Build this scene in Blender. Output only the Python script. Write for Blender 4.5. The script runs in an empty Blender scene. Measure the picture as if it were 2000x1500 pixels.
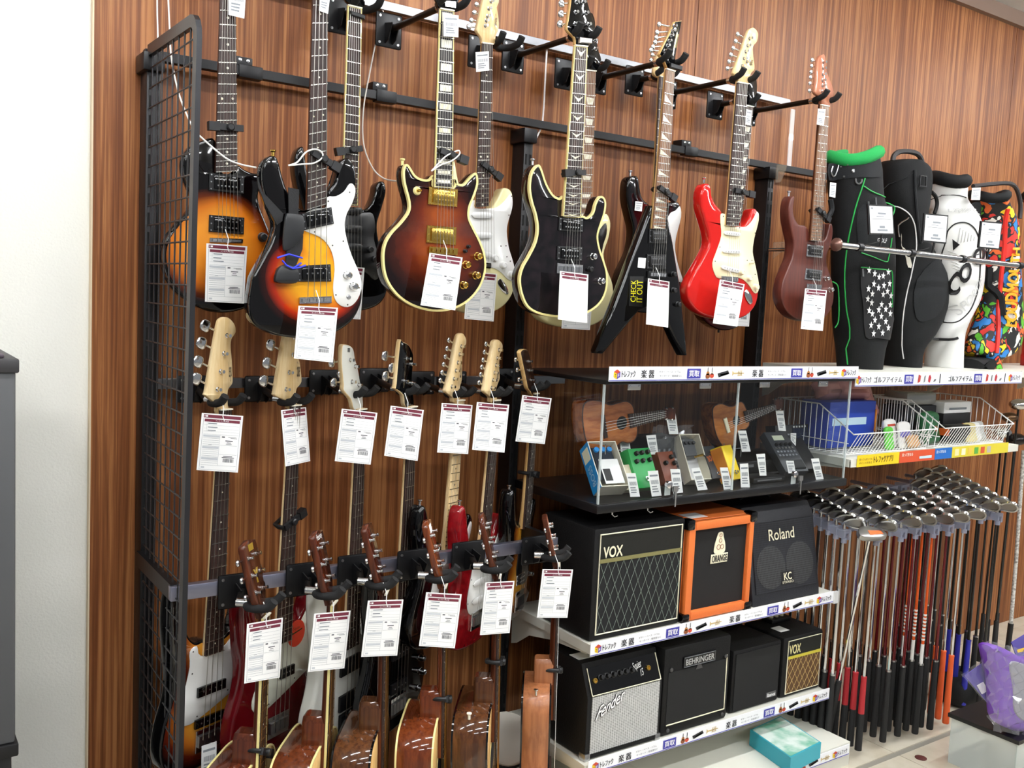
import bpy, bmesh, math, random
from mathutils import Vector, Matrix
from mathutils.geometry import tessellate_polygon
random.seed(7)
SC = bpy.context.scene
COL = SC.collection

# ---------------------------------------------------------------- camera
# frame of the photograph is 2000 x 1500 px; the guitar wall is the plane y = 0, floor z = 0
FPX = 1850.0
CAM = Vector((0.0, -2.68, 1.68))
def _basis(yaw, pitch, roll):
    cy, sy, cp, sp = math.cos(yaw), math.sin(yaw), math.cos(pitch), math.sin(pitch)
    fw = Vector((sy*cp, cy*cp, -sp)); rt = Vector((cy, -sy, 0)); up = rt.cross(fw)
    c, s = math.cos(roll), math.sin(roll)
    return c*rt + s*up, -s*rt + c*up, fw
CR, CU, CF = _basis(math.radians(34.786), math.radians(5.031), math.radians(2.713))
cam = bpy.data.cameras.new('camera'); cam.sensor_width = 36; cam.lens = FPX/2000*36; cam.clip_start = .05
camo = bpy.data.objects.new('camera', cam); COL.objects.link(camo)
m = Matrix.Identity(4)
for i in range(3):
    m[i][0], m[i][1], m[i][2], m[i][3] = CR[i], CU[i], -CF[i], CAM[i]
camo.matrix_world = m
SC.camera = camo

# ---------------------------------------------------------------- world, exposure
w = bpy.data.worlds.new('shop'); SC.world = w; w.use_nodes = True
w.node_tree.nodes['Background'].inputs[0].default_value = (.95, .97, 1.0, 1)
w.node_tree.nodes['Background'].inputs[1].default_value = .28
SC.view_settings.view_transform = 'Standard'; SC.view_settings.look = 'None'
SC.view_settings.exposure = 0.0; SC.view_settings.gamma = 1.0; SC.view_settings.use_curve_mapping = False
LAMP_STRENGTH = 78.0

# ---------------------------------------------------------------- pixels to places
def ray(p):
    return CR*((p[0]-1000)/FPX) - CU*((p[1]-750)/FPX) + CF
def at(px, py, d):                      # on the plane d metres in front of the wall
    r = ray((px, py)); return CAM + r*((-d-CAM.y)/r.y)
def onz(px, py, z):                     # on the level z
    r = ray((px, py)); return CAM + r*((z-CAM.z)/r.z)
def onx(px, py, x):
    r = ray((px, py)); return CAM + r*((x-CAM.x)/r.x)
def tracer(ox, oy, s):                  # enlarged views of the photograph used for tracing
    return lambda *a: ([(ox+x/s, oy+y/s) for x, y in a[0]] if len(a) == 1 else (ox+a[0]/s, oy+a[1]/s))
Z1 = tracer(270, 0, 4); Z2 = tracer(300, 240, 4.167); Z3 = tracer(700, 0, 4); Z4 = tracer(720, 280, 3.846)
Z5 = tracer(1150, 0, 3.846); Z6 = tracer(1150, 320, 3.846); Z7 = tracer(1500, 250, 4)
M1 = tracer(270, 600, 4); M2 = tracer(700, 620, 4.762); M3 = tracer(270, 960, 4); M4 = tracer(300, 1180, 4.688)
M5 = tracer(680, 960, 4.411); M6 = tracer(640, 1180, 4)
C1 = tracer(1000, 690, 5); C2 = tracer(1300, 690, 5); C3 = tracer(1550, 690, 4.411); C4 = tracer(1000, 980, 5)
C5 = tracer(1300, 980, 5.556); C6 = tracer(1060, 1220, 5.263); C7 = tracer(1300, 1180, 5.263); C8 = tracer(1520, 900, 4.167)
R1 = tracer(1580, 1140, 4.167); R6 = tracer(1750, 280, 3.125); ID = tracer(0, 0, 1)

class Fr:
    """an upright plane in the place: O origin, U right, N towards the viewer, Z up"""
    def __init__(s, O, U, N, Z): s.O, s.U, s.N, s.Z = O, U, N, Z
    def px(s, p, n=0.0):
        r = ray(p); o = s.O + s.N*n
        q = CAM + r*((o-CAM).dot(s.N)/r.dot(s.N)) - s.O
        return (q.dot(s.U), q.dot(s.Z))
    def pts(s, ps, n=0.0): return [s.px(p, n) for p in ps]
    def W(s, u, n, z): return s.O + s.U*u + s.N*n + s.Z*z
def fr_at(O, yaw=0.0, lean=0.0):
    y = math.radians(yaw)
    U = Vector((math.cos(y), math.sin(y), 0)); N = Vector((math.sin(y), -math.cos(y), 0)); Z = Vector((0, 0, 1))
    if lean:
        q = Matrix.Rotation(math.radians(lean), 3, U); N = q @ N; Z = q @ Z
    return Fr(O, U, N, Z)
def fr_px(p, d, yaw=0.0, lean=0.0): return fr_at(at(p[0], p[1], d), yaw, lean)
def fr_line(p, d, p2, d2, yaw):
    """frame whose up direction runs from the point seen at p2 to the point seen at p"""
    O = at(p[0], p[1], d); B = at(p2[0], p2[1], d2); Z = (O-B).normalized()
    y = math.radians(yaw); N = Vector((math.sin(y), -math.cos(y), 0)); N = (N - Z*N.dot(Z)).normalized(); U = N.cross(Z)*-1
    f = Fr(O, U, N, Z); f.L = (O-B).length; return f

# ---------------------------------------------------------------- materials
def lin(c):
    if isinstance(c, str):
        c = [int(c[i:i+2], 16)/255 for i in (0, 2, 4)]
    return tuple((v/12.92 if v <= .04045 else ((v+.055)/1.055)**2.4) for v in c)
MATS = {}
def mat(name, col='808080', rough=.5, metal=0.0, coat=0.0, emit=None, bump=None, var=None, spec=.5, sheen=0.0):
    if name in MATS: return MATS[name]
    m = bpy.data.materials.new(name); m.use_nodes = True; MATS[name] = m
    nt = m.node_tree; b = nt.nodes['Principled BSDF']
    c = (*lin(col), 1)
    b.inputs['Base Color'].default_value = c; b.inputs['Roughness'].default_value = rough
    b.inputs['Metallic'].default_value = metal; b.inputs['Coat Weight'].default_value = coat
    b.inputs['Coat Roughness'].default_value = .03; b.inputs['Specular IOR Level'].default_value = spec if coat < .5 else .08
    b.inputs['Sheen Weight'].default_value = sheen
    if emit: b.inputs['Emission Color'].default_value = c; b.inputs['Emission Strength'].default_value = emit
    if bump or var:
        tc = nt.nodes.new('ShaderNodeTexCoord'); n = nt.nodes.new('ShaderNodeTexNoise')
        sc, st = bump or (var[1], 0)
        n.inputs['Scale'].default_value = sc; n.inputs['Detail'].default_value = 4
        nt.links.new(tc.outputs['Object'], n.inputs['Vector'])
        if bump:
            bp = nt.nodes.new('ShaderNodeBump'); bp.inputs['Strength'].default_value = st; bp.inputs['Distance'].default_value = .002
            nt.links.new(n.outputs['Fac'], bp.inputs['Height']); nt.links.new(bp.outputs['Normal'], b.inputs['Normal'])
        if var:
            n2 = nt.nodes.new('ShaderNodeTexNoise'); n2.inputs['Scale'].default_value = var[1]; n2.inputs['Detail'].default_value = 3
            nt.links.new(tc.outputs['Object'], n2.inputs['Vector'])
            mx = nt.nodes.new('ShaderNodeMixRGB'); mx.inputs[1].default_value = c; mx.inputs[2].default_value = (*lin(var[0]), 1)
            rp = nt.nodes.new('ShaderNodeMapRange'); rp.inputs[1].default_value = .4; rp.inputs[2].default_value = .65
            nt.links.new(n2.outputs['Fac'], rp.inputs[0]); nt.links.new(rp.outputs[0], mx.inputs[0]); nt.links.new(mx.outputs[0], b.inputs['Base Color'])
    return m
def wood(name, c1, c2, sx=30., sz=1.5, rough=.45, coat=0.0, axis=2, bump=.1, c3=None, spec=.5):
    """grain running along one axis"""
    if name in MATS: return MATS[name]
    m = bpy.data.materials.new(name); m.use_nodes = True; MATS[name] = m
    nt = m.node_tree; b = nt.nodes['Principled BSDF']; L = nt.links.new
    tc = nt.nodes.new('ShaderNodeTexCoord'); mp = nt.nodes.new('ShaderNodeMapping')
    s = [sx, sx, sx]; s[axis] = sz; mp.inputs['Scale'].default_value = s
    L(tc.outputs['Object'], mp.inputs['Vector'])
    n1 = nt.nodes.new('ShaderNodeTexNoise'); n1.inputs['Scale'].default_value = 1; n1.inputs['Detail'].default_value = 8; n1.inputs['Roughness'].default_value = .65; n1.inputs['Distortion'].default_value = .3
    mp2 = nt.nodes.new('ShaderNodeMapping'); mp2.inputs['Scale'].default_value = [v*.16 if i != axis else v*.5 for i, v in enumerate(s)]
    L(tc.outputs['Object'], mp2.inputs['Vector'])
    n2 = nt.nodes.new('ShaderNodeTexNoise'); n2.inputs['Scale'].default_value = 1; n2.inputs['Detail'].default_value = 3; n2.inputs['Distortion'].default_value = 1.2
    L(mp.outputs[0], n1.inputs['Vector']); L(mp2.outputs[0], n2.inputs['Vector'])
    ad = nt.nodes.new('ShaderNodeMath'); ad.operation = 'MULTIPLY_ADD'; ad.inputs[1].default_value = .72
    mu = nt.nodes.new('ShaderNodeMath'); mu.operation = 'MULTIPLY'; mu.inputs[1].default_value = .28
    L(n2.outputs['Fac'], mu.inputs[0]); L(n1.outputs['Fac'], ad.inputs[0]); L(mu.outputs[0], ad.inputs[2])
    cr = nt.nodes.new('ShaderNodeValToRGB'); e = cr.color_ramp.elements
    e[0].position = .42; e[0].color = (*lin(c1), 1); e[1].position = .58; e[1].color = (*lin(c2), 1)
    if c3:
        q = e.new(.5); q.color = (*lin(c3), 1)
    L(ad.outputs[0], cr.inputs[0]); L(cr.outputs[0], b.inputs['Base Color'])
    b.inputs['Roughness'].default_value = rough; b.inputs['Coat Weight'].default_value = coat; b.inputs['Coat Roughness'].default_value = .05; b.inputs['Specular IOR Level'].default_value = spec if coat < .5 else .1
    if bump and coat < .5:
        bp = nt.nodes.new('ShaderNodeBump'); bp.inputs['Strength'].default_value = bump; bp.inputs['Distance'].default_value = .001
        L(n1.outputs['Fac'], bp.inputs['Height']); L(bp.outputs['Normal'], b.inputs['Normal'])
    return m
def burst(name, stops, e1, e2, flame=None, rough=.12):
    """sunburst lacquer: the colour runs from the middle of two overlapping ellipses (u, z, ru, rz) to the rim"""
    m = bpy.data.materials.new(name); m.use_nodes = True; MATS[name] = m
    nt = m.node_tree; b = nt.nodes['Principled BSDF']; L = nt.links.new
    tc = nt.nodes.new('ShaderNodeTexCoord'); outs = []
    for (u, z, ru, rz) in (e1, e2):
        mp = nt.nodes.new('ShaderNodeMapping'); mp.inputs['Scale'].default_value = (1/ru, 0, 1/rz); mp.inputs['Location'].default_value = (-u/ru, 0, -z/rz)
        ln = nt.nodes.new('ShaderNodeVectorMath'); ln.operation = 'LENGTH'
        L(tc.outputs['Object'], mp.inputs['Vector']); L(mp.outputs[0], ln.inputs[0]); outs.append(ln.outputs['Value'])
    mn = nt.nodes.new('ShaderNodeMath'); mn.operation = 'SMOOTH_MIN'; mn.inputs[2].default_value = .25
    L(outs[0], mn.inputs[0]); L(outs[1], mn.inputs[1])
    cr = nt.nodes.new('ShaderNodeValToRGB'); e = cr.color_ramp.elements
    e[0].position = stops[0][0]; e[0].color = (*lin(stops[0][1]), 1); e[1].position = stops[-1][0]; e[1].color = (*lin(stops[-1][1]), 1)
    for p, c in stops[1:-1]:
        q = e.new(p); q.color = (*lin(c), 1)
    src = mn.outputs[0]
    if flame:
        n = nt.nodes.new('ShaderNodeTexNoise'); n.inputs['Scale'].default_value = flame[0]; n.inputs['Detail'].default_value = 4
        L(tc.outputs['Object'], n.inputs['Vector'])
        ma = nt.nodes.new('ShaderNodeMath'); ma.operation = 'MULTIPLY_ADD'; ma.inputs[1].default_value = flame[1]; L(n.outputs['Fac'], ma.inputs[0]); L(src, ma.inputs[2]); src = ma.outputs[0]
    L(src, cr.inputs[0]); L(cr.outputs[0], b.inputs['Base Color'])
    b.inputs['Roughness'].default_value = rough; b.inputs['Coat Weight'].default_value = 1; b.inputs['Coat Roughness'].default_value = .03; b.inputs['Specular IOR Level'].default_value = .08
    return m
def clear(name, tint=(1, 1, 1), gloss=.06, rough=.02, alpha=.0, col='ffffff', ior=1.45):
    """clear sheet: light goes straight through, a share is mirrored, 'alpha' is the milky share"""
    if name in MATS: return MATS[name]
    m = bpy.data.materials.new(name); m.use_nodes = True; MATS[name] = m
    nt = m.node_tree; L = nt.links.new; nt.nodes.remove(nt.nodes['Principled BSDF']); o = nt.nodes['Material Output']
    t = nt.nodes.new('ShaderNodeBsdfTransparent'); t.inputs[0].default_value = (*tint, 1)
    g = nt.nodes.new('ShaderNodeBsdfGlossy'); g.inputs['Roughness'].default_value = rough
    lw = nt.nodes.new('ShaderNodeLayerWeight'); pw = nt.nodes.new('ShaderNodeMath'); pw.operation = 'POWER'; pw.inputs[1].default_value = 5.0
    fz = nt.nodes.new('ShaderNodeMath'); fz.operation = 'MULTIPLY_ADD'; f0 = ((ior-1)/(ior+1))**2; fz.inputs[1].default_value = 1-f0; fz.inputs[2].default_value = f0
    L(lw.outputs['Facing'], pw.inputs[0]); L(pw.outputs[0], fz.inputs[0])
    mx = nt.nodes.new('ShaderNodeMixShader'); L(fz.outputs[0], mx.inputs[0]); L(t.outputs[0], mx.inputs[1]); L(g.outputs[0], mx.inputs[2])
    last = mx
    if alpha:
        df = nt.nodes.new('ShaderNodeBsdfDiffuse'); df.inputs[0].default_value = (*lin(col), 1)
        m2 = nt.nodes.new('ShaderNodeMixShader'); m2.inputs[0].default_value = alpha; L(mx.outputs[0], m2.inputs[1]); L(df.outputs[0], m2.inputs[2]); last = m2
    L(last.outputs[0], o.inputs[0]); return m

# ---------------------------------------------------------------- mesh builder
XF = {}                                                     # world matrix of every thing's Empty
def _ang(a): return math.radians(a)
class MB:
    def __init__(s): s.v = []; s.f = []; s.m = []
    def add(s, vs, fs, mi=0):
        o = len(s.v); s.v += [Vector(v) for v in vs]; s.f += [tuple(i+o for i in f) for f in fs]; s.m += [mi]*len(fs); return s
    def hexa(s, a, mi=0):                                    # eight corners: 0-3 one side, 4-7 the other
        return s.add(a, [(0, 1, 2, 3), (7, 6, 5, 4), (0, 4, 5, 1), (1, 5, 6, 2), (2, 6, 7, 3), (3, 7, 4, 0)], mi)
    def box(s, c, d, R=None, mi=0):
        c = Vector(c); h = Vector(d)/2; R = R or Matrix.Identity(3)
        q = [(-1,-1,-1), (1,-1,-1), (1,1,-1), (-1,1,-1), (-1,-1,1), (1,-1,1), (1,1,1), (-1,1,1)]
        return s.hexa([c + R @ Vector((x*h.x, y*h.y, z*h.z)) for x, y, z in q], mi)
    def b2(s, lo, hi, mi=0): return s.box([(a+b)/2 for a, b in zip(lo, hi)], [abs(b-a) for a, b in zip(lo, hi)], None, mi)
    def bbox(s, lo, hi, r, mi=0, R=None, seg=2):             # box with rounded edges
        bm = bmesh.new(); bmesh.ops.create_cube(bm, size=1)
        c = [(a+b)/2 for a, b in zip(lo, hi)]; d = [abs(b-a) for a, b in zip(lo, hi)]
        for v in bm.verts: v.co = Vector((v.co.x*d[0], v.co.y*d[1], v.co.z*d[2]))
        bmesh.ops.bevel(bm, geom=list(bm.edges), offset=r, segments=seg, profile=.5, affect='EDGES')
        bm.verts.index_update(); C = Vector(c); R = R or Matrix.Identity(3)
        s.add([C + R @ v.co for v in bm.verts], [[v.index for v in f.verts] for f in bm.faces], mi); bm.free(); return s
    def quad(s, a, mi=0): return s.add(a, [tuple(range(len(a)))], mi)
    def tube(s, ps, r, n=8, mi=0, closed=False, cap=True):
        ps = [Vector(p) for p in ps]; k = len(ps); rs = r if isinstance(r, (list, tuple)) else [r]*k
        vs = []; X = None
        for i, p in enumerate(ps):
            a = ps[(i-1) % k] if (closed or i > 0) else p; b = ps[(i+1) % k] if (closed or i < k-1) else p
            t = (b-a).normalized() if (b-a).length > 1e-9 else Vector((0, 0, 1))
            if X is None: X = t.orthogonal().normalized()
            X = (X - t*X.dot(t)); X = X.normalized() if X.length > 1e-6 else t.orthogonal().normalized(); Y = t.cross(X)
            vs += [p + (X*math.cos(2*math.pi*j/n+math.pi/n) + Y*math.sin(2*math.pi*j/n+math.pi/n))*rs[i] for j in range(n)]
        fs = []
        for i in range(k if closed else k-1):
            for j in range(n):
                fs.append((i*n+j, i*n+(j+1) % n, ((i+1) % k)*n+(j+1) % n, ((i+1) % k)*n+j))
        if cap and not closed: fs += [tuple(range(n-1, -1, -1)), tuple(range((k-1)*n, k*n))]
        return s.add(vs, fs, mi)
    def lathe(s, O, A, prof, n=16, mi=0):                    # prof: (radius, distance along A)
        O = Vector(O); A = Vector(A).normalized(); X = A.orthogonal().normalized(); Y = A.cross(X); vs = []; fs = []
        for r, h in prof:
            vs += [O + A*h + (X*math.cos(2*math.pi*j/n) + Y*math.sin(2*math.pi*j/n))*r for j in range(n)]
        k = len(prof)
        for i in range(k-1):
            for j in range(n): fs.append((i*n+j, i*n+(j+1) % n, (i+1)*n+(j+1) % n, (i+1)*n+j))
        fs += [tuple(range(n-1, -1, -1)), tuple(range((k-1)*n, k*n))]
        return s.add(vs, fs, mi)
    def ball(s, O, r, n=10, mi=0, sc=(1, 1, 1)):
        O = Vector(O); k = max(4, n//2); vs = []; fs = []
        for i in range(1, k):
            a = math.pi*i/k
            vs += [O + Vector((math.sin(a)*math.cos(2*math.pi*j/n)*sc[0], math.sin(a)*math.sin(2*math.pi*j/n)*sc[1], math.cos(a)*sc[2]))*r for j in range(n)]
        for i in range(k-2):
            for j in range(n): fs.append((i*n+j, (i+1)*n+j, (i+1)*n+(j+1) % n, i*n+(j+1) % n))
        vs += [O + Vector((0, 0, r*sc[2])), O - Vector((0, 0, r*sc[2]))]; t = len(vs)-2
        for j in range(n): fs += [(t, j, (j+1) % n), (t+1, (k-2)*n+(j+1) % n, (k-2)*n+j)]
        return s.add(vs, fs, mi)
    def slab(s, fr, ol, n0, t, r=.0, st=2, mi=0, back=True, mib=None, dome=0):
        """plate with a traced outline (u, z), front at n0, thickness t, edges rounded with radius r"""
        ol = ccw(ol); r = min(r, t/2*.999); rings = []
        if r > 0:
            for k in range(st+1):
                a = math.pi/2*k/st; rings.append((r*(1-math.sin(a)), n0 - r*(1-math.cos(a))))
            for k in range(st, -1, -1):
                a = math.pi/2*k/st; rings.append((r*(1-math.sin(a)), n0 - t + r*(1-math.cos(a))))
        else: rings = [(0, n0), (0, n0-t)]
        vs = []; n = len(ol)
        for ins, nn in rings: vs += [fr.W(u, nn, z) for u, z in inset(ol, ins)]
        k = len(rings)
        tri = [tuple(t_) for t_ in tessellate_polygon([[Vector((u, z, 0)) for u, z in ol]])] if n > 4 else [tuple(range(n))]
        fs = list(tri)
        for i in range(k-1):
            for j in range(n): fs.append((i*n+j, (i+1)*n+j, (i+1)*n+(j+1) % n, i*n+(j+1) % n))
        if back: fs += [tuple((k-1)*n+x for x in reversed(t_)) for t_ in tri]
        o = len(s.m); s.add(vs, fs, mi)
        if mib is not None:
            for i in range(o+len(tri), len(s.m)): s.m[i] = mib
        return s
    def ring(s, fr, ol, ins, n0, t, out=.0004, mi=0):
        """flat band along the rim of an outline"""
        ol = ccw(ol); n = len(ol); R = [inset(ol, ins), inset(ol, -out), inset(ol, -out), inset(ol, ins)]; N = [n0, n0, n0-t, n0-t]; vs = []
        for q, nn in zip(R, N): vs += [fr.W(u, nn, z) for u, z in q]
        return s.add(vs, [(i*n+j, ((i+1) % 4)*n+j, ((i+1) % 4)*n+(j+1) % n, i*n+(j+1) % n) for i in range(4) for j in range(n)], mi)
    def build(s, name, mats, parent=None, sharp=40, kind=None):
        me = bpy.data.meshes.new(name); M = XF.get(parent)
        vs = [M @ v for v in s.v] if M is not None else s.v
        me.from_pydata([tuple(v) for v in vs], [], s.f)
        for mt in (mats if isinstance(mats, (list, tuple)) else [mats]): me.materials.append(mt)
        if any(s.m): me.polygons.foreach_set('material_index', s.m)
        if sharp:
            me.polygons.foreach_set('use_smooth', [True]*len(me.polygons)); me.update(); me.set_sharp_from_angle(angle=_ang(sharp))
        me.update(); o = bpy.data.objects.new(name, me); COL.objects.link(o)
        if parent is not None:
            o.parent = parent
            if M is not None: XF[o] = M
        if kind: o['kind'] = kind
        return o
def area2(p): return sum(p[i][0]*p[(i+1) % len(p)][1]-p[(i+1) % len(p)][0]*p[i][1] for i in range(len(p)))
def ccw(p): return list(p) if area2(p) > 0 else list(p)[::-1]
def inset(p, d):
    if abs(d) < 1e-9: return p
    out = []; n = len(p)
    for i in range(n):
        a, b, c = p[i-1], p[i], p[(i+1) % n]
        e1 = Vector((b[0]-a[0], b[1]-a[1])); e2 = Vector((c[0]-b[0], c[1]-b[1]))
        if e1.length < 1e-9 or e2.length < 1e-9: out.append(b); continue
        n1 = Vector((-e1.y, e1.x)).normalized(); n2 = Vector((-e2.y, e2.x)).normalized(); q = n1+n2
        if q.length < .2: q = n1
        q.normalize(); k = d/max(.5, q.dot(n1)); out.append((b[0]+q.x*k, b[1]+q.y*k))
    return out
def smooth(p, k=4, closed=True):
    """Catmull-Rom through the traced points"""
    n = len(p); out = []
    for i in range(n if closed else n-1):
        g = (lambda j: p[j % n]) if closed else (lambda j: p[max(0, min(n-1, j))])
        a, b, c, d = g(i-1), g(i), g(i+1), g(i+2)
        for s_ in range(k):
            t = s_/k
            out.append(tuple(.5*(2*b[x] + (c[x]-a[x])*t + (2*a[x]-5*b[x]+4*c[x]-d[x])*t*t + (3*b[x]-a[x]-3*c[x]+d[x])*t**3) for x in range(len(b))))
    if not closed: out.append(tuple(p[-1]))
    return out
def thing(name, label, cat, loc=(0, 0, 0), group=None, fr=None):
    """an Empty at the thing's place that parents its parts; with fr it takes the frame's axes (x right, -y to the viewer, z up)"""
    o = bpy.data.objects.new(name, None); o.empty_display_size = .02; COL.objects.link(o)
    Mw = Matrix.Translation(Vector(loc))
    if fr:
        Mw = Matrix.Identity(4)
        for i in range(3): Mw[i][0], Mw[i][1], Mw[i][2], Mw[i][3] = fr.U[i], -fr.N[i], fr.Z[i], fr.O[i]
    o.matrix_world = Mw; XF[o] = Mw.inverted()
    o['label'] = label; o['category'] = cat
    if group: o['group'] = group
    return o
def tag(o, label, cat, group=None):
    o['label'] = label; o['category'] = cat
    if group: o['group'] = group
    return o
def struct(name, mb, mt, parent=None, sharp=40):
    o = mb.build(name, mt, parent, sharp)
    if parent is None: o['kind'] = 'structure'
    return o
TXT = {}
def text_mesh(s):
    if s not in TXT:
        c = bpy.data.curves.new('t', 'FONT'); c.body = s; c.size = 1; c.resolution_u = 3 if len(s) < 12 else 1
        o = bpy.data.objects.new('t', c); COL.objects.link(o)
        me = bpy.data.meshes.new_from_object(o.evaluated_get(bpy.context.evaluated_depsgraph_get()))
        vs = [(v.co.x, v.co.y) for v in me.vertices]; fs = [tuple(p.vertices) for p in me.polygons]
        x0, x1 = min(v[0] for v in vs), max(v[0] for v in vs); y0, y1 = min(v[1] for v in vs), max(v[1] for v in vs)
        TXT[s] = ([((x-x0)/(x1-x0), (y-y0)/(y1-y0)) for x, y in vs], fs)
        bpy.data.objects.remove(o); bpy.data.meshes.remove(me); bpy.data.curves.remove(c)
    return TXT[s]
def letter(mb, s, fn, x0, y0, x1, y1, mi=0):
    """flat lettering filling the rectangle; fn maps (x, y) of the printed sheet to a place"""
    vs, fs = text_mesh(s); mb.add([fn(x0+(x1-x0)*x, y0+(y1-y0)*y) for x, y in vs], fs, mi)
def bil(q):
    """bilinear map of (0..1, 0..1), y up, onto four corners TL TR BR BL"""
    tl, tr, br, bl = [Vector(a) for a in q]
    return lambda x, y: (bl*(1-x)+br*x)*(1-y) + (tl*(1-x)+tr*x)*y
def bil2(q):
    tl, tr, br, bl = [Vector(a) for a in q]
    return lambda x, y: tuple((bl*(1-x)+br*x)*(1-y) + (tl*(1-x)+tr*x)*y)
# ================================================================ the setting
M_black = mat('black satin metal', '131315', .4, .3)
M_blk = mat('black plastic', '0b0b0d', .45)
M_rub = mat('black foam rubber', '141415', .8, bump=(300, .3))
M_chrome = mat('chrome', 'd9dadc', .12, 1.0)
M_steel = mat('brushed steel', 'b9babc', .3, 1.0); M_railm = mat('rail steel', '8b8c90', .28, 1.0)
M_gold = mat('gold plate', 'd8b25a', .18, 1.0)
M_white = mat('white plastic', 'ececea', .4)
M_paper = mat('white paper', 'f1f1ef', .7)
M_cream = mat('cream plastic', 'efe6c4', .35)
M_ink = mat('black ink', '202024', .7)
M_grey = mat('grey ink', '8a8f94', .7)
M_shelf = mat('ivory enamel', 'd9d8cc', .4)

wall_wood = wood('walnut wall laminate', '6b3a19', 'a66e40', 85, 1.2, .46, 0, 2, .05, '844f28', .35)
WX0, SEAM = .508, 2.64
wl = struct('wall_back', MB().b2((-4, .02, 0), (9, .14, 3.3)), mat('wallpaper', 'e9e8df', .85, bump=(160, .6)))
for a, b in ((WX0, SEAM-.0015), (SEAM+.0015, 4.9), (4.903, 9)):
    struct('panel', MB().b2((a, 0, 0), (b, .02, 3.2)), wall_wood, wl)
struct('edge_strip', MB().b2((WX0-.004, -.001, 0), (WX0, .02, 3.2)), mat('pale edging', 'd9c7a8', .6), wl)
struct('ceiling', MB().b2((-4, -6.5, 3.26), (9, .02, 3.36)), mat('ceiling board', 'dcdcd8', .9))
struct('trim_1', MB().b2((-4, -.03, 3.19), (9, .02, 3.26)), mat('brown ceiling trim', '8d7566', .6))
M_tile = mat('beige floor tile', 'cfc7b4', .3, var=('c2b8a2', 9), coat=.2)
flo = struct('floor', MB().b2((-4, -6.5, -.1), (9, .02, -.004)), mat('grey joint', '8c877c', .8))
TX = [3.30 - .57*k for k in range(4, 0, -1)] + [3.30 + .57*k for k in range(0, 6)]
TY = [.0, -.09, -.66, -1.23, -1.8, -2.37]
for i in range(len(TX)-1):
    for j in range(len(TY)-1):
        gy = .012 if j == 1 else .0015
        struct('tile', MB().b2((TX[i]+.0015, TY[j+1]+(.014 if TY[j+1] == -.66 else .0015), -.01), (TX[i+1]-.0015, TY[j]-(.014 if TY[j] == -.66 else .0015), 0)), M_tile, flo)
for k, p in enumerate((R1(910, 1420), R1(1440, 1208))):
    c = onz(p[0], p[1], 0)
    tag(MB().lathe((c.x, c.y, .0005), (0, 0, 1), [(.022, 0), (.022, .002), (.019, .003)], 20).build('floor_marker', mat('dark red vinyl', '5a2a26', .5)),
        ['small round dark red marker on the open beige tiles before the club grips', 'small round dark red marker on the tiles beside the clear bin'][k], 'floor marker', 'round markers on the floor')

# ---------------------------------------------------------------- lamps of the shop ceiling
M_lamp = mat('lamp diffuser', 'fafcff', .5, emit=LAMP_STRENGTH)
lamp0 = None
for row, y in enumerate((-1.2, -2.9, -4.8)):
    for k in range(5):
        x = -1.5 + 1.9*k + .45*row
        if lamp0 is None:
            lamp0 = thing('ceiling_light', 'long white batten light fixed under the pale shop ceiling', 'ceiling light', (x, y, 3.26), 'batten lights on the shop ceiling')
            lp = [MB().bbox((x-.64, y-.06, 3.20), (x+.64, y+.06, 3.26), .008).build('housing', M_white, lamp0),
                  MB().bbox((x-.62, y-.045, 3.175), (x+.62, y+.045, 3.199), .01).build('diffuser', M_lamp, lamp0)]
        else:
            o = lamp0.copy(); COL.objects.link(o); o.location = (x, y, 3.26)
            for c in lp:
                q = c.copy(); COL.objects.link(q); q.parent = o

# ---------------------------------------------------------------- shelving posts, bars, mesh end panel
def post(name, x0, ztop, label):
    t = thing(name, label, 'shelf post', (x0, -.035, 0))
    MB().bbox((x0-.018, -.07, 0), (x0+.018, -.001, ztop), .003).build('upright', M_black, t)
    sl = MB()
    for k in range(int((ztop-.1)/.05)):
        for dx in (-.009, .009): sl.b2((x0+dx-.003, -.0712, .08+k*.05), (x0+dx+.003, -.0695, .08+k*.05+.034))
    sl.build('slots', mat('deep black slot', '050505', .9), t, 0, 'stuff')
    MB().bbox((x0-.03, -.085, ztop-.045), (x0+.024, -.002, ztop+.002), .004).build('cap', M_black, t)
    return t
XL, XC, XR = .640, 1.835, 3.035
post('shelf_post', XL, 2.27, 'black slotted shelf post carrying the wire mesh end panel')
post('shelf_post', XC, 2.245, 'black slotted shelf post between the hanging guitars and the glass case')
post('shelf_post', XR, 2.26, 'black slotted shelf post beside the golf bags')

def bar_thing(name, label, cat, x0, x1, d0, d1, z0, z1, mt, z0b=None):
    return tag(MB().bbox((x0, -d1, z0), (x1, -d0, z1), .002).build(name, mt), label, cat)
bar_z = (at(900, 216, .05).z)
sb = thing('support_bar', 'long thin black bar across the walnut wall above the guitar bodies', 'wall bar', (1.2, -.05, bar_z))
MB().bbox((XL-.02, -.06, bar_z-.0125), (4.2, -.035, bar_z+.0125), .001).build('bar', M_black, sb, 20)
for p in (Z1(820, 520), Z1(1890, 730), Z5(740, 1115)):
    c = at(p[0], p[1], .06)
    j = MB().bbox((c.x-.012, -.064, bar_z-.018), (c.x+.055, -.033, bar_z+.017), .003).bbox((c.x-.02, -.05, bar_z+.01), (c.x+.03, -.002, bar_z+.04), .003).build('joint_bracket', M_black, sb)
    sc = MB()
    for dx in (-.006, .016): sc.lathe((c.x+dx, -.05, bar_z+.03), (0, -1, 0), [(.005, 0), (.005, .002), (.002, .003)], 10)
    sc.build('screws', M_chrome, j, 40, 'stuff')
top_z = at(1000, 72, .045).z; top_x1 = at(1540, 200, .045).x
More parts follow.
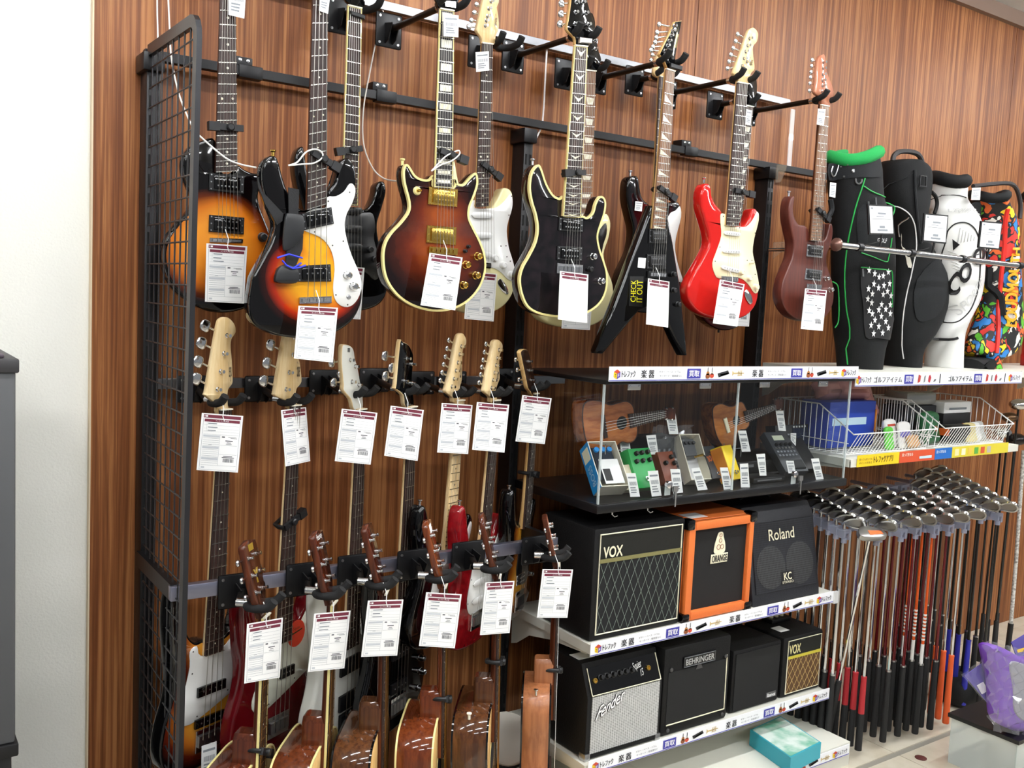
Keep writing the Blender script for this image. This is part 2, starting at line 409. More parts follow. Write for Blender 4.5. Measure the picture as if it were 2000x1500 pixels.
tag(MB().bbox((XL-.02, -.055, top_z-.013), (top_x1, -.03, top_z+.013), .001).build('hanger_rail', M_railm, None, 20),
    'bright steel hanger rail at the top carrying the electric guitar hangers', 'rail')
mid_z = at(805, 745, .06).z
tag(MB().bbox((at(300, 740, .06).x, -.055, mid_z-.014), (2.05, -.03, mid_z+.014), .001).build('hanger_rail', M_railm, None, 20),
    'steel hanger rail behind the bass headstocks at the height of the case top', 'rail')
LRD = .40
low_z = at(700, 1110, LRD).z; lx0, lx1 = at(331, 1150, LRD).x, at(1085, 1060, LRD).x
lr = thing('hanger_rail', 'low steel hanger rail standing off the wall in front of the bass bodies', 'rail', (1.2, -LRD, low_z))
MB().bbox((lx0, -LRD-.012, low_z-.018), (lx1, -LRD+.012, low_z+.018), .002).build('bar', mat('zinc rail', '9c9db0', .3, .9), lr)
for x in (lx0+.012, lx1-.012): MB().b2((x-.01, -LRD, low_z-.02), (x+.01, -.06, low_z+.02)).build('standoff_arm', M_black, lr)

mesh = thing('wire_mesh_panel', 'dark grey wire mesh end panel with a rounded front corner standing off the wall', 'mesh panel', (XL, -.25, 0))
def mp(f, z):                                       # f: 0 at the wall .. 1 at the front edge; leans a little
    x1t, x1b = at(386, 60, .49).x, at(348, 1500, .47).x
    tz = (2.2-z)/1.9; xb = XL-.012
    xf = x1t + (x1b-x1t)*tz; yf = -.49 + .02*tz
    return Vector((xb+(xf-xb)*f, -.074+(yf+.074)*f, z))
MT, MBt = 2.275, .05
M_mesh = mat('grey black enamel', '2e2e31', .35, .5)
path = [mp(1, MBt), mp(1, 1.0), mp(1, MT-.05)] + [mp(1-.09*(1-math.cos(a)), MT-.05+.045*math.sin(a)) for a in (.4, .8, 1.2)] + [mp(.9, MT-.004), mp(0, MT)]
fm = MB()
for w_, t_ in ((.0, 0),):
    prev = None
    for i, p in enumerate(path):
        tdir = (path[min(i+1, len(path)-1)]-path[max(i-1, 0)]).normalized(); side = Vector((1, 0, 0)); nn = tdir.cross(side).normalized()
        r_ = [p + side*.006 + nn*.014, p - side*.006 + nn*.014, p - side*.006 - nn*.014, p + side*.006 - nn*.014]
        if prev:
            fm.add(prev+r_, [(j, (j+1) % 4, 4+(j+1) % 4, 4+j) for j in range(4)])
        prev = r_
fm.build('frame', M_mesh, mesh)
for k in range(8):
    f = .07+.115*k
    MB().tube([mp(f, MBt), mp(f, MT-.01)], .0022, 5).build('wire', M_mesh, mesh)
for k in range(44):
    z = MT-.045-k*.05
    MB().tube([mp(0, z), mp(1, z)], .0022, 5).build('wire', M_mesh, mesh)

def cord(name, ps, r, mt, label, cat, n=6):
    q = smooth([tuple(p) for p in ps], 6, False)
    return tag(MB().tube(q, r, n).build(name, mt), label, cat)
M_cordw = mat('white cord', 'e8e6e0', .5)
cord('security_cord', [at(307, -40, .03), at(307, 20, .03), at(308, 80, .04), at(303, 135, .03)], .0022, M_cordw, 'short white cord running down the wall behind the mesh panel top', 'cord')
cord('security_cord', [at(327, -40, .1), at(331, 50, .12), at(335, 115, .15), at(350, 185, .2), at(376, 248, .26), at(393, 268, .30), at(440, 308, .34), at(470, 321, .36), at(500, 327, .40)], .0022, M_cordw, 'white cord sweeping from the wall past the sunburst guitar neck', 'cord')
cord('security_cord', [Vector(at(*Z3(170, 60), .05)), at(*Z3(195, 110), .05), at(*Z3(150, 270), .05), at(*Z3(90, 560), .06), at(*Z3(40, 850), .06), at(*Z3(40, 1120), .06), at(*Z3(110, 1310), .08), at(*Z3(200, 1395), .1), at(*Z3(300, 1415), .16)], .0022, mat('grey cord', 'c9c3ba', .5), 'thin pale cord looping down the walnut wall beside the brown guitar', 'cord')
tag(MB().tube([at(*Z3(1475, 320), .04), at(*Z3(1450, 800), .04), at(*Z3(1436, 985), .04), at(*Z3(1375, 1110), .05)], .003, 6).build('hook_rod', mat('pale rod', 'e8e4e0', .3)), 'thin white bent rod hanging from the steel rail over the post', 'rod')
tag(MB().b2((at(1549, 200, .03).x-.012, -.034, at(1537, 335, .03).z), (at(1549, 200, .03).x+.012, -.03, top_z-.016)).build('label_strip', clear('clear strip', alpha=.35)), 'narrow clear strip hanging at the end of the steel rail', 'strip')

# ---------------------------------------------------------------- guitar hangers
def hanger(fr, z, plate_d, label, group, wide=.030, tilt=.014, xoff=0.0, ps=(.085, .10), dn=.0):
    """fr: frame of the guitar neck at the nut; the U-shaped yoke sits at height z (local) under the headstock"""
    Y = fr.W(0, -.012, z); P = Vector((Y.x+xoff, -plate_d-.006, Y.z-dn))
    t = thing('guitar_hanger', label, 'guitar hanger', P, group)
    pl = MB().bbox((P.x-ps[0]/2, P.y-.006, P.z-ps[1]/2), (P.x+ps[0]/2, P.y, P.z+ps[1]/2), .005).build('plate', M_black, t)
    sc = MB()
    for sx in (-1, 1):
        for sz in (-1, 1): sc.lathe((P.x+sx*(ps[0]/2-.012), P.y-.006, P.z+sz*(ps[1]/2-.012)), (0, -1, 0), [(.004, 0), (.004, .0015), (.001, .002)], 8)
    sc.build('screws', M_steel, pl, 40, 'stuff')
    q = MB()
    for s_ in (-1, 1): q.hexa([Vector((P.x+s_*.012+e, y, z2)) for e in (-.0015, .0015) for y, z2 in ((P.y-.006, P.z-.04), (P.y-.03, P.z-.03), (P.y-.05, P.z+.012), (P.y-.006, P.z+.02))])
    q.build('bracket', M_blk, t)
    B = fr.W(0, -.055, z)
    MB().tube([Vector((P.x, P.y-.02, P.z)), B.lerp(P, .15) if (B-P).length > .1 else B, B], .0095, 10).build('arm', mat('arm tube', '17130f', .35, .4), t)
    MB().tube([fr.W(0, -.062, z), fr.W(0, -.035, z)], .0105, 10).build('collar', M_chrome, t)
    yk = [(-wide-.004, .040, z+.020), (-wide-.003, .026, z+.004), (-wide-.001, .005, z-.002), (-wide*.75, -.022, z-.004), (0, -.036, z-.004), (wide*.75, -.022, z-.004), (wide+.001, .005, z-.002), (wide+.003, .026, z+.004), (wide+.004, .040, z+.020)]
    MB().tube(smooth([tuple(fr.W(*a)) for a in yk], 3, False), .0105, 10).build('yoke', M_rub, t)
    return t
def neck_lock(fr, u, z, label, tilt=0.0, wide=.06, flip=1):
    """black clamp closed round a guitar neck"""
    t = thing('neck_lock', label, 'neck lock', (0, 0, 0), 'black locks on guitar necks', Fr(fr.W(u, .02, z), fr.U, fr.N, fr.Z))
    c, s_ = math.cos(_ang(tilt)), math.sin(_ang(tilt))
    def W(a, n, b): return fr.W(u + a*c - b*s_, n, z + a*s_ + b*c)
    def bx(a0, a1, n0, n1, b0, b1): return [W(a, n, b) for n in (n0, n1) for a, b in ((a0, b0), (a1, b0), (a1, b1), (a0, b1))]
    MB().hexa(bx(-wide*.62, wide*.62, .016, .025, -.008, .008)).build('front_jaw', M_blk, t)
    MB().tube([W(-wide*.6, .02, 0), W(-wide*.62, .0, 0), W(-wide*.5, -.018, 0), W(wide*.3, -.022, 0), W(wide*.6, -.02, 0)], .006, 8).build('rear_jaw', M_blk, t)
    MB().hexa(bx(wide*.5*flip, wide*.98*flip, .008, .027, -.011, .011)).build('lock_body', M_blk, t)
    MB().lathe(W(0, .024, 0), fr.N, [(.010, 0), (.010, .006), (.007, .009)], 12).build('pivot', M_blk, t)
    return t

M_clrb = clear('clear bracket plastic', (.93, .9, .86), alpha=.12, col='d8c8b4')
for q, d, lab in ((Z6([(1390, 590), (1507, 580), (1507, 655), (1440, 665), (1388, 715)]), .11, 'clear plastic bracket fixed halfway up the post beside the golf bags'), (Z5([(1415, 1235), (1490, 1240), (1470, 1310), (1440, 1370), (1405, 1370)]), .11, 'clear plastic bracket fixed at the top of the post beside the golf bags')):
    f_ = fr_px(q[0], d); tag(MB().slab(f_, f_.pts(q), 0, .004).build('clear_bracket', M_clrb), lab, 'bracket')
# ================================================================ guitars
M_rose = wood('rosewood board', '1f120d', '38211a', 160, 12, .5)
M_mapl = wood('maple neck', 'c99c5e', 'e3bf84', 60, 5, .3, .6)
M_mapl2 = wood('pale maple', 'd9b882', 'ead2a4', 60, 5, .3, .5)
M_maho = wood('mahogany', '3a1a0f', '5a2b18', 70, 4, .3, .5)
M_eb = mat('ebony board', '1b1412', .45)
M_fret = mat('nickel fret', 'c9c6bd', .25, 1)
M_bone = mat('bone nut', 'efe8d2', .4)
M_str = mat('steel string', 'b7b3aa', .3, 1)
M_bronze = mat('bronze string', 'b98a4c', .35, 1)
M_pearl = mat('pearl inlay', 'e9e6d8', .3, var=('cfc7a8', 60))
M_gblk = mat('gloss black lacquer', '050506', .1, coat=1)
M_bind = mat('cream binding', 'e6d894', .3, coat=.5)
M_pgw = mat('white pickguard', 'eeeeea', .25, coat=.4)
M_pgm = mat('mint pickguard', 'e6e8d6', .3, coat=.3)
M_pgc = mat('cream pickguard', 'efe5bd', .3, coat=.3)
M_pgb = mat('black pickguard', '0c0c0d', .35)

class Gtr:
    def __init__(s, fr, label, T, name='electric_guitar', cat='guitar', group=None):
        s.fr, s.T = fr, T
        s.t = thing(name, label, cat, fr=fr, group=group)
    def P(s, a, n=0.0, T=None): return s.fr.pts((T or s.T)(a), n)
    def p(s, x, y, n=0.0, T=None): return s.fr.px((T or s.T)(x, y), n)
    def body(s, ol, mf, ms=None, th=.044, r=.007, bind=None, k=4, st=3):
        s.ol = smooth(ol, k) if k else ol
        b = MB().slab(s.fr, s.ol, 0, th, r, st, 0, True, 1 if ms else None).build('body', [mf, ms] if ms else mf, s.t, 50)
        if bind: MB().ring(s.fr, s.ol, .0055, .0012, .010).build('binding', bind, s.t)
        return b
    def guard(s, ol, mt, n=.0028, k=3, name='pickguard', screws=None):
        g = MB().slab(s.fr, smooth(ol, k) if k else ol, n, .0026, .0008, 1).build(name, mt, s.t, 50)
        if screws:
            q = MB()
            for u, z in screws: q.lathe(s.fr.W(u, n, z), s.fr.N, [(.0022, 0), (.002, .0008)], 8)
            q.build('screws', mat('dark screw', '55524c', .4, .8), g, 40, 'stuff')
    def neck(s, nut, end, nf, mb_, mn, bridge, ns=6, inlay='dot', im=None, bm=None, fh=.013, ext=.10, mfret=None, spread=.052, mstr=None, gap=.0):
        """nut, end: (left, right) of the fingerboard in u, z; bridge: (u, z)"""
        fr = s.fr; nl, nr = [Vector(a) for a in nut]; el, er = [Vector(a) for a in end]
        q = [nl, nr, er, el]
        fb = MB().slab(fr, [tuple(a) for a in q], fh, .006, .0012, 1).build('fretboard', mb_, s.t)
        if bm: MB().ring(fr, [tuple(a) for a in q], .0022, fh+.0002, .006).build('fretboard_binding', bm, s.t)
        dn = (el-nl).normalized(); L0, L1 = (nl - dn*.004), (el + dn*ext*.0); R0, R1_ = (nr - dn*.004), er
        nk = MB(); prof = [(-.5, 0), (-.49, -.35), (-.38, -.72), (-.18, -.95), (0, -1), (.18, -.95), (.38, -.72), (.49, -.35), (.5, 0)]
        secs = []
        for f_, dp in ((0, .013), (.5, .0155), (.86, .017), (1.0, .022)):
            a, b = L0.lerp(L1, f_), R0.lerp(R1_, f_); c = (a+b)/2; h = (b-a)
            secs.append([fr.W(c.x+h.x*pu, fh-.006+dp*pn, c.y+h.y*pu) for pu, pn in prof])
        k = len(prof); vs = sum(secs, [])
        nk.add(vs, [(i*k+j, i*k+(j+1) % k, (i+1)*k+(j+1) % k, (i+1)*k+j) for i in range(3) for j in range(k)] + [tuple(range(k)), tuple(range(3*k, 4*k))[::-1]])
        nk.build('neck', mn, s.t, 60)
        K = 1-2**(-nf/12); fp = lambda i: (1-2**(-i/12))/K
        def rung(f_): return nl.lerp(el, f_), nr.lerp(er, f_)
        fm = MB()
        for i in range(1, nf+1):
            a, b = rung(fp(i)); a2, b2 = a - (el-nl).normalized()*.0011, b - (el-nl).normalized()*.0011; a3, b3 = 2*a-a2, 2*b-b2
            fm.hexa([fr.W(x.x, n, x.y) for n in (fh, fh+.0012) for x in (a2, b2, b3, a3)])
        fm.build('frets', mfret or M_fret, s.t, 0, 'stuff')
        a, b = nl, nr; d = (el-nl).normalized()*.0035
        MB().hexa([fr.W(x.x, n, x.y) for n in (fh-.003, fh+.003) for x in (a-d, b-d, b, a)]).build('nut', M_bone, s.t)
        im = im or M_pearl; iq = MB(); big = inlay in ('block', 'trap', 'shark', 'wing')
        for i in (1, 3, 5, 7, 9, 12, 15, 17, 19, 21, 24):
            if i > nf or (i == 1 and inlay in ('dot', 'trap', 'shark', 'sdot')) or inlay is None: continue
            (a0, b0), (a1, b1) = rung(fp(i-1)), rung(fp(i)); c = ((a0+b0)+(a1+b1))/4; wv = ((b0-a0)+(b1-a1))/2; hv = ((a1-a0)+(b1-b0))/2
            Q = lambda x, y: fr.W(*(lambda v: (v.x, fh+.0004, v.y))(c + wv*x + hv*y))
            if inlay in ('dot', 'sdot'):
                rr = .0032 if inlay == 'dot' else .0022
                for off in ((0,) if i not in (12, 24) else (-.28, .28)):
                    o = Q(off, 0); iq.add([o + fr.U*rr*math.cos(t_*math.pi/5) + fr.Z*rr*math.sin(t_*math.pi/5) for t_ in range(10)], [tuple(range(10))])
            elif inlay == 'block': iq.quad([Q(-.36, -.32), Q(.36, -.32), Q(.36, .32), Q(-.36, .32)])
            elif inlay == 'trap': iq.quad([Q(-.26, -.33), Q(.40, -.25), Q(.30, .33), Q(-.16, .33)])
            elif inlay == 'shark': iq.quad([Q(-.42, -.42), Q(.40, .42), Q(.0, .30), Q(-.42, .30)])
            elif inlay == 'wing': iq.quad([Q(-.36, -.30), Q(0, -.02), Q(.36, -.30), Q(0, .34)])
            if big: iq.build('inlay', im, s.t, 0); iq = MB()
        if iq.v: iq.build('dot_inlays', im, s.t, 0, 'stuff')
        sm = MB(); B = Vector(bridge); wv = (nr-nl); 
        for i in range(ns):
            f_ = (i+.5)/ns; a = nl.lerp(nr, .08+.84*f_ if ns > 1 else .5); b = B + wv.normalized()*spread*((i/(ns-1))-.5)
            rr = .00055 if ns > 4 else .0009
            sm.tube([fr.W(a.x, fh+.003, a.y), fr.W(b.x, fh+.004+gap, b.y)], rr, 4, 0, False, False)
        sm.build('strings', mstr or M_str, s.t, 0, 'stuff')
    def head(s, ol, mf, n=.006, th=.014, k=3, mside=None, logo=None, lm=None, nm='headstock'):
        o = smooth(ol, k) if k else ol
        h = MB().slab(s.fr, o, n, th, .0015, 1, 0, True, 1 if mside else None).build(nm, [mf, mside] if mside else mf, s.t, 50)
        if logo:
            txt, q = logo; f = bil2(q); lb = MB(); letter(lb, txt, lambda x, y: s.fr.W(f(x, y)[0], n+.0006, f(x, y)[1]), 0, 0, 1, 1)
            lb.build('lettering', lm or M_ink, h, 0)
        s.hn = n
        return h
    def tuners(s, posts, buttons, mt=None, br=.008, bl=1.0, n=None):
        n = s.hn if n is None else n; mt = mt or M_chrome
        for i, a in enumerate(posts):
            q = MB().lathe(s.fr.W(a[0], n-.002, a[1]), s.fr.N, [(.0062, 0), (.0062, .003), (.004, .0035), (.0035, .010), (.0045, .013), (.0045, .015)], 12)
            if i < len(buttons) and buttons[i]:
                b = buttons[i]; B = s.fr.W(b[0], n-.012, b[1]); A = s.fr.W(a[0], n-.012, a[1]); q.tube([A, B], .003, 8)
                ax = (B-A).normalized(); v = ax.cross(s.fr.N)
                q.slab(Fr(B, v, s.fr.N, ax), smooth([(-br*.7, -br*.6), (br*.7, -br*.6), (br, br*.2), (br*.6, br*1.1), (-br*.6, br*1.1), (-br, br*.2)], 2), .0035, .007, .003, 2)
            q.build('tuner', mt, s.t, 50)
    def hum(s, q, ring=None, coil=None, pole=None, rows=2, n=.0, np_=6, cover=None):
        """pickup seen from the front: q = TL TR BR BL in u, z"""
        f = bil2(q); fr = s.fr; c = [f(*a) for a in ((.13, .86), (.87, .86), (.87, .14), (.13, .14))]
        if ring: p = MB().slab(fr, q, n+.005, .005, .001, 1).build('pickup', ring, s.t)
        else: p = None; c = q
        cm = MB().slab(fr, c, n+.010, .009, .0018, 2).build('coil' if p else 'pickup', coil or M_blk, p or s.t)
        g = bil2(c); pm = MB()
        for j in range(rows):
            y = (.5,) if rows == 1 else (.76, .24)
            for i in range(np_):
                a = g((i+.5)/np_*.84+.08, y[j]); pm.lathe(fr.W(a[0], n+.0098, a[1]), fr.N, [(.0024, 0), (.0022, .001)], 8)
        par = p or cm
        pm.build('pole_pieces', pole or M_steel, par, 0, 'stuff')
        if p:
            sm = MB()
            for x in (.06, .94):
                for y in (.1, .5, .9): a = f(x, y); sm.lathe(fr.W(a[0], n+.005, a[1]), fr.N, [(.002, 0), (.0018, .001)], 8)
            sm.build('screws', pole or M_steel, p, 0, 'stuff')
    def bridge(s, q, mt=None, ns=6, n=.0, sad=None, h=.006):
        f = bil2(q); fr = s.fr; b = MB().slab(fr, q, n+h, h, .001, 1).build('bridge', mt or M_chrome, s.t)
        sm = MB()
        for i in range(ns):
            x0, x1 = .06+.88*i/ns+.01, .06+.88*(i+1)/ns-.02
            c = [f(x0, .25), f(x1, .25), f(x1, .75), f(x0, .75)]
            sm.hexa([fr.W(a[0], nn, a[1]) for nn in (n+h, n+h+.006) for a in c])
        sm.build('saddles', sad or M_steel, b, 0, 'stuff')
    def knob(s, u, z, mt, r=.0095, h=.016, n=.0, nm='knob'):
        MB().lathe(s.fr.W(u, n, z), s.fr.N, [(r*1.05, 0), (r*1.05, .002), (r*.92, .003), (r*.85, h*.9), (r*.6, h), (r*.55, h*.92)], 18).build(nm, mt, s.t, 45)
    def peg(s, u, z, mt=None, nm='strap_button', ax=None, side=.02):
        A = s.fr.Z if ax is None else ax
        MB().lathe(s.fr.W(u, -side, z), A, [(.004, -.004), (.004, .008), (.007, .011), (.007, .014), (.003, .015)], 12).build(nm, mt or M_chrome, s.t)

FRONT, BACK = .42, .21
HANG = 'black hangers along the steel top rail'
def longarm(fr, z, which): hanger(fr, z, .056, 'long-armed black hanger holding the '+which, None)
def shortarm(fr, z, which): hanger(fr, z, .056, 'short-armed black hanger holding the '+which, None)

# --- G1: amber sunburst, behind the mesh panel
fr = fr_px(Z2(600, 900), BACK+.02)
g = Gtr(fr, 'amber and black sunburst electric guitar hanging behind the wire mesh panel', Z2)
m1 = burst('amber sunburst', [(.40, 'dc8c2a'), (.66, 'c26a18'), (.84, '5a2208'), (.97, '050304')], (-.03, -.035, .165, .150), (-.01, .02, .09, .085))
g.body(g.P([(505, 140), (400, 142), (300, 195), (245, 290), (245, 400), (285, 510), (325, 610), (300, 700), (200, 810), (120, 920), (82, 1040), (90, 1170), (145, 1310), (250, 1430), (420, 1525), (600, 1545), (770, 1500), (890, 1390), (950, 1250), (975, 1080), (960, 920), (915, 800), (872, 690), (855, 590), (880, 490), (870, 420), (800, 405), (735, 375), (690, 345), (640, 400), (560, 400)]), m1, M_gblk)
g.neck([g.fr.px(Z1(652, -440), .013), g.fr.px(Z1(760, -425), .013)], [g.p(506, 400, .013), g.p(684, 390, .013)], 22, M_rose, M_maho, g.p(590, 950), 6, 'dot')
g.hum(g.P([(450, 405), (735, 430), (730, 578), (445, 550)]), M_blk, M_gblk); g.hum(g.P([(450, 748), (735, 772), (730, 908), (445, 885)]), M_blk, M_gblk)
g.bridge(g.P([(455, 935), (725, 945), (722, 980), (452, 972)]), None, 6); g.knob(*g.p(885, 930), M_blk, .012)
g.head(g.P([(650, -440), (630, -520), (640, -700), (775, -690), (780, -520), (758, -430)], 0, Z1), M_gblk)
neck_lock(fr, *g.p(600, 45), 'black clamp lock on the neck of the amber sunburst guitar', 3, .055, -1)
longarm(fr, g.p(700, -470, 0, Z1)[1], 'amber sunburst guitar')

# --- G3: black strat, half hidden
fr = fr_px(Z2(1650, 900), BACK)
g = Gtr(fr, 'all-black electric guitar half hidden behind the sunburst bass', Z2)
g.body(g.P([(1540, 700), (1450, 690), (1350, 600), (1260, 420), (1235, 250), (1215, 190), (1170, 230), (1150, 340), (1170, 500), (1210, 640), (1230, 760), (1200, 880), (1130, 1030), (1090, 1180), (1110, 1330), (1200, 1450), (1400, 1540), (1600, 1545), (1800, 1500), (1890, 1410), (1905, 1270), (1880, 1100), (1835, 950), (1825, 820), (1860, 700), (1895, 570), (1885, 490), (1850, 475), (1815, 510), (1800, 590), (1765, 670), (1715, 705), (1660, 690)]), M_gblk)
g.guard(g.P([(1560, 710), (1700, 730), (1780, 740), (1800, 850), (1790, 950), (1830, 1090), (1850, 1200), (1800, 1280), (1700, 1200), (1500, 1150), (1450, 900)]), M_pgb)
for y in (715, 862, 1010): g.guard(g.P([(1560, y-25), (1670, y-25), (1692, y), (1670, y+30), (1560, y+25)]), M_blk, .008, 3, 'pickup')
for x, y in ((1755, 1030), (1790, 1110)): g.knob(*g.p(x, y), M_blk, .010)
g.neck([g.fr.px(Z1(1640, 45), .013), g.fr.px(Z1(1748, 70), .013)], [g.p(1535, 660, .013), g.p(1662, 675, .013)], 24, M_rose, M_mapl, g.p(1600, 1180), 6, None, bm=M_bind)
g.head(g.P([(1640, 30), (1610, -60), (1650, -400), (1800, -430), (1770, -60), (1752, 60)], 0, Z1), M_gblk)
MB().slab(fr, g.P([(1635, 95), (1750, 130), (1745, 165), (1640, 130)], 0, Z1), .022, .012, .002, 1).build('locking_nut', M_blk, g.t)
neck_lock(fr, *g.p(1590, 225), 'black clamp lock on the neck of the half hidden black guitar', 14, .05, -1)
shortarm(fr, g.p(1680, 20, 0, Z1)[1], 'half hidden black guitar')

# --- G2: sunburst bass with white pickguard
fr = fr_px(Z2(1330, 900), FRONT)
g = Gtr(fr, 'three-tone sunburst bass with a large white pickguard, strap tied on its body', Z2, 'bass_guitar', 'bass guitar')
m2 = burst('three tone sunburst', [(.40, 'e8a31e'), (.58, 'd9781a'), (.74, 'a82a10'), (.88, '2a0806'), (1.0, '040304')], (.0, -.115, .150, .130), (.0, -.02, .075, .09))
BT = lambda a: [((x-300)*4.167, (y-240)*4.167) for x, y in a]
g.body(g.P([(1250, 705), (1185, 690), (1110, 590), (1060, 460), (1028, 340), (1000, 275), (950, 268), (905, 310), (885, 390), (890, 500), (920, 620), (965, 730), (990, 810), (985, 890), (945, 1000), (880, 1120), (815, 1240)] + BT([(492, 555), (487, 595), (495, 630), (525, 650), (575, 660), (640, 655), (685, 630), (706, 592)]) + [(1695, 1320), (1670, 1210), (1615, 1080), (1572, 950), (1560, 820), (1590, 690), (1635, 580), (1655, 460), (1640, 350), (1600, 290), (1560, 288), (1520, 320), (1500, 400), (1470, 490), (1420, 560), (1400, 690)]), m2, M_gblk)
g.guard(g.P([(1590, 497), (1625, 505), (1640, 560), (1615, 650), (1570, 740), (1552, 830), (1570, 950), (1610, 1080), (1670, 1220), (1690, 1330), (1660, 1430), (1600, 1492), (1530, 1492), (1475, 1440), (1458, 1340), (1470, 1200), (1458, 1090), (1420, 1000), (1350, 930), (1230, 880), (1195, 850), (1205, 760), (1300, 700), (1400, 690), (1412, 605), (1480, 598), (1545, 560)]), M_pgw, .003, 3,
        screws=[g.p(*a) for a in ((1592, 565), (1418, 638), (1308, 888), (1540, 963), (1452, 998), (1668, 1342), (1480, 1400), (1575, 1480))])
g.hum(g.P([(1195, 740), (1440, 686), (1460, 822), (1210, 876)]), M_blk, M_gblk, M_chrome, 1, .002, 4); g.hum(g.P([(1165, 1165), (1435, 1150), (1442, 1290), (1165, 1292)]), M_blk, M_gblk, M_chrome, 1, .0, 4)
for a in ((1567, 1240), (1617, 1330)): g.knob(*g.p(*a), M_chrome, .0105, .02, .002)
g.knob(*g.p(1583, 1418), M_steel, .006, .004, .002, 'jack_socket')
g.bridge(g.P([(1180, 1420), (1440, 1410), (1438, 1465), (1178, 1470)]), None, 4, 0, None, .009)
g.neck([g.fr.px(Z1(1385, -620), .013), g.fr.px(Z1(1492, -600), .013)], [g.p(1250, 705, .013), g.p(1402, 660, .013)], 22, M_rose, M_maho, g.p(1310, 1440), 4, 'sdot', spread=.05)
g.head(g.P([(1385, -620), (1350, -720), (1380, -1000), (1520, -1000), (1530, -720), (1492, -600)], 0, Z1), M_gblk)
g.peg(*g.p(995, 262), M_gold)
longarm(fr, g.p(1435, -660, 0, Z1)[1], 'sunburst bass')
neck_lock(fr, *g.p(1355, 300), 'black clamp lock with a white cord on the sunburst bass neck', -24, .05, 1)
cord('cord_loop', [fr.W(*(lambda a: (a[0], .03, a[1]))(g.p(x, y))) for x, y in ((1060, 355), (1130, 330), (1200, 250), (1270, 225), (1325, 245), (1335, 290), (1270, 335), (1180, 345), (1060, 355))], .002, M_cordw, 'white cord loop round the sunburst bass neck', 'cord')
st = thing('guitar_strap', 'black webbing strap folded on the sunburst bass body and tied with blue wire', 'strap', fr=fr)
M_web = mat('black webbing', '0d0d10', .75, bump=(400, .3))
MB().slab(fr, g.P([(1083, 528), (1170, 545), (1163, 745), (1085, 735)]), .012, .003).build('webbing', M_web, st)
MB().slab(fr, g.P([(835, 430), (880, 560), (1050, 740), (1040, 800), (1000, 830), (900, 660), (845, 520)]), .006, .003).build('webbing', M_web, st)
MB().slab(fr, smooth(g.P([(1055, 745), (1120, 742), (1192, 765), (1195, 900), (1130, 1000), (1045, 1045), (1028, 990), (1035, 860)]), 3), .024, .012, .004, 2).build('shoulder_pad', mat('black leather', '1b1c1e', .35), st)
MB().slab(fr, g.P([(1060, 1040), (1195, 915), (1190, 1030), (1130, 1180), (1055, 1200)]), .018, .006).build('webbing', M_web, st)
MB().slab(fr, smooth(g.P([(990, 1180), (1060, 1150), (1140, 1185), (1155, 1240), (1145, 1295), (1080, 1310), (975, 1300), (960, 1260)]), 3), .028, .02, .006, 2).build('end_tab', mat('black leather', '1b1c1e', .35), st)
M_blue = mat('blue wire', '2333d0', .4)
for ps in ([(965, 1100), (1010, 1085), (1060, 1070), (1110, 1085), (1170, 1100)], [(1005, 1120), (1040, 1160), (1090, 1185), (1135, 1180), (1195, 1160)], [(1090, 1185), (1130, 1160), (1160, 1140)]):
    MB().tube([fr.W(a[0], .034, a[1]) for a in g.P(ps)], .0022, 6).build('wire_tie', M_blue, st)

# --- G5: cream strat behind
fr = fr_px(Z4(960, 700), BACK)
g = Gtr(fr, 'cream white electric guitar with a white pickguard, maple headstock, behind the brown guitar', Z4)
m5 = mat('cream lacquer', 'ebe3ae', .15, coat=1)
g.body(g.P([(800, 500), (740, 470), (700, 380), (670, 240), (650, 130), (620, 115), (595, 160), (590, 280), (610, 420), (630, 530), (640, 620), (620, 740), (575, 870), (550, 1000), (570, 1130), (640, 1230), (760, 1280), (900, 1275), (995, 1238), (1062, 1170), (1096, 1080), (1096, 930), (1070, 830), (1046, 740), (1042, 640), (1062, 560), (1086, 450), (1082, 375), (1050, 338), (1005, 342), (980, 400), (945, 460), (905, 492)]), m5)
g.guard(g.P([(800, 430), (795, 485), (900, 490), (960, 480), (1020, 430), (1060, 380), (1078, 420), (1075, 490), (1048, 580), (1035, 660), (1050, 780), (1080, 880), (1095, 960), (1078, 1030), (1040, 1018), (980, 960), (900, 930), (700, 920), (660, 820), (740, 600), (760, 450)]), M_pgw, screws=[g.p(*a) for a in ((1070, 398), (1050, 540), (990, 772), (1028, 770), (1035, 852), (1060, 885), (1072, 1025))])
for y, dy in ((540, 3), (690, 3), (830, 10)): g.guard(g.P([(775, y-22), (905, y-20+dy), (918, y+5+dy), (900, y+22+dy), (780, y+20)]), M_white, .009, 2, 'pickup')
for a in ((940, 862), (1002, 915), (1062, 985)): g.knob(*g.p(*a), M_white, .0115, .016, .002)
g.guard(g.P([(965, 1050), (985, 1015), (1020, 1050), (1048, 1110), (1040, 1135), (1000, 1110)]), M_chrome, .003, 3, 'jack_plate')
g.bridge(g.P([(830, 890), (915, 900), (912, 940), (828, 930)]), None, 6)
g.neck([g.fr.px(Z3(968, 338), .013), g.fr.px(Z3(1053, 350), .013)], [g.p(808, 478, .013), g.p(903, 470, .013)], 21, M_rose, M_mapl, g.p(868, 890), 6, 'dot')
g.head(g.P([(965, 345), (955, 300), (915, 240), (922, 205), (942, 110), (962, 20), (980, -30), (1030, -60), (1085, -40), (1090, 20), (1075, 60), (1085, 120), (1090, 215), (1066, 285), (1053, 350)], 0, Z3), M_mapl2, logo=('Squier', g.P([(1062, 110), (1078, 110), (1068, 235), (1048, 235)], 0, Z3)))
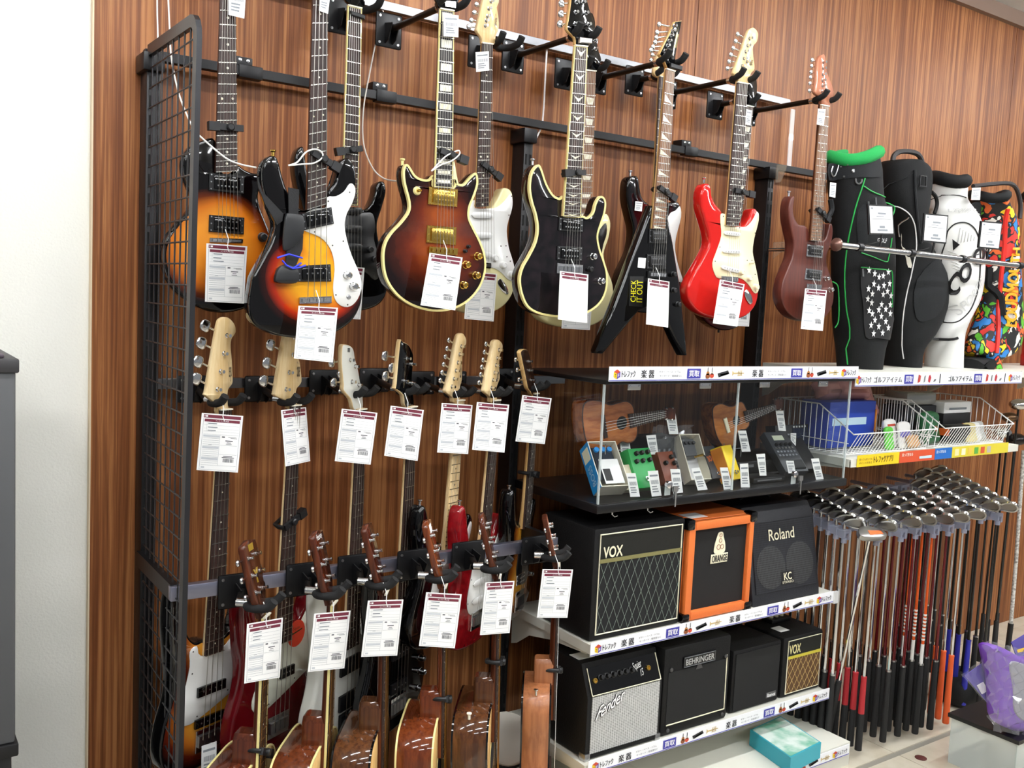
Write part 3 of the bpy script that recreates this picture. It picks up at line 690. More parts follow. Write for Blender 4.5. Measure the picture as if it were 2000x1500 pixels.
g.tuners(g.P([(983, 205), (990, 165), (1000, 130), (1010, 72), (1028, 15), (1035, -30)], 0, Z3), g.P([(875, 205), (895, 155), (918, 95), (935, 32), (950, -20), (960, -60)], 0, Z3))
neck_lock(fr, *g.p(885, 200), 'black clamp lock on the neck of the cream guitar', -28, .05, 1)
shortarm(fr, g.p(1010, 310, 0, Z3)[1], 'cream guitar')

# --- G4: brown quilted double cutaway with gold hardware
fr = fr_px(Z4(540, 700), FRONT)
g = Gtr(fr, 'brown quilted double-cutaway guitar with cream binding and gold pickups', Z4)
m4 = burst('brown quilt burst', [(.30, '8a421a'), (.58, '5e2210'), (.84, '30100a'), (1.0, '120506')], (0, -.035, .20, .155), (0, .06, .135, .115), (24, .25))
g.body(g.P([(495, 330), (490, 240), (450, 270), (395, 266), (350, 240), (322, 198), (295, 160), (272, 163), (258, 210), (262, 285), (280, 360), (300, 440), (296, 510), (240, 590), (165, 670), (116, 760), (104, 880), (130, 1020), (210, 1140), (330, 1222), (480, 1262), (620, 1250), (740, 1192), (830, 1092), (876, 970), (876, 850), (840, 740), (790, 640), (756, 560), (760, 480), (792, 400), (820, 310), (816, 240), (795, 222), (750, 262), (712, 304), (672, 302), (645, 270), (632, 330)]), m4, mat('dark brown side', '1c0a07', .15, coat=1), bind=M_bind)
g.hum(g.P([(450, 325), (665, 346), (660, 478), (440, 456)]), M_gold, M_gold, mat('brass pole', 'e9c873', .2, 1)); g.hum(g.P([(435, 615), (655, 632), (650, 766), (428, 746)]), M_gold, M_gold, mat('brass pole', 'e9c873', .2, 1))
g.bridge(g.P([(445, 775), (660, 790), (655, 840), (440, 825)]), M_gold, 6, 0, M_gold, .01)
for a in ((815, 848), (728, 912), (802, 992), (708, 1065)): g.knob(*g.p(*a), M_gold, .0105, .018)
g.knob(*g.p(362, 357), M_bind, .011, .006, 0, 'toggle_plate'); g.knob(*g.p(362, 357), M_gold, .004, .02, .004, 'toggle')
for a in ((745, 775), (720, 810)): g.knob(*g.p(*a), M_blk, .005, .012, 0, 'mini_toggle')
g.neck([g.fr.px(Z3(640, 72), .013), g.fr.px(Z3(748, 90), .013)], [g.p(497, 328, .013), g.p(630, 336, .013)], 22, M_eb, M_maho, g.p(552, 800), 6, 'block', bm=M_bind)
g.head(g.P([(640, 75), (610, 20), (590, -60), (600, -300), (690, -330), (790, -300), (800, -60), (770, 20), (748, 90)], 0, Z3), M_gblk)
g.tuners(g.P([(655, -40), (660, -110), (740, -40), (745, -110)], 0, Z3), [])
MB().slab(fr, g.P([(655, 15), (745, 20), (740, 70), (660, 60)], 0, Z3), .014, .006).build('string_clamp', M_chrome, g.t)
g.peg(*g.p(280, 150), M_bind)
neck_lock(fr, *g.p(590, 90), 'black clamp lock with a white cord on the brown guitar neck', -12, .055, 1)
cord('cord_loop', [fr.W(*(lambda a: (a[0], .03, a[1]))(g.p(x, y))) for x, y in ((430, 215), (500, 170), (580, 140), (635, 95), (640, 70), (620, 65), (545, 100), (490, 150), (430, 215))], .002, M_cordw, 'white cord loop round the brown guitar neck', 'cord')
longarm(fr, g.p(695, 20, 0, Z3)[1], 'brown quilted guitar')

# --- G7: cream single-cut behind the black one
fr = fr_px(Z4(1600, 900), BACK)
g = Gtr(fr, 'pale cream single-cutaway guitar hidden behind the black quilted guitar', Z4)
g.body(g.P([(1520, 640), (1420, 620), (1360, 660), (1350, 760), (1370, 850), (1330, 930), (1270, 1000), (1235, 1100), (1240, 1210), (1290, 1310), (1400, 1370), (1560, 1388), (1700, 1362), (1792, 1290), (1838, 1185), (1838, 1060), (1795, 940), (1772, 830), (1808, 710), (1822, 600), (1795, 530), (1760, 560), (1720, 610), (1660, 640)]), mat('cream lacquer', 'ebe3ae', .15, coat=1))
g.guard(g.P([(1700, 700), (1740, 640), (1780, 600), (1785, 680), (1760, 760), (1740, 860), (1720, 820)]), M_pgb)
g.neck([g.fr.px(Z3(1772, 552), .013), g.fr.px(Z3(1858, 560), .013)], [g.p(1560, 640, .013), g.p(1668, 640, .013)], 22, wood('brown board', '6b4a34', '8a6548', 160, 12, .5), M_maho, g.p(1600, 1060), 6, 'trap')
g.head(g.P([(1772, 552), (1740, 480), (1740, 250), (1800, 100), (1835, 140), (1845, 220), (1850, 310), (1872, 410), (1890, 470), (1858, 545)], 0, Z3), M_gblk, k=2)
g.tuners(g.P([(1840, 385), (1835, 320)], 0, Z3), g.P([(1862, 330), (1850, 250)], 0, Z3))
shortarm(fr, g.p(1815, 520, 0, Z3)[1], 'pale cream guitar')

# --- G6: black quilted superstrat, cream binding
fr = fr_px(Z4(1520, 700), FRONT)
g = Gtr(fr, 'glossy black quilted guitar with cream binding and wing inlays', Z4)
m6 = mat('black quilt lacquer', '0a090c', .12, coat=1, var=('1c1418', 30))
g.body(g.P([(1468, 540), (1465, 400), (1432, 412), (1382, 382), (1335, 300), (1303, 205), (1278, 160), (1243, 183), (1216, 240), (1206, 340), (1222, 440), (1252, 540), (1266, 640), (1250, 740), (1202, 840), (1152, 930), (1131, 1020), (1146, 1130), (1192, 1228), (1275, 1280), (1400, 1304), (1530, 1300), (1650, 1270), (1740, 1200), (1786, 1100), (1792, 980), (1766, 880), (1736, 790), (1722, 700), (1742, 620), (1772, 530), (1782, 450), (1764, 404), (1732, 400), (1702, 450), (1682, 520), (1642, 555), (1612, 545), (1590, 545)]), m6, mat('dark brown side', '1c0a07', .15, coat=1), bind=M_bind)
g.hum(g.P([(1425, 555), (1605, 568), (1603, 668), (1422, 655)]), M_blk, M_gblk); g.hum(g.P([(1413, 772), (1600, 778), (1596, 884), (1408, 874)]), M_blk, M_gblk)
g.bridge(g.P([(1408, 900), (1600, 915), (1597, 985), (1405, 975)]), M_steel, 6, 0, M_chrome, .008)
g.knob(*g.p(1682, 850), M_chrome, .010, .016); g.knob(*g.p(1740, 1035), M_chrome, .010, .018); g.knob(*g.p(1660, 945), M_blk, .009, .012, 0, 'switch')
g.neck([g.fr.px(Z3(1693, 358), .013), g.fr.px(Z3(1790, 368), .013)], [g.p(1464, 545, .013), g.p(1592, 552, .013)], 24, M_rose, M_mapl, g.p(1505, 935), 6, 'wing', bm=M_bind)
g.head(g.P([(1693, 358), (1682, 300), (1622, 235), (1632, 150), (1650, 20), (1660, -80), (1720, -120), (1790, -80), (1782, 20), (1835, 185), (1842, 260), (1800, 300), (1790, 366)], 0, Z3), M_gblk, mside=M_mapl)
g.tuners(g.P([(1680, 190), (1685, 100), (1690, 20), (1785, 195), (1765, 105), (1742, 22)], 0, Z3), g.P([(1590, 185), (1598, 105), (1602, 25)], 0, Z3) + [None]*3, None, .011)
MB().slab(fr, g.P([(1700, 300), (1795, 310), (1790, 350), (1698, 345)], 0, Z3), .022, .014, .002, 1).build('locking_nut', M_steel, g.t)
g.peg(*g.p(1260, 148), M_steel)
neck_lock(fr, *g.p(1535, 225), 'black clamp lock on the neck of the black quilted guitar', 8, .05, -1)
longarm(fr, g.p(1740, 270, 0, Z3)[1], 'black quilted guitar')

# --- G9: dark cherry burst behind the V
fr = fr_px(Z6(480, 600), BACK)
g = Gtr(fr, 'dark cherry burst guitar with a white pickguard behind the black V guitar', Z6)
m9 = burst('cherry burst', [(.25, '7a1410'), (.6, '3a0a0c'), (1.0, '08060a')], (0, -.06, .16, .14), (0, .1, .1, .12))
g.body(g.P([(450, 300), (430, 285), (402, 245), (386, 170), (374, 105), (345, 88), (305, 112), (290, 180), (292, 280), (318, 400), (338, 500), (322, 640), (280, 740), (242, 820), (222, 910), (225, 1000), (290, 1090), (420, 1120), (560, 1110), (660, 1040), (692, 950), (690, 880), (660, 760), (640, 640), (652, 560), (688, 430), (692, 350), (680, 292), (640, 285), (602, 300), (590, 380), (560, 420)]), m9, M_gblk)
g.guard(g.P([(595, 395), (650, 350), (682, 320), (690, 400), (655, 540), (645, 640), (668, 760), (700, 860), (690, 890), (600, 830), (560, 600)]), M_pgw)
g.neck([g.fr.px(Z5(532, 575), .013), g.fr.px(Z5(606, 590), .013)], [g.p(482, 420, .013), g.p(572, 425, .013)], 21, M_rose, M_mapl, g.p(470, 830), 6, 'dot')
g.head(g.P([(500, 575), (480, 540), (495, 470), (520, 400), (560, 380), (600, 420), (590, 500), (580, 590)], 0, Z5), M_mapl2)
g.tuners(g.P([(520, 520), (530, 470), (545, 430)], 0, Z5), g.P([(470, 500), (480, 450), (490, 410)], 0, Z5))
g.peg(*g.p(340, 78), M_steel)
shortarm(fr, g.p(540, 555, 0, Z5)[1], 'cherry burst guitar')

# --- G8: black V
fr = fr_px(Z6(520, 600), FRONT)
g = Gtr(fr, 'black flying-V electric guitar with a yellow sticker on its wing', Z6)
ol = g.P([(472, 312), (440, 400), (330, 700), (200, 1050), (62, 1405), (66, 1425), (112, 1428), (380, 1108), (440, 1080), (520, 1090), (590, 1200), (650, 1330), (708, 1440), (745, 1440), (722, 1200), (690, 900), (640, 600), (588, 330)])
g.body(ol, M_gblk, th=.038, r=.010, k=0, st=3)
g.hum(g.P([(448, 488), (582, 490), (580, 598), (446, 596)]), M_blk, M_blk, M_chrome); g.hum(g.P([(432, 678), (577, 682), (574, 792), (428, 788)]), M_blk, M_blk, M_chrome)
g.bridge(g.P([(438, 805), (572, 812), (568, 860), (434, 855)]), M_blk, 6, 0, M_steel, .008)
for a in ((632, 830), (632, 950), (666, 1055)): g.knob(*g.p(*a), M_blk, .009, .014)
g.neck([g.fr.px(Z5(583, 520), .013), g.fr.px(Z5(648, 540), .013)], [g.p(482, 486, .013), g.p(577, 488, .013)], 24, wood('brown board', '6b4a34', '8a6548', 160, 12, .5), M_mapl, g.p(500, 825), 6, 'shark')
g.head(g.P([(580, 515), (560, 465), (520, 410), (545, 360), (600, 250), (638, 165), (690, 158), (665, 290), (642, 430), (640, 480), (650, 535)], 0, Z5), M_gblk, k=0, mside=M_mapl, logo=('Jackson', g.P([(655, 200), (675, 205), (635, 420), (615, 415)], 0, Z5)), lm=mat('gold print', 'd9cc8a', .5))
g.tuners(g.P([(630, 200), (618, 235), (605, 270), (590, 310), (578, 345), (560, 385)], 0, Z5), g.P([(540, 180), (525, 240), (520, 280), (510, 315), (495, 350), (480, 375)], 0, Z5), None, .008)
MB().slab(fr, g.P([(585, 480), (672, 505), (668, 540), (580, 515)], 0, Z5), .022, .012, .002, 1).build('locking_nut', M_blk, g.t)
s_ = MB().slab(fr, g.P([(308, 845), (410, 845), (402, 1075), (300, 1068)]), .0012, .001).build('sticker', mat('black sticker', '0b0b0b', .5), g.t)
f = bil2(g.P([(308, 845), (410, 845), (402, 1075), (300, 1068)])); lb = MB()
for tx, a, b in (('CHECK', .08, .46), ('IT OUT', .52, .94)):
    letter(lb, tx, lambda x, y: fr.W(f(y, x)[0], .002, f(y, x)[1]) if False else fr.W(f(b-(b-a)*y, .15+.72*x)[0], .002, f(b-(b-a)*y, .15+.72*x)[1]), 0, 0, 1, 1)
lb.build('lettering', mat('yellow print', 'e8e21c', .5), s_, 0)
MB().slab(fr, g.P([(372, 705), (428, 708), (422, 785), (366, 778)]), .0012, .001).build('price_sticker', M_paper, g.t)
neck_lock(fr, *g.p(545, 215), 'black clamp lock on the neck of the black V guitar', -22, .05, 1)
longarm(fr, g.p(610, 455, 0, Z5)[1], 'black V guitar')

# --- G11: dark red body behind the red one
fr = fr_px(Z6(1080, 800), BACK)
g = Gtr(fr, 'dark red guitar with a rosewood neck hidden behind the bright red guitar', Z6)
m11 = mat('dark red lacquer', '4a0d10', .15, coat=1)
g.body(g.P([(1000, 560), (920, 520), (900, 620), (900, 740), (860, 840), (820, 960), (830, 1080), (880, 1180), (980, 1245), (1080, 1245), (1170, 1190), (1220, 1090), (1230, 970), (1200, 850), (1170, 740), (1190, 620), (1210, 520), (1150, 530), (1100, 570)]), m11)
g.neck([g.fr.px(Z5(1165, 792), .013), g.fr.px(Z5(1238, 806), .013)], [g.p(1040, 470, .013), g.p(1145, 470, .013)], 22, M_rose, M_maho, g.p(1080, 900), 6, 'trap')
g.head(g.P([(1165, 790), (1140, 740), (1150, 620), (1190, 580), (1250, 590), (1255, 720), (1238, 800)], 0, Z5), M_gblk, k=2)
g.peg(*g.p(1005, 1262), M_blk)
shortarm(fr, g.p(1205, 760, 0, Z5)[1], 'dark red guitar')

# --- G10: red strat
fr = fr_px(Z6(1060, 700), FRONT)
g = Gtr(fr, 'bright red electric guitar with a cream pickguard and maple headstock', Z6)
g.body(g.P([(1035, 450), (1000, 350), (960, 305), (930, 240), (922, 180), (905, 148), (872, 158), (848, 225), (850, 330), (880, 440), (906, 540), (902, 620), (842, 740), (772, 860), (745, 950), (768, 1050), (850, 1130), (960, 1165), (1090, 1170), (1190, 1140), (1258, 1060), (1280, 950), (1270, 850), (1240, 740), (1230, 640), (1250, 560), (1275, 450), (1280, 380), (1258, 337), (1228, 345), (1208, 405), (1180, 455), (1130, 465)]), mat('red lacquer', 'bf1c17', .12, coat=1), r=.009)
g.guard(g.P([(990, 375), (1030, 390), (1035, 462), (1130, 472), (1182, 470), (1228, 420), (1258, 362), (1274, 385), (1268, 450), (1240, 560), (1228, 660), (1248, 760), (1274, 900), (1268, 960), (1240, 970), (1190, 900), (1120, 855), (980, 862), (942, 825), (926, 745), (962, 640), (992, 540), (986, 440)]), M_pgc, screws=[g.p(*a) for a in ((1005, 395), (1128, 480), (1245, 520), (980, 625), (945, 732), (1185, 725), (1220, 725), (1245, 830), (1250, 955))])
for q in ([(1010, 505), (1115, 515), (1125, 530), (1115, 545), (1012, 533)], [(1000, 645), (1120, 650), (1128, 662), (1118, 676), (1002, 668)], [(995, 762), (1110, 792), (1118, 805), (1102, 820), (990, 790)]):
    g.guard(g.P(q), M_white, .009, 2, 'pickup')
    c = g.P(q); a, b = Vector(c[0])*.5+Vector(c[4])*.5, Vector(c[2]); pm = MB()
    for i in range(6): v = a.lerp(b, .12+.76*i/5); pm.lathe(fr.W(v.x, .009, v.y), fr.N, [(.0022, 0), (.002, .001)], 8)
    pm.build('pole_pieces', M_steel, g.t, 0, 'stuff')
for a in ((1135, 815), (1193, 860), (1243, 925)): g.knob(*g.p(*a), M_cream, .0105, .016, .002)
g.guard(g.P([(1165, 960), (1185, 945), (1215, 985), (1225, 1035), (1205, 1055), (1175, 1010)]), M_chrome, .004, 3, 'jack_plate')
g.bridge(g.P([(990, 842), (1115, 850), (1112, 890), (988, 882)]), None, 6)
g.knob(*g.p(1205, 745), M_cream, .004, .02, .002, 'selector')
g.neck([g.fr.px(Z5(1118, 620), .013), g.fr.px(Z5(1197, 634), .013)], [g.p(1036, 460, .013), g.p(1130, 466, .013)], 21, M_rose, M_mapl, g.p(1052, 850), 6, 'dot')
g.head(g.P([(1118, 622), (1112, 590), (1078, 555), (1090, 515), (1145, 370), (1180, 260), (1200, 222), (1232, 212), (1262, 250), (1256, 312), (1226, 352), (1228, 430), (1236, 520), (1205, 560), (1197, 632)], 0, Z5), M_mapl2, logo=('Squier', g.P([(1200, 430), (1225, 430), (1218, 515), (1193, 515)], 0, Z5)))
g.tuners(g.P([(1197, 292), (1182, 345), (1168, 390), (1155, 442), (1178, 465), (1140, 497)], 0, Z5), g.P([(1130, 255), (1115, 308), (1097, 360), (1080, 410), (1066, 460), (1054, 512)], 0, Z5))
g.peg(*g.p(897, 132), M_chrome)
neck_lock(fr, *g.p(1120, 215), 'black clamp lock on the neck of the bright red guitar', -4, .06, 1)
longarm(fr, g.p(1160, 588, 0, Z5)[1], 'bright red guitar')

# --- G12: matt brown superstrat
fr = fr_px(Z6(1680, 700), FRONT)
g = Gtr(fr, 'matt brown mahogany guitar with long horns next to the golf bags', Z6)
m12 = wood('brown satin mahogany', '4a2019', '5e2c20', 60, 3, .38, .1)
g.body(g.P([(1672, 560), (1640, 472), (1580, 455), (1548, 400), (1538, 330), (1548, 260), (1540, 242), (1518, 270), (1505, 340), (1508, 420), (1525, 510), (1542, 600), (1532, 700), (1492, 800), (1458, 900), (1450, 1010), (1488, 1105), (1560, 1165), (1680, 1185), (1780, 1150), (1832, 1060), (1842, 950), (1822, 850), (1792, 760), (1792, 680), (1822, 600), (1836, 520), (1832, 462), (1815, 450), (1800, 500), (1782, 560), (1748, 580)]), m12, r=.005)
g.hum(g.P([(1635, 603), (1755, 617), (1747, 706), (1628, 694)]), M_chrome, M_blk); g.hum(g.P([(1625, 783), (1745, 800), (1736, 880), (1615, 868)]), M_chrome, M_blk)
g.bridge(g.P([(1632, 900), (1740, 908), (1736, 945), (1628, 938)]), M_chrome, 6)
for a in ((1780, 860), (1810, 945)): g.knob(*g.p(*a), M_chrome, .009, .016)
g.neck([g.fr.px(Z5(1742, 790), .013), g.fr.px(Z5(1806, 802), .013)], [g.p(1670, 575, .013), g.p(1748, 580, .013)], 24, wood('brown board', '6b4a34', '8a6548', 160, 12, .5), M_maho, g.p(1688, 915), 6, 'sdot')
g.head(g.P([(1742, 790), (1735, 735), (1690, 700), (1694, 640), (1705, 500), (1722, 430), (1748, 412), (1766, 425), (1780, 540), (1832, 690), (1808, 760), (1806, 800)], 0, Z5), wood('tan head', 'a5684e', 'b87a5e', 60, 4, .3, .6))
g.tuners(g.P([(1752, 470), (1750, 515), (1748, 560), (1745, 605), (1745, 645), (1742, 690)], 0, Z5), g.P([(1690, 450), (1686, 494), (1682, 540), (1678, 580), (1674, 625), (1670, 680)], 0, Z5))
g.peg(*g.p(1535, 232), M_steel)
neck_lock(fr, *g.p(1720, 375), 'black clamp lock on the neck of the matt brown guitar', -26, .05, 1)
longarm(fr, g.p(1780, 745, 0, Z5)[1], 'matt brown guitar')
# ================================================================ middle row: basses and guitars turned to the right
# outlines in metres from the nut, scale 0.864 (bass) and 0.648 (guitar)
def mm(a): return [(x/1000, z/1000) for x, z in a]
BASS = mm([(-32, -600), (-62, -600), (-92, -570), (-112, -505), (-130, -442), (-150, -446), (-160, -520), (-150, -610), (-138, -680), (-142, -735), (-165, -800), (-172, -870), (-142, -925), (-60, -947), (50, -937), (125, -902), (165, -832), (160, -760), (136, -690), (126, -640), (140, -582), (148, -540), (132, -515), (106, -540), (82, -590), (32, -612)])
BASSPG = mm([(-50, -610), (-36, -640), (30, -640), (80, -600), (118, -548), (132, -540), (134, -570), (118, -640), (124, -700), (128, -745), (90, -762), (20, -790), (-60, -815), (-98, -800), (-104, -770), (-84, -720), (-70, -660), (-72, -620)])
MODB = mm([(-30, -600), (-60, -590), (-85, -540), (-105, -470), (-125, -430), (-150, -440), (-152, -540), (-135, -650), (-145, -740), (-170, -820), (-160, -900), (-110, -945), (-10, -950), (90, -930), (150, -870), (158, -790), (130, -700), (118, -640), (130, -570), (135, -530), (115, -520), (90, -560), (60, -605), (30, -610)])
STRAT = mm([(-30, -425), (-48, -425), (-75, -412), (-95, -372), (-110, -325), (-128, -300), (-148, -315), (-153, -370), (-140, -440), (-126, -490), (-126, -530), (-145, -580), (-162, -640), (-155, -690), (-115, -728), (-40, -742), (50, -738), (115, -712), (155, -665), (160, -610), (140, -550), (122, -500), (125, -450), (140, -405), (142, -375), (125, -360), (105, -375), (85, -415), (60, -440), (30, -440)])
STRATPG = mm([(-40, -435), (-30, -462), (28, -462), (70, -455), (100, -425), (122, -385), (134, -390), (130, -420), (112, -470), (112, -520), (130, -580), (142, -640), (130, -665), (100, -655), (50, -640), (-40, -640), (-70, -600), (-62, -540), (-48, -480)])
MID_D = .285
MIDG = None
def midguitar(nut, bridge, yaw, sc, label, T, name='bass_guitar', cat='bass guitar', d=MID_D, d2=None):
    fr = fr_line(nut, d, bridge, d if d2 is None else d2, yaw)
    g = Gtr(fr, label, T, name, cat); g.k = fr.L/sc; return g
def S(g, a): return [(x*g.k, z*g.k) for x, z in a]
def mhang(g, z, which): hanger(g.fr, z, .056, 'black hanger on the middle rail holding the '+which, None, .026, ps=(.10, .074), dn=-.01)

# B1
g = midguitar((435, 800), (405, 1435), 24, .864, 'sunburst bass with a white pickguard, natural headstock lettered Legend', M1)
mb1 = burst('tobacco sunburst', [(.35, 'c98a2c'), (.6, 'b0641e'), (.8, '5a1c0c'), (1.0, '070405')], (0, -.80*g.k, .165, .14), (0, -.60*g.k, .11, .15))
g.body(S(g, [(x*.86, z) for x, z in BASS]), mb1, M_gblk)
g.guard(S(g, BASSPG), M_pgw, screws=S(g, mm([(-62, -622), (-62, -680), (-92, -770), (118, -555), (110, -650), (60, -760), (-40, -800)])))
g.neck(S(g, mm([(-20, 0), (20, 0)])), S(g, mm([(-31, -640), (31, -640)])), 20, M_rose, M_mapl2, (0, -.864*g.k), 4, 'sdot', spread=.057)
g.hum(S(g, mm([(-46, -722), (46, -722), (46, -748), (-46, -748)])), None, M_gblk, M_steel, 1, .002, 4); g.hum(S(g, mm([(-48, -808), (48, -808), (48, -832), (-48, -832)])), None, M_gblk, M_steel, 1, .0, 4)
g.bridge(S(g, mm([(-42, -840), (42, -840), (42, -900), (-42, -900)])), M_chrome, 4)
g.guard(S(g, mm([(90, -765), (125, -750), (140, -790), (150, -850), (130, -880), (105, -830)])), M_blk, .002, 2, 'control_plate')
for z in (-780, -815, -850): g.knob(.12*g.k, z/1000*g.k, M_blk, .011)
g.head(g.P([(612, 830), (600, 760), (520, 690), (523, 660), (560, 440), (612, 150), (640, 88), (690, 80), (740, 130), (752, 185), (740, 215), (718, 250), (712, 310), (722, 420), (728, 560), (722, 600), (690, 650), (690, 760), (698, 835)]), M_mapl2, logo=('Legend', g.P([(690, 425), (712, 425), (718, 575), (698, 585)])))
g.tuners(g.P([(680, 220), (655, 360), (630, 500), (605, 640)]), g.P([(545, 150), (515, 285), (490, 430), (475, 565)]), None, .016)
mhang(g, g.p(640, 740)[1], 'natural Legend headstock')
# B2
g = midguitar((571, 792), (541, 1410), 28, .864, 'dark red bass with a mint pickguard and round orange sticker', M1)
mred = mat('candy red lacquer', '5c0910', .12, coat=1)
g.body(S(g, BASS), mred)
g.guard(S(g, BASSPG), M_pgm, screws=S(g, mm([(118, -555), (110, -650), (60, -760), (-40, -800)])))
c = g.p(*(lambda p: ((p[0]-270)*4, (p[1]-600)*4))(M3(1228, 1105))); rr = .036
q = [(c[0]+rr*math.cos(a*math.pi/12), c[1]+rr*1.05*math.sin(a*math.pi/12)) for a in range(24)]
sk = MB().slab(g.fr, q, .0036, .0006).build('sticker', mat('orange sticker', 'd8432a', .5), g.t)
MB().slab(g.fr, [(c[0]-.024, c[1]-.002), (c[0]+.024, c[1]+.006), (c[0]+.024, c[1]+.010), (c[0]-.024, c[1]+.002)], .004, .0003).build('print_band', mat('dark print', '3a3412', .6), sk)
letter_mb = MB(); letter(letter_mb, 'Squier', lambda x, y: g.fr.W(c[0]-.015+.03*x, .0042, c[1]+.009+.011*y), 0, 0, 1, 1); letter_mb.build('lettering', mat('dark print', '3a3412', .6), sk, 0)
g.neck(S(g, mm([(-20, 0), (20, 0)])), S(g, mm([(-31, -640), (31, -640)])), 20, M_rose, M_mapl2, (0, -.864*g.k), 4, 'sdot', spread=.057)
g.hum(S(g, mm([(-5, -715), (50, -715), (50, -742), (-5, -742)])), None, M_gblk, M_steel, 1, .002, 4)
g.bridge(S(g, mm([(-42, -840), (42, -840), (42, -900), (-42, -900)])), M_chrome, 4)
for x, z in ((120, -765), (135, -800), (148, -838)): g.knob(x/1000*g.k, z/1000*g.k, M_chrome, .012, .022)
g.head(g.P([(1165, 790), (1155, 735), (1062, 690), (1062, 650), (1090, 470), (1130, 250), (1150, 190), (1200, 170), (1255, 210), (1262, 260), (1240, 300), (1228, 360), (1250, 430), (1265, 560), (1255, 600), (1225, 640), (1220, 720), (1240, 790)]), M_mapl2, logo=('Squier', g.P([(1225, 420), (1250, 420), (1250, 580), (1225, 580)])))
g.tuners(g.P([(1205, 235), (1195, 370), (1165, 508), (1140, 640)]), g.P([(1080, 170), (1055, 300), (1025, 440), (1000, 580)]), None, .016)
mhang(g, g.p(1180, 735)[1], 'natural headstock of the red bass')
neck_lock(g.fr, *g.p(*(lambda p: ((p[0]-270)*4, (p[1]-600)*4))(M3(1160, 225))), 'black clamp lock on the neck of the dark red bass', 22, .055, 1)
# B3
g = midguitar((700, 800), (677, 1400), 30, .864, 'white bass with a white headstock and black pickups', M1)
mw = mat('white lacquer', 'dcdcd2', .15, coat=1)
g.body(S(g, MODB), mw, r=.012)
g.neck(S(g, mm([(-20, 0), (20, 0)])), S(g, mm([(-32, -660), (32, -660)])), 24, M_rose, M_mapl2, (0, -.864*g.k), 4, 'sdot', spread=.057)
for z in (-690, -790): g.hum(S(g, mm([(-45, z), (45, z), (45, z-45), (-45, z-45)])), None, M_blk, M_blk, 1, .0, 4)
g.bridge(S(g, mm([(-40, -845), (40, -845), (40, -915), (-40, -915)])), M_black, 4, 0, M_blk, .012)
for x, z in ((95, -830), (110, -870), (75, -895)): g.knob(x/1000*g.k, z/1000*g.k, M_pgw, .010)
g.head(g.P([(1672, 800), (1650, 720), (1592, 650), (1590, 600), (1575, 440), (1580, 310), (1600, 290), (1640, 300), (1668, 330), (1680, 400), (1700, 470), (1722, 590), (1735, 640), (1740, 800)]), mw, mside=M_mapl2)
g.tuners(g.P([(1640, 410), (1680, 460), (1655, 580), (1705, 605)]), g.P([(1530, 435), (1600, 520), (1545, 590)])+[None], None, .013)
lm_ = MB()
f_ = bil2(g.P([(1615, 315), (1665, 318), (1662, 355), (1615, 352)]))
for i in range(4): lm_.quad([g.fr.W(*(lambda v: (v[0], g.hn+.0006, v[1]))(f_(x, y))) for x, y in ((.1, .1+.22*i), (.5, .1+.22*i), (.5, .25+.22*i), (.1, .25+.22*i))])
lm_.build('head_logo', M_ink, g.t, 0)
mhang(g, g.p(1660, 680)[1], 'white headstock')
# B4
g = midguitar((800, 795), (775, 1370), 30, .864, 'black bass with a black headstock face and chrome knobs', M2)
g.body(S(g, MODB), M_gblk, r=.01)
g.neck(S(g, mm([(-20, 0), (20, 0)])), S(g, mm([(-32, -650), (32, -650)])), 22, M_rose, M_mapl2, (0, -.864*g.k), 4, 'sdot', spread=.057)
g.hum(S(g, mm([(-45, -700), (45, -700), (45, -730), (-45, -730)])), None, M_blk, M_steel, 1, .0, 4); g.hum(S(g, mm([(-45, -800), (45, -800), (45, -830), (-45, -830)])), None, M_blk, M_steel, 1, .0, 4)
g.bridge(S(g, mm([(-40, -845), (40, -845), (40, -905), (-40, -905)])), M_chrome, 4)
for x, z in ((120, -770), (128, -815), (118, -865)): g.knob(x/1000*g.k, z/1000*g.k, M_chrome, .011, .02)
g.head(g.P([(420, 830), (400, 720), (330, 660), (335, 620), (370, 235), (400, 228), (450, 255), (485, 320), (495, 380), (485, 520), (482, 640), (500, 820)]), M_gblk, mside=M_mapl2)
g.tuners(g.P([(435, 380), (485, 432), (410, 590), (485, 612)]), g.P([(270, 360), (330, 470), (275, 550)])+[None], None, .015)
mhang(g, g.p(420, 690)[1], 'black headstock face')
# E5
g = midguitar((893, 782), (862, 1200), 26, .648, 'black electric guitar with an all-maple neck on the middle rail', M2, 'electric_guitar', 'guitar')
g.body(S(g, STRAT), M_gblk, r=.01)
g.guard(S(g, STRATPG), M_pgw)
for z in (-495, -545, -600): g.guard(S(g, mm([(-40, z+9), (40, z+9), (44, z), (40, z-9), (-40, z-9)])), M_white, .009, 2, 'pickup')
for x, z in ((95, -600), (110, -645)): g.knob(x/1000*g.k, z/1000*g.k, M_white, .011)
g.neck(S(g, mm([(-21, 0), (21, 0)])), S(g, mm([(-28, -455), (28, -455)])), 21, M_mapl2, M_mapl2, (0, -.648*g.k), 6, 'dot', im=M_ink)
g.bridge(S(g, mm([(-38, -635), (38, -635), (38, -680), (-38, -680)])), M_chrome, 6)
g.head(g.P([(870, 790), (860, 740), (800, 690), (808, 640), (850, 480), (895, 240), (920, 160), (960, 150), (988, 200), (985, 250), (958, 300), (952, 400), (948, 580), (930, 650), (925, 780)]), M_mapl2, logo=('SELDER', g.P([(930, 400), (945, 400), (940, 560), (925, 560)])))
g.tuners(g.P([(940, 268), (925, 340), (908, 418), (890, 492), (872, 568), (852, 640)]), g.P([(858, 215), (842, 292), (826, 368), (810, 440), (795, 515), (778, 590)]))
mhang(g, g.p(870, 710)[1], 'large natural headstock')
g.peg(-.128*g.k, -.298*g.k)
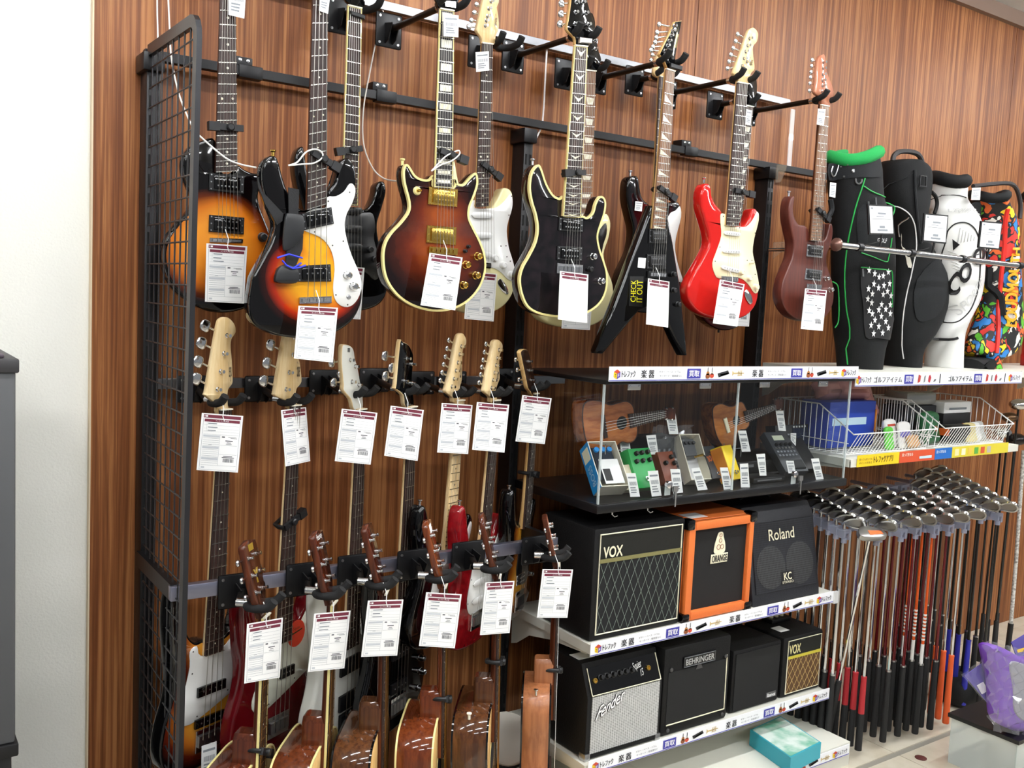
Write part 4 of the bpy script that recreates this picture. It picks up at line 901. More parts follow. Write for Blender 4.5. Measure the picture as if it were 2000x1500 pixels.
# E6
g = midguitar((964, 782), (930, 1200), 30, .648, 'metallic red electric guitar with a white pickguard on the middle rail', M2, 'electric_guitar', 'guitar', .30)
g.body(S(g, STRAT), mat('metallic red lacquer', '8c1117', .12, coat=1, var=('780c12', 40)), r=.01)
g.guard(S(g, STRATPG), M_pgw, screws=S(g, mm([(-36, -440), (-55, -530), (-66, -600), (128, -395), (110, -500), (135, -640)])))
for z in (-495, -545, -600): g.guard(S(g, mm([(-40, z+9), (40, z+9), (44, z), (40, z-9), (-40, z-9)])), M_white, .009, 2, 'pickup')
for x, z in ((75, -580), (95, -610), (110, -645)): g.knob(x/1000*g.k, z/1000*g.k, M_white, .011)
g.neck(S(g, mm([(-21, 0), (21, 0)])), S(g, mm([(-28, -455), (28, -455)])), 21, M_rose, M_mapl2, (0, -.648*g.k), 6, 'dot')
g.bridge(S(g, mm([(-38, -635), (38, -635), (38, -690), (-38, -690)])), M_chrome, 6)
g.head(g.P([(1220, 790), (1215, 740), (1160, 690), (1165, 640), (1190, 500), (1235, 300), (1245, 230), (1280, 205), (1322, 240), (1325, 300), (1300, 350), (1295, 470), (1300, 560), (1285, 610), (1262, 680), (1275, 780)]), M_mapl2, logo=('Squier', g.P([(1272, 490), (1288, 490), (1285, 600), (1268, 600)])))
g.tuners(g.P([(1290, 300), (1275, 375), (1262, 442), (1248, 512), (1235, 580), (1220, 652)]), g.P([(1205, 250), (1190, 325), (1178, 398), (1165, 465), (1155, 535), (1140, 610)]))
mhang(g, g.p(1215, 710)[1], 'natural headstock of the metallic red guitar')
g.peg(-.128*g.k, -.298*g.k)
# E7
g = midguitar((1041, 769), (1012, 1160), 34, .648, 'small yellow and black sunburst guitar beside the glass case', M2, 'electric_guitar', 'guitar', .24)
m7 = burst('yellow sunburst', [(.30, 'c98f2c'), (.7, '8a4a12'), (1.0, '070405')], (0, -.6*g.k, .12, .12), (0, -.45*g.k, .08, .08))
TH = [(x*.8, z*.98) for x, z in STRAT]
g.body(S(g, TH), m7, M_gblk, r=.009)
g.guard(S(g, mm([(-20, -470), (60, -470), (80, -560), (60, -620), (-30, -600)])), M_pgb)
g.neck(S(g, mm([(-20, 0), (20, 0)])), S(g, mm([(-26, -430), (26, -430)])), 21, M_rose, M_mapl, (0, -.648*g.k), 6, 'dot')
g.hum(S(g, mm([(-35, -580), (35, -580), (35, -615), (-35, -615)])), M_chrome, M_blk)
g.bridge(S(g, mm([(-35, -635), (35, -635), (35, -700), (-35, -700)])), M_chrome, 6)
g.knob(.09*g.k, -.6*g.k, M_chrome)
g.head(g.P([(1600, 720), (1585, 690), (1560, 655), (1540, 560), (1500, 370), (1495, 315), (1530, 292), (1562, 310), (1580, 370), (1600, 460), (1622, 560), (1640, 650), (1648, 715)]), mat('dark walnut face', '2a1a12', .3, coat=.5), mside=M_mapl)
g.tuners(g.P([(1565, 405), (1575, 490), (1590, 580)]), g.P([(1480, 395), (1495, 490), (1510, 580)]))
mhang(g, g.p(1610, 655)[1], 'small dark headstock by the glass case')
g.peg(-.10*g.k, -.295*g.k)
neck_lock(g.fr, 0, -.255*g.k, 'black clamp lock on the neck of the small sunburst guitar', -10, .05, 1)

# ================================================================ lower row: acoustic guitars
AC = mm([(0, -356), (60, -357), (110, -368), (138, -400), (145, -450), (136, -505), (132, -540), (150, -600), (185, -670), (200, -740), (188, -800), (140, -845), (60, -862), (0, -865)])
AC = AC + [(-x, z) for x, z in AC[-2:0:-1]]
LOW_D = .55
def acoustic(nut, end, yaw, label, T, sidem, topm, bindm, hd, posts, buttons, headm, d=LOW_D, depth=.098, kx=1.0, cut=False, logo=None, lm=None, strm=None, lines=False, ndm=None, nb=None):
    """nut: nut pixel; end: a pixel further down the neck"""
    O = at(nut[0], nut[1], d); B = at(end[0], end[1], d); Z = (O-B).normalized()
    y = math.radians(yaw); N = Vector((math.sin(y), -math.cos(y), 0)); N = (N - Z*N.dot(Z)).normalized()
    fr = Fr(O, N.cross(Z)*-1, N, Z)
    g = Gtr(fr, label, T, 'acoustic_guitar', 'acoustic guitar')
    ol = smooth([(x*kx, z) for x, z in AC], 4)
    MB().slab(fr, ol, -.002, depth, .002, 1, 0, True, 1).build('body', [topm, sidem], g.t, 50)
    if bindm:
        MB().ring(fr, ol, .004, .0, .005, .0006).build('binding', bindm, g.t); MB().ring(fr, ol, .004, -depth+.003, .005, .0006).build('back_binding', bindm, g.t)
    MB().lathe(fr.W(0, -.0018, -.52), fr.N, [(.051, -.001), (.051, .0006), (.049, .001)], 28).build('soundhole_ring', M_bind, g.t)
    MB().lathe(fr.W(0, -.0012, -.52), fr.N, [(.048, -.001), (.048, .0008)], 28).build('soundhole', mat('deep black slot', '050505', .9), g.t)
    hl = MB().slab(Fr(fr.W(0, 0, -.36), fr.U, fr.N, fr.Z), [(-.028, -.002), (.028, -.002), (.028, .06), (.018, .075), (-.018, .075), (-.028, .06)], .006, .06, .008, 2).build('neck_heel', ndm or sidem, g.t)
    g.neck([(-.0215, 0), (.0215, 0)], [(-.028, -.47), (.028, -.47)], 20, M_rose, ndm or M_maho, (0, -.648), 6, 'sdot', spread=.054, mstr=strm or M_bronze, bm=nb)
    MB().slab(fr, [(-.085, -.645), (.085, -.640), (.085, -.672), (-.085, -.675)], .008, .008, .002, 1).build('bridge', M_rose, g.t)
    # headstock tilted back from the nut
    q = Matrix.Rotation(_ang(-14), 3, fr.U); hf = Fr(fr.O, fr.U, q @ fr.N, q @ fr.Z); s0 = g.fr; g.fr = hf
    g.head(hd, headm, .008, .015, 0, mside=ndm or M_maho, logo=logo, lm=lm)
    g.tuners(posts, buttons, None, .008)
    g.fr = s0
    if lines:
        for z in (-.60, -.625, -.64):
            q2 = [p for p in ol if abs(p[1]-z) < .012 and p[0] < 0]
            if q2: u = min(p[0] for p in q2); MB().tube([fr.W(u-.0015, -.004, z), fr.W(u-.0015, -depth, z)], .001, 5).build('side_line', M_pgw, g.t)
    return g
HDSQ = mm([(-21, 0), (-24, 30), (-36, 50), (-40, 170), (-38, 178), (0, 186), (38, 178), (40, 170), (36, 50), (24, 30), (21, 0)])
PST = mm([(-22, 62), (-24, 104), (-25, 146), (22, 62), (24, 104), (25, 146)])
BTN = mm([(-55, 62), (-57, 104), (-58, 146), (55, 62), (57, 104), (58, 146)])
LH = lambda g, which: hanger(g.fr, .028, LRD+.012, 'black hanger on the low rail holding the '+which, None, .026, ps=(.112, .086))
dk = wood('dark head veneer', '3a1d12', '55301d', 80, 5, .25, .7)
side1 = wood('dark mahogany side', '3d1a10', '5d2c19', 70, 3, .2, .9)
side2 = wood('warm mahogany side', '471f0f', '643017', 70, 3, .2, .9)
side3 = wood('brown rosewood side', '3e2213', '5c371d', 70, 3, .2, .9)
side4 = wood('red brown side', '552410', '703518', 70, 3, .2, .9)
side6 = wood('tan satin side', '8d5532', 'a96c43', 70, 3, .4, .2)
top1 = wood('spruce top', 'd3a766', 'e2bd80', 90, 4, .2, .8)
gl = mat('gold print', 'd9cc8a', .5)
a1 = acoustic((511, 1203), (501, 1500), 50, 'acoustic guitar with a gold square on its dark headstock, front of its row', M3, side1, top1, M_bind, HDSQ, PST, BTN, dk, lm=gl, nb=M_bind)
hq = Matrix.Rotation(_ang(-14), 3, a1.fr.U); hf = Fr(a1.fr.O, a1.fr.U, hq @ a1.fr.N, hq @ a1.fr.Z)
MB().slab(hf, mm([(-14, 160), (14, 160), (14, 176), (-14, 176)]), .0092, .001).build('gold_badge', mat('gold foil', 'd9b84a', .3, .7), a1.t)
MB().slab(hf, mm([(-3, 82), (3, 82), (3, 98), (14, 116), (8, 116), (0, 104), (-8, 116), (-14, 116), (-3, 98)]), .0092, .001).build('gold_emblem', mat('gold foil', 'd9b84a', .3, .7), a1.t)
LH(a1, 'acoustic guitar with the gold square')
neck_lock(a1.fr, 0, -.335, 'black clamp lock low on the neck of the acoustic with the gold square', -30, .05, 1)
a2 = acoustic((644, 1178), (632, 1500), 51, 'acoustic guitar with script lettering on its reddish headstock', M3, side2, top1, M_bind, HDSQ, PST, BTN, wood('red brown head', '331409', '4f2212', 80, 5, .2, .8), logo=('Headway', mm([(-22, 178), (22, 178), (22, 158), (-22, 158)])), lm=M_paper, nb=M_bind)
LH(a2, 'acoustic guitar with script lettering')
a3 = acoustic((746, 1158), (742, 1500), 53, 'acoustic guitar with a plain reddish headstock and a dark glossy side', M5, side3, top1, M_gblk, HDSQ, PST, BTN, wood('red brown head', '331409', '4f2212', 80, 5, .2, .8), lines=True)
LH(a3, 'acoustic guitar with the plain reddish headstock')
a4 = acoustic((862, 1145), (858, 1500), 53, 'acoustic guitar with an orange-brown headstock and cream bound side', M5, side4, top1, M_bind, HDSQ, PST, BTN, wood('orange brown head', '6a3418', '824522', 80, 5, .25, .6), lm=M_paper, lines=True, ndm=side4)
hq = Matrix.Rotation(_ang(-14), 3, a4.fr.U); hf = Fr(a4.fr.O, a4.fr.U, hq @ a4.fr.N, hq @ a4.fr.Z)
MB().slab(hf, mm([(-14, 150), (14, 150), (14, 172), (-14, 172)]), .0092, .001).build('head_badge', M_paper, a4.t)
LH(a4, 'acoustic guitar with the orange-brown headstock')
neck_lock(a4.fr, 0, -.315, 'black clamp lock low on the neck of the cream bound acoustic', -24, .05, 1)
HDR = mm([(-21, 0), (-24, 30), (-34, 50), (-34, 150), (-24, 176), (0, 186), (24, 176), (34, 150), (34, 50), (24, 30), (21, 0)])
a5 = acoustic((968, 1126), (961, 1500), 51, 'acoustic guitar with a rounded dark headstock and chrome tuners', M5, side3, top1, M_gblk, HDR, PST, BTN, dk, lines=True)
LH(a5, 'acoustic guitar with the rounded headstock'); a5.peg(-.11, -.362, M_bone, side=.055)
neck_lock(a5.fr, 0, -.245, 'black clamp lock on the neck of the rounded headstock acoustic', -16, .05, 1)
a6 = acoustic((1084, 1103), (1072, 1500), 53, 'small tan satin acoustic guitar hanging against the shelf end', M5, side6, top1, M_gblk, mm([(-20, 0), (-22, 25), (-30, 40), (-28, 150), (28, 150), (30, 40), (22, 25), (20, 0)]), mm([(-18, 50), (-18, 85), (-18, 120), (18, 50), (18, 85), (18, 120)]), mm([(-45, 50), (-45, 85), (-45, 120)]), wood('tan head', 'a5684e', 'b87a5e', 60, 4, .3, .6), d=.50, depth=.085, kx=.8, strm=M_white)
LH(a6, 'small tan acoustic guitar'); a6.peg(-.09, -.362, M_chrome, side=.045)
neck_lock(a6.fr, 0, -.325, 'black clamp lock low on the neck of the small tan acoustic', -20, .05, 1)
# small drum on the floor between the guitars
c = at(992, 1440, .36)
dr = thing('hand_drum', 'small hand drum with a pale skin standing behind the acoustic guitars', 'drum', (c.x, -.30, 0))
ax = Vector((-.25, -.62, .72)).normalized()
MB().lathe(c - ax*.20, ax, [(.055, 0), (.065, .06), (.078, .15), (.084, .19)], 28).build('shell', M_gblk, dr)
MB().lathe(c - ax*.014, ax, [(.085, 0), (.085, .010), (.081, .014), (.0, .014)], 28).build('skin', mat('drum skin', 'c9c4b8', .6), dr)
MB().lathe(c - ax*.03, ax, [(.088, 0), (.088, .014)], 28).build('hoop', M_black, dr)
# ================================================================ price cards
M_maroon = mat('maroon ink', '6d2236', .6)
M_fgrey = mat('form grey', 'c4c8cc', .7)
M_line = mat('form line', '7b838a', .7)
CARDS = 'printed price cards tied to the guitars'
def card_corners(q, d, yaw=True, w=.105):
    c = [at(p[0], p[1], d) for p in q]; ww = (((c[1]-c[0]).length)+((c[2]-c[3]).length))/2
    if yaw and ww < w*.97:
        k = math.sqrt(w*w-ww*ww)*.8
        c = [c[0], at(q[1][0], q[1][1], d-k), at(q[2][0], q[2][1], d-k), c[3]]
    return c
def price_card(q, d, label, tie=True, yaw=True, full=True):
    c = card_corners(q, d, yaw); f = bil(c); N = (c[1]-c[0]).cross(c[0]-c[3]).normalized()
    if N.y > 0: N = -N
    t = thing('price_card', label, 'price card', (c[0]+c[1]+c[2]+c[3])/4, CARDS)
    MB().hexa([p + N*e for e in (.0004, -.0004) for p in c]).build('sheet', M_paper, t, 0)
    g = lambda x, y, e=.0009: f(x, y) + N*e
    def rect(m, x0, y0, x1, y1, e=.0009): m.quad([g(x0, y0, e), g(x1, y0, e), g(x1, y1, e), g(x0, y1, e)])
    a = MB(); rect(a, .05, .925, .95, .98); a.build('header_band', M_maroon, t, 0)
    b = MB(); rect(b, .08, .858, .93, .905); bb = b.build('title_band', M_maroon, t, 0)
    lt = MB(); letter(lt, 'メンテナンス内容', lambda x, y: g(x, y, .0013), .34, .868, .66, .896)
    rect(lt, .07, .94, .085, .968, .0013); rect(lt, .10, .94, .15, .968, .0013)
    lt.build('lettering', M_paper, t, 0, 'stuff')
    if full:
        gr = MB(); ln = MB(); ink = MB()
        for y in (.61, .41, .215): rect(gr, .08, y-.018, .47, y+.018)
        rect(gr, .09, .045, .17, .075)
        for x0, y0, x1, y1 in ((.05, .02, .95, .024), (.05, .02, .056, .91), (.944, .02, .95, .91), (.08, .10, .93, .103), (.08, .64, .93, .643), (.478, .10, .482, .64), (.50, .46, .92, .463), (.50, .30, .92, .303), (.08, .80, .93, .802), (.08, .74, .93, .742), (.08, .69, .93, .692), (.14, .69, .143, .85)): rect(ln, x0, y0, x1, y1)
        for y in (.57, .535, .50, .465, .435, .37, .335, .30, .265, .24, .175, .14): rect(ln, .08, y, .47, y+.0035)
        for y in (.83, .765, .71): rect(ln, .17, y-.008, .17+random.uniform(.18, .3), y+.006)
        for k in range(7): rect(ln, .22, .455+.018*0+k*.0, .30, .46) if k == 0 else None
        for x0, y0, w_, h_ in ((.53, .595, .07, .022), (.68, .605, .2, .006), (.74, .588, .16, .006), (.62, .535, .18, .016), (.66, .505, .1, .010), (.64, .48, .14, .008), (.60, .265, .22, .012), (.57, .243, .3, .012)): rect(ink, x0, y0, x0+w_, y0+h_)
        x = .60
        while x < .86:
            w_ = random.choice((.006, .010, .014)); rect(ink, x, .165, x+w_, .23); x += w_+random.choice((.007, .011))
        gr.build('grey_fields', M_fgrey, t, 0, 'stuff'); ln.build('form_lines', M_line, t, 0, 'stuff'); ink.build('printed_text', mat('soft ink', '5c5c62', .7), t, 0, 'stuff')
    if tie:
        p = g(.5, .965, .002); MB().tube([p + Vector((0, .02, .045)), p + Vector((.004, .006, .02)), p, p - Vector((-.004, 0, .012))], .0011, 5).build('tie', M_white, t)
    return t
NE = 'white price card with maroon bands '
price_card(Z2([(430, 980), (762, 1005), (735, 1470), (418, 1455)]), .275, NE+'on the amber sunburst guitar behind the mesh')
price_card([(583, 597), (660, 601), (650, 708), (574, 700)], .475, NE+'hanging below the sunburst bass')
price_card([(640, 518), (712, 523), (704, 624), (632, 619)], .262, NE+'on the half hidden black guitar')
price_card(Z4([(458, 822), (705, 858), (650, 1255), (390, 1215)]), .475, NE+'on the brown quilted guitar')
price_card(Z4([(745, 960), (965, 980), (938, 1338), (718, 1318)]), .262, NE+'on the cream guitar behind the brown one')
price_card(Z4([(1437, 958), (1650, 985), (1640, 1350), (1422, 1322)]), .475, NE+'on the glossy black quilted guitar', full=False)
price_card(Z4([(1468, 1040), (1690, 1040), (1662, 1402), (1448, 1390)]), .262, NE+'on the pale cream guitar behind the black one')
price_card(Z6([(445, 860), (605, 885), (595, 1230), (430, 1205)]), .475, NE+'on the black V guitar', full=False)
price_card(Z6([(985, 868), (1170, 905), (1115, 1222), (932, 1198)]), .475, NE+'on the bright red guitar')
price_card(Z6([(1060, 900), (1225, 910), (1203, 1222), (1035, 1212)]), .262, NE+'on the dark red guitar behind the red one')
price_card(Z6([(1625, 935), (1788, 950), (1757, 1255), (1592, 1240)]), .475, NE+'on the matt brown guitar')
price_card(M1([(497, 825), (820, 850), (778, 1292), (455, 1272)]), .335, NE+'on the bass with the Legend headstock')
price_card(M1([(1115, 805), (1310, 780), (1343, 1202), (1150, 1245)]), .335, 'narrow-looking turned price card with maroon bands on the red bass')
price_card(M1([(1590, 792), (1868, 825), (1815, 1230), (1535, 1202)]), .335, NE+'on the white bass')
price_card(M2([(300, 820), (608, 862), (550, 1335), (240, 1285)]), .335, NE+'on the bass with the black headstock')
price_card(M2([(775, 795), (1062, 815), (1020, 1270), (732, 1255)]), .335, NE+'on the guitar with the all-maple neck')
price_card(M2([(1102, 787), (1402, 812), (1358, 1257), (1058, 1230)]), .35, NE+'on the metallic red guitar')
price_card(M2([(1525, 722), (1797, 752), (1732, 1178), (1460, 1152)]), .30, NE+'on the small sunburst guitar by the case')
price_card(M3([(850, 1035), (1130, 985), (1105, 1452), (828, 1500)]), .61, NE+'on the acoustic with the gold square')
price_card(M3([(1375, 955), (1658, 930), (1610, 1380), (1325, 1410)]), .61, NE+'on the acoustic with script lettering')
price_card(M5([(170, 940), (475, 930), (422, 1412), (112, 1425)]), .61, NE+'on the acoustic with the plain reddish headstock')
price_card(M5([(672, 868), (978, 885), (918, 1350), (610, 1330)]), .61, NE+'on the acoustic with the orange-brown headstock')
price_card(M5([(1182, 783), (1432, 770), (1390, 1218), (1135, 1237)]), .61, NE+'on the acoustic with the rounded headstock')
price_card(M5([(1675, 668), (1937, 672), (1888, 1087), (1627, 1086)]), .56, NE+'on the small tan acoustic')
def small_tag(q, d, label, cat='price tag', name='price_tag', bars=True, group='small white price tags', mt=None):
    c = [at(p[0], p[1], d) for p in q]; f = bil(c)
    t = thing(name, label, cat, (c[0]+c[2])/2, group)
    MB().hexa([p + Vector((0, e, 0)) for e in (-.0004, .0004) for p in c]).build('sheet', mt or M_paper, t, 0)
    if bars:
        m = MB(); rr = lambda x0, y0, x1, y1: m.quad([f(x, y) + Vector((0, -.0009, 0)) for x, y in ((x0, y0), (x1, y0), (x1, y1), (x0, y1))])
        rr(.1, .78, .9, .85)
        x = .15
        while x < .85: rr(x, .48, x+.04, .64); x += .075
        for y in (.36, .26, .16): rr(.15, y, .15+random.uniform(.45, .7), y+.05)
        m.build('printed_text', M_grey, t, 0, 'stuff')
    return t
small_tag(Z1([(705, -130), (845, -110), (828, 145), (705, 115)]), .26, 'small white barcode tag on the neck of the amber sunburst guitar')
small_tag(Z1([(1430, -100), (1505, -90), (1482, 108), (1412, 82)]), .45, 'small white barcode tag on the neck of the sunburst bass')
small_tag(Z3([(665, 112), (782, 120), (780, 292), (665, 282)]), .45, 'small white barcode tag on the neck of the brown quilted guitar')
small_tag(Z3([(915, 408), (1018, 400), (1022, 552), (920, 562)]), .25, 'small white barcode tag on the neck of the cream guitar')
small_tag(Z5([(1185, 820), (1225, 830), (1215, 942), (1175, 932)]), .25, 'small white barcode tag on the neck of the dark red guitar')
small_tag(Z5([(1722, 816), (1778, 822), (1764, 942), (1712, 935)]), .45, 'small white barcode tag on the neck of the matt brown guitar')
small_tag(Z6([(350, 282), (404, 286), (398, 357), (344, 350)]), .215, 'small white barcode sticker on the cherry burst guitar')
small_tag(M4([(440, 1300), (577, 1255), (572, 1560), (435, 1590)]), .36, 'white hang tag at the bottom of the tobacco sunburst bass')

# ================================================================ music shelf
SX0, SX1, SD = 1.853, 3.055, .50
Z2S, Z3S, ZB = .632, .245, .09
M_print = mat('sign print white', 'f0f1f4', .35)
M_navy = mat('navy print', '3b3a9a', .5)
def fxs(px, line):                                  # pixel along a shelf edge to a place along the shelf
    return at(px, line(px), .515).x
ln2 = lambda px: 1274 + (1168-1274)*(px-1153)/(1627-1153)
SIGN = [('cube', C4(805, 0)[0], C4(866, 0)[0]), ('トレファク', C4(880, 0)[0], C4(1008, 0)[0]), ('楽 器', C4(1063, 0)[0], C4(1187, 0)[0]), ('small', C4(1232, 0)[0], C4(1450, 0)[0]), ('買取', C4(1500, 0)[0], C4(1628, 0)[0]),
        ('guitar', C4(1672, 0)[0], C4(1760, 0)[0]), ('keys', C4(1788, 0)[0], C4(1900, 0)[0]), ('horn', C5(475, 0)[0], C5(600, 0)[0]), ('楽 器', C5(688, 0)[0], C5(803, 0)[0]), ('small', C5(848, 0)[0], C5(1050, 0)[0]), ('買取', C5(1100, 0)[0], C5(1218, 0)[0]),
        ('guitar', C5(1262, 0)[0], C5(1345, 0)[0]), ('keys', C5(1373, 0)[0], C5(1478, 0)[0]), ('horn', C5(1505, 0)[0], C5(1605, 0)[0]), ('cube', C5(1635, 0)[0], C5(1685, 0)[0]), ('トレファク', C5(1690, 0)[0], C5(1788, 0)[0])]
a0, a1_ = fxs(1153, ln2), fxs(1627, ln2)
SIGN = [(k, (fxs(p, ln2)-a0)/(a1_-a0), (fxs(q, ln2)-a0)/(a1_-a0)) for k, p, q in SIGN]
def prints(fn, parent, items, e=.0):
    """flat print on a shelf-edge sign; fn(x, y) with x, y in 0..1"""
    inks = {}
    def M(k): return inks.setdefault(k, MB())
    def poly(k, ps): M(k).quad([fn(x, y) for x, y in ps])
    for k, x0, x1 in items:
        w_ = x1-x0; X = lambda t: x0+w_*t
        if k == 'cube':
            poly('yellow', [(X(0), .30), (X(.5), .16), (X(.5), .52), (X(0), .66)]); poly('purple', [(X(.5), .16), (X(1), .30), (X(1), .66), (X(.5), .52)]); poly('red', [(X(0), .66), (X(.5), .52), (X(1), .66), (X(.5), .82)])
            letter(M('dark'), 'T', fn2(fn), X(.14), .30, X(.40), .50); letter(M('white'), 'F', fn2(fn), X(.62), .30, X(.84), .52)
        elif k == 'small':
            letter(M('dark'), 'ギター・ベース・ドラム', fn2(fn), X(0), .56, X(.93), .72); letter(M('dark'), 'キーボード・管楽器など', fn2(fn), X(.03), .28, X(1), .44)
        elif k == '買取':
            poly('navy', [(X(0), .15), (X(1), .15), (X(1), .85), (X(0), .85)]); [letter(M('white'), '買取', lambda x, y: fn(x+(i_-.5)*.0007, y) + Vector((0, -.0006-.0002*i_, 0)), X(.12), .28, X(.88), .72) for i_ in range(2)]
        elif k == 'guitar':
            for cx, cy, rx, ry, ink in ((.27, .32, .24, .20, 'brown'), (.27, .52, .17, .14, 'tan'), (.72, .34, .22, .18, 'red'), (.72, .52, .15, .10, 'cream')):
                poly(ink, [(X(cx+rx*math.cos(a*math.pi/6)), cy+ry*math.sin(a*math.pi/6)) for a in range(12)])
            for cx in (.27, .72): poly('dark', [(X(cx-.03), .55), (X(cx+.03), .55), (X(cx+.03), .94), (X(cx-.03), .94)])
        elif k == 'keys':
            poly('dark', [(X(0), .50), (X(.88), .72), (X(1), .46), (X(.12), .22)]); poly('white', [(X(.22), .42), (X(.90), .58), (X(.95), .46), (X(.28), .30)])
        elif k == 'horn':
            for ps in ([(0, .3), (.12, .44), (1, .48), (1, .54), (.12, .56), (0, .72)], [(.45, .30), (.85, .33), (.85, .38), (.45, .36)], [(.5, .36), (.56, .36), (.56, .70), (.5, .70)], [(.62, .36), (.68, .36), (.68, .72), (.62, .72)], [(.76, .36), (.82, .36), (.82, .72), (.76, .72)]): poly('brass', [(X(a), b) for a, b in ps])
        else:
            for i_ in range(2): letter(M('dark'), k, lambda x, y: fn(x+(i_-.5)*.0009, y) + Vector((0, -.0006-.0002*i_, 0)), X(0), .22 if '楽' in k else .27, X(1), .78 if '楽' in k else .73)
    for k, m_ in inks.items():
        m_.build('print', {'yellow': mat('yellow ink', 'f0c81e', .5), 'purple': mat('purple ink', '5a3f9c', .5), 'red': mat('red ink', 'c2442a', .5), 'dark': M_ink, 'white': mat('white ink', 'f6f6f6', .5), 'navy': M_navy, 'brown': mat('brown ink', '8a4a22', .5), 'tan': mat('tan ink', 'c88446', .5), 'cream': mat('cream ink', 'e6dfd2', .5), 'brass': mat('brass ink', 'cdb57e', .5)}[k], parent, 0, 'stuff')
def fn2(fn): return lambda x, y: fn(x, y) + Vector((0, -.0006, 0))
def shelf_sign(x0, x1, z0, z1, d, label, items):
    t = thing('shelf_sign', label, 'shelf sign', ((x0+x1)/2, -d, z0))
    MB().b2((x0, -d-.003, z0), (x1, -d, z1)).build('strip', M_print, t, 0)
    MB().b2((x0, -d-.0036, z0+.0015), (x1, -d-.002, z0+.004)).build('edge_line', M_navy, t, 0)
    prints(lambda x, y: Vector((x0+(x1-x0)*x, -d-.0042, z0+(z1-z0)*y)), t, items)
    return t
def bracket(x, z, d0, d1, t):
    MB().slab(Fr(Vector((x, -d0, z)), Vector((0, -1, 0)), Vector((-1, 0, 0)), Vector((0, 0, 1))), [(0, 0), (d1-d0, 0), (d1-d0, -.03), ((d1-d0)*.55, -.045), ((d1-d0)*.25, -.07), (.03, -.12), (0, -.13)], 0, .003).build('bracket', M_shelf, t)
def shelf(name, label, x0, x1, d0, d1, z, mt=None, th=.03):
    t = thing(name, label, 'shelf', ((x0+x1)/2, -(d0+d1)/2, z))
    MB().b2((x0, -d1, z-.006), (x1, -d0, z)).b2((x0, -d1, z-th), (x1, -d1+.004, z-.006)).b2((x0, -d1, z-th), (x0+.004, -d0, z-.006)).b2((x1-.004, -d1, z-th), (x1, -d0, z-.006)).build('board', mt or M_shelf, t)
    for x in (x0+.008, x1-.005): bracket(x, z-.008, .07, d1-.03, t)
    return t
shelf('display_shelf', 'ivory metal shelf carrying the large amplifiers', SX0, SX1, .07, .508, Z2S)
shelf('display_shelf', 'ivory metal shelf carrying the small amplifiers', SX0, SX1, .07, .508, Z3S)
bd = thing('base_deck', 'low ivory base deck of the music shelf near the floor', 'shelf', (2.45, -.3, 0))
MB().b2((SX0, -.62, ZB-.012), (SX1, -.07, ZB)).build('deck', M_shelf, bd); MB().b2((SX0, -.62, .0), (SX1, -.60, ZB-.012)).build('kick_plate', M_shelf, bd)
for nm, x0, x1, z0, z1, d in (('top', 1.851, 3.062, 1.452, 1.497, .52), ('middle', 1.845, 3.03, .600, .643, .512), ('lower', 1.862, 3.052, .217, .260, .512), ('base', 1.862, 3.045, .045, .085, .622)):
    shelf_sign(x0, x1, z0, z1, d, {'top': 'white shelf-edge sign with musical instrument print along the glass case top', 'middle': 'white shelf-edge sign with musical instrument print below the large amplifiers', 'lower': 'white shelf-edge sign with musical instrument print below the small amplifiers', 'base': 'white shelf-edge sign along the low base deck'}[nm], SIGN)
tag(MB().b2((3.03, -.52, .595), (3.055, -.508, .640)).build('sign_end_clip', clear('milky clip', alpha=.4)), 'clear plastic end clip of the sign below the large amplifiers', 'clip')

# ================================================================ amplifiers
M_tolex = mat('black tolex', '0a0a0b', .6, bump=(260, .5), spec=.3)
M_cloth = mat('black grille cloth', '0b0b0c', .85, bump=(700, .4))
M_pip = mat('cream piping', 'ece6c8', .5)
class Face:
    def __init__(s, T, d): s.fr = Fr(Vector((0, -d, 0)), Vector((1, 0, 0)), Vector((0, -1, 0)), Vector((0, 0, 1))); s.T = T
    def P(s, a, n=0.0): return s.fr.pts(s.T(a), n)
def lettering(t, s_, fr, q, mt, n, nm='lettering', bold=0):
    f = bil2(q); m_ = MB(); letter(m_, s_, lambda x, y: fr.W(f(x, y)[0], n, f(x, y)[1]), 0, 0, 1, 1)
    if bold:
        for i_, (dx, dz) in enumerate(((bold, 0), (-bold, 0), (0, bold), (0, -bold))): letter(m_, s_, lambda x, y: fr.W(f(x, y)[0]+dx, n+.00025*(i_+1), f(x, y)[1]+dz), 0, 0, 1, 1)
    return m_.build(nm, mt, t, 0)
def rectq(q): 
    u0 = (q[0][0]+q[3][0])/2; u1 = (q[1][0]+q[2][0])/2; z1 = (q[0][1]+q[1][1])/2; z0 = (q[2][1]+q[3][1])/2
    return u0, u1, z0, z1
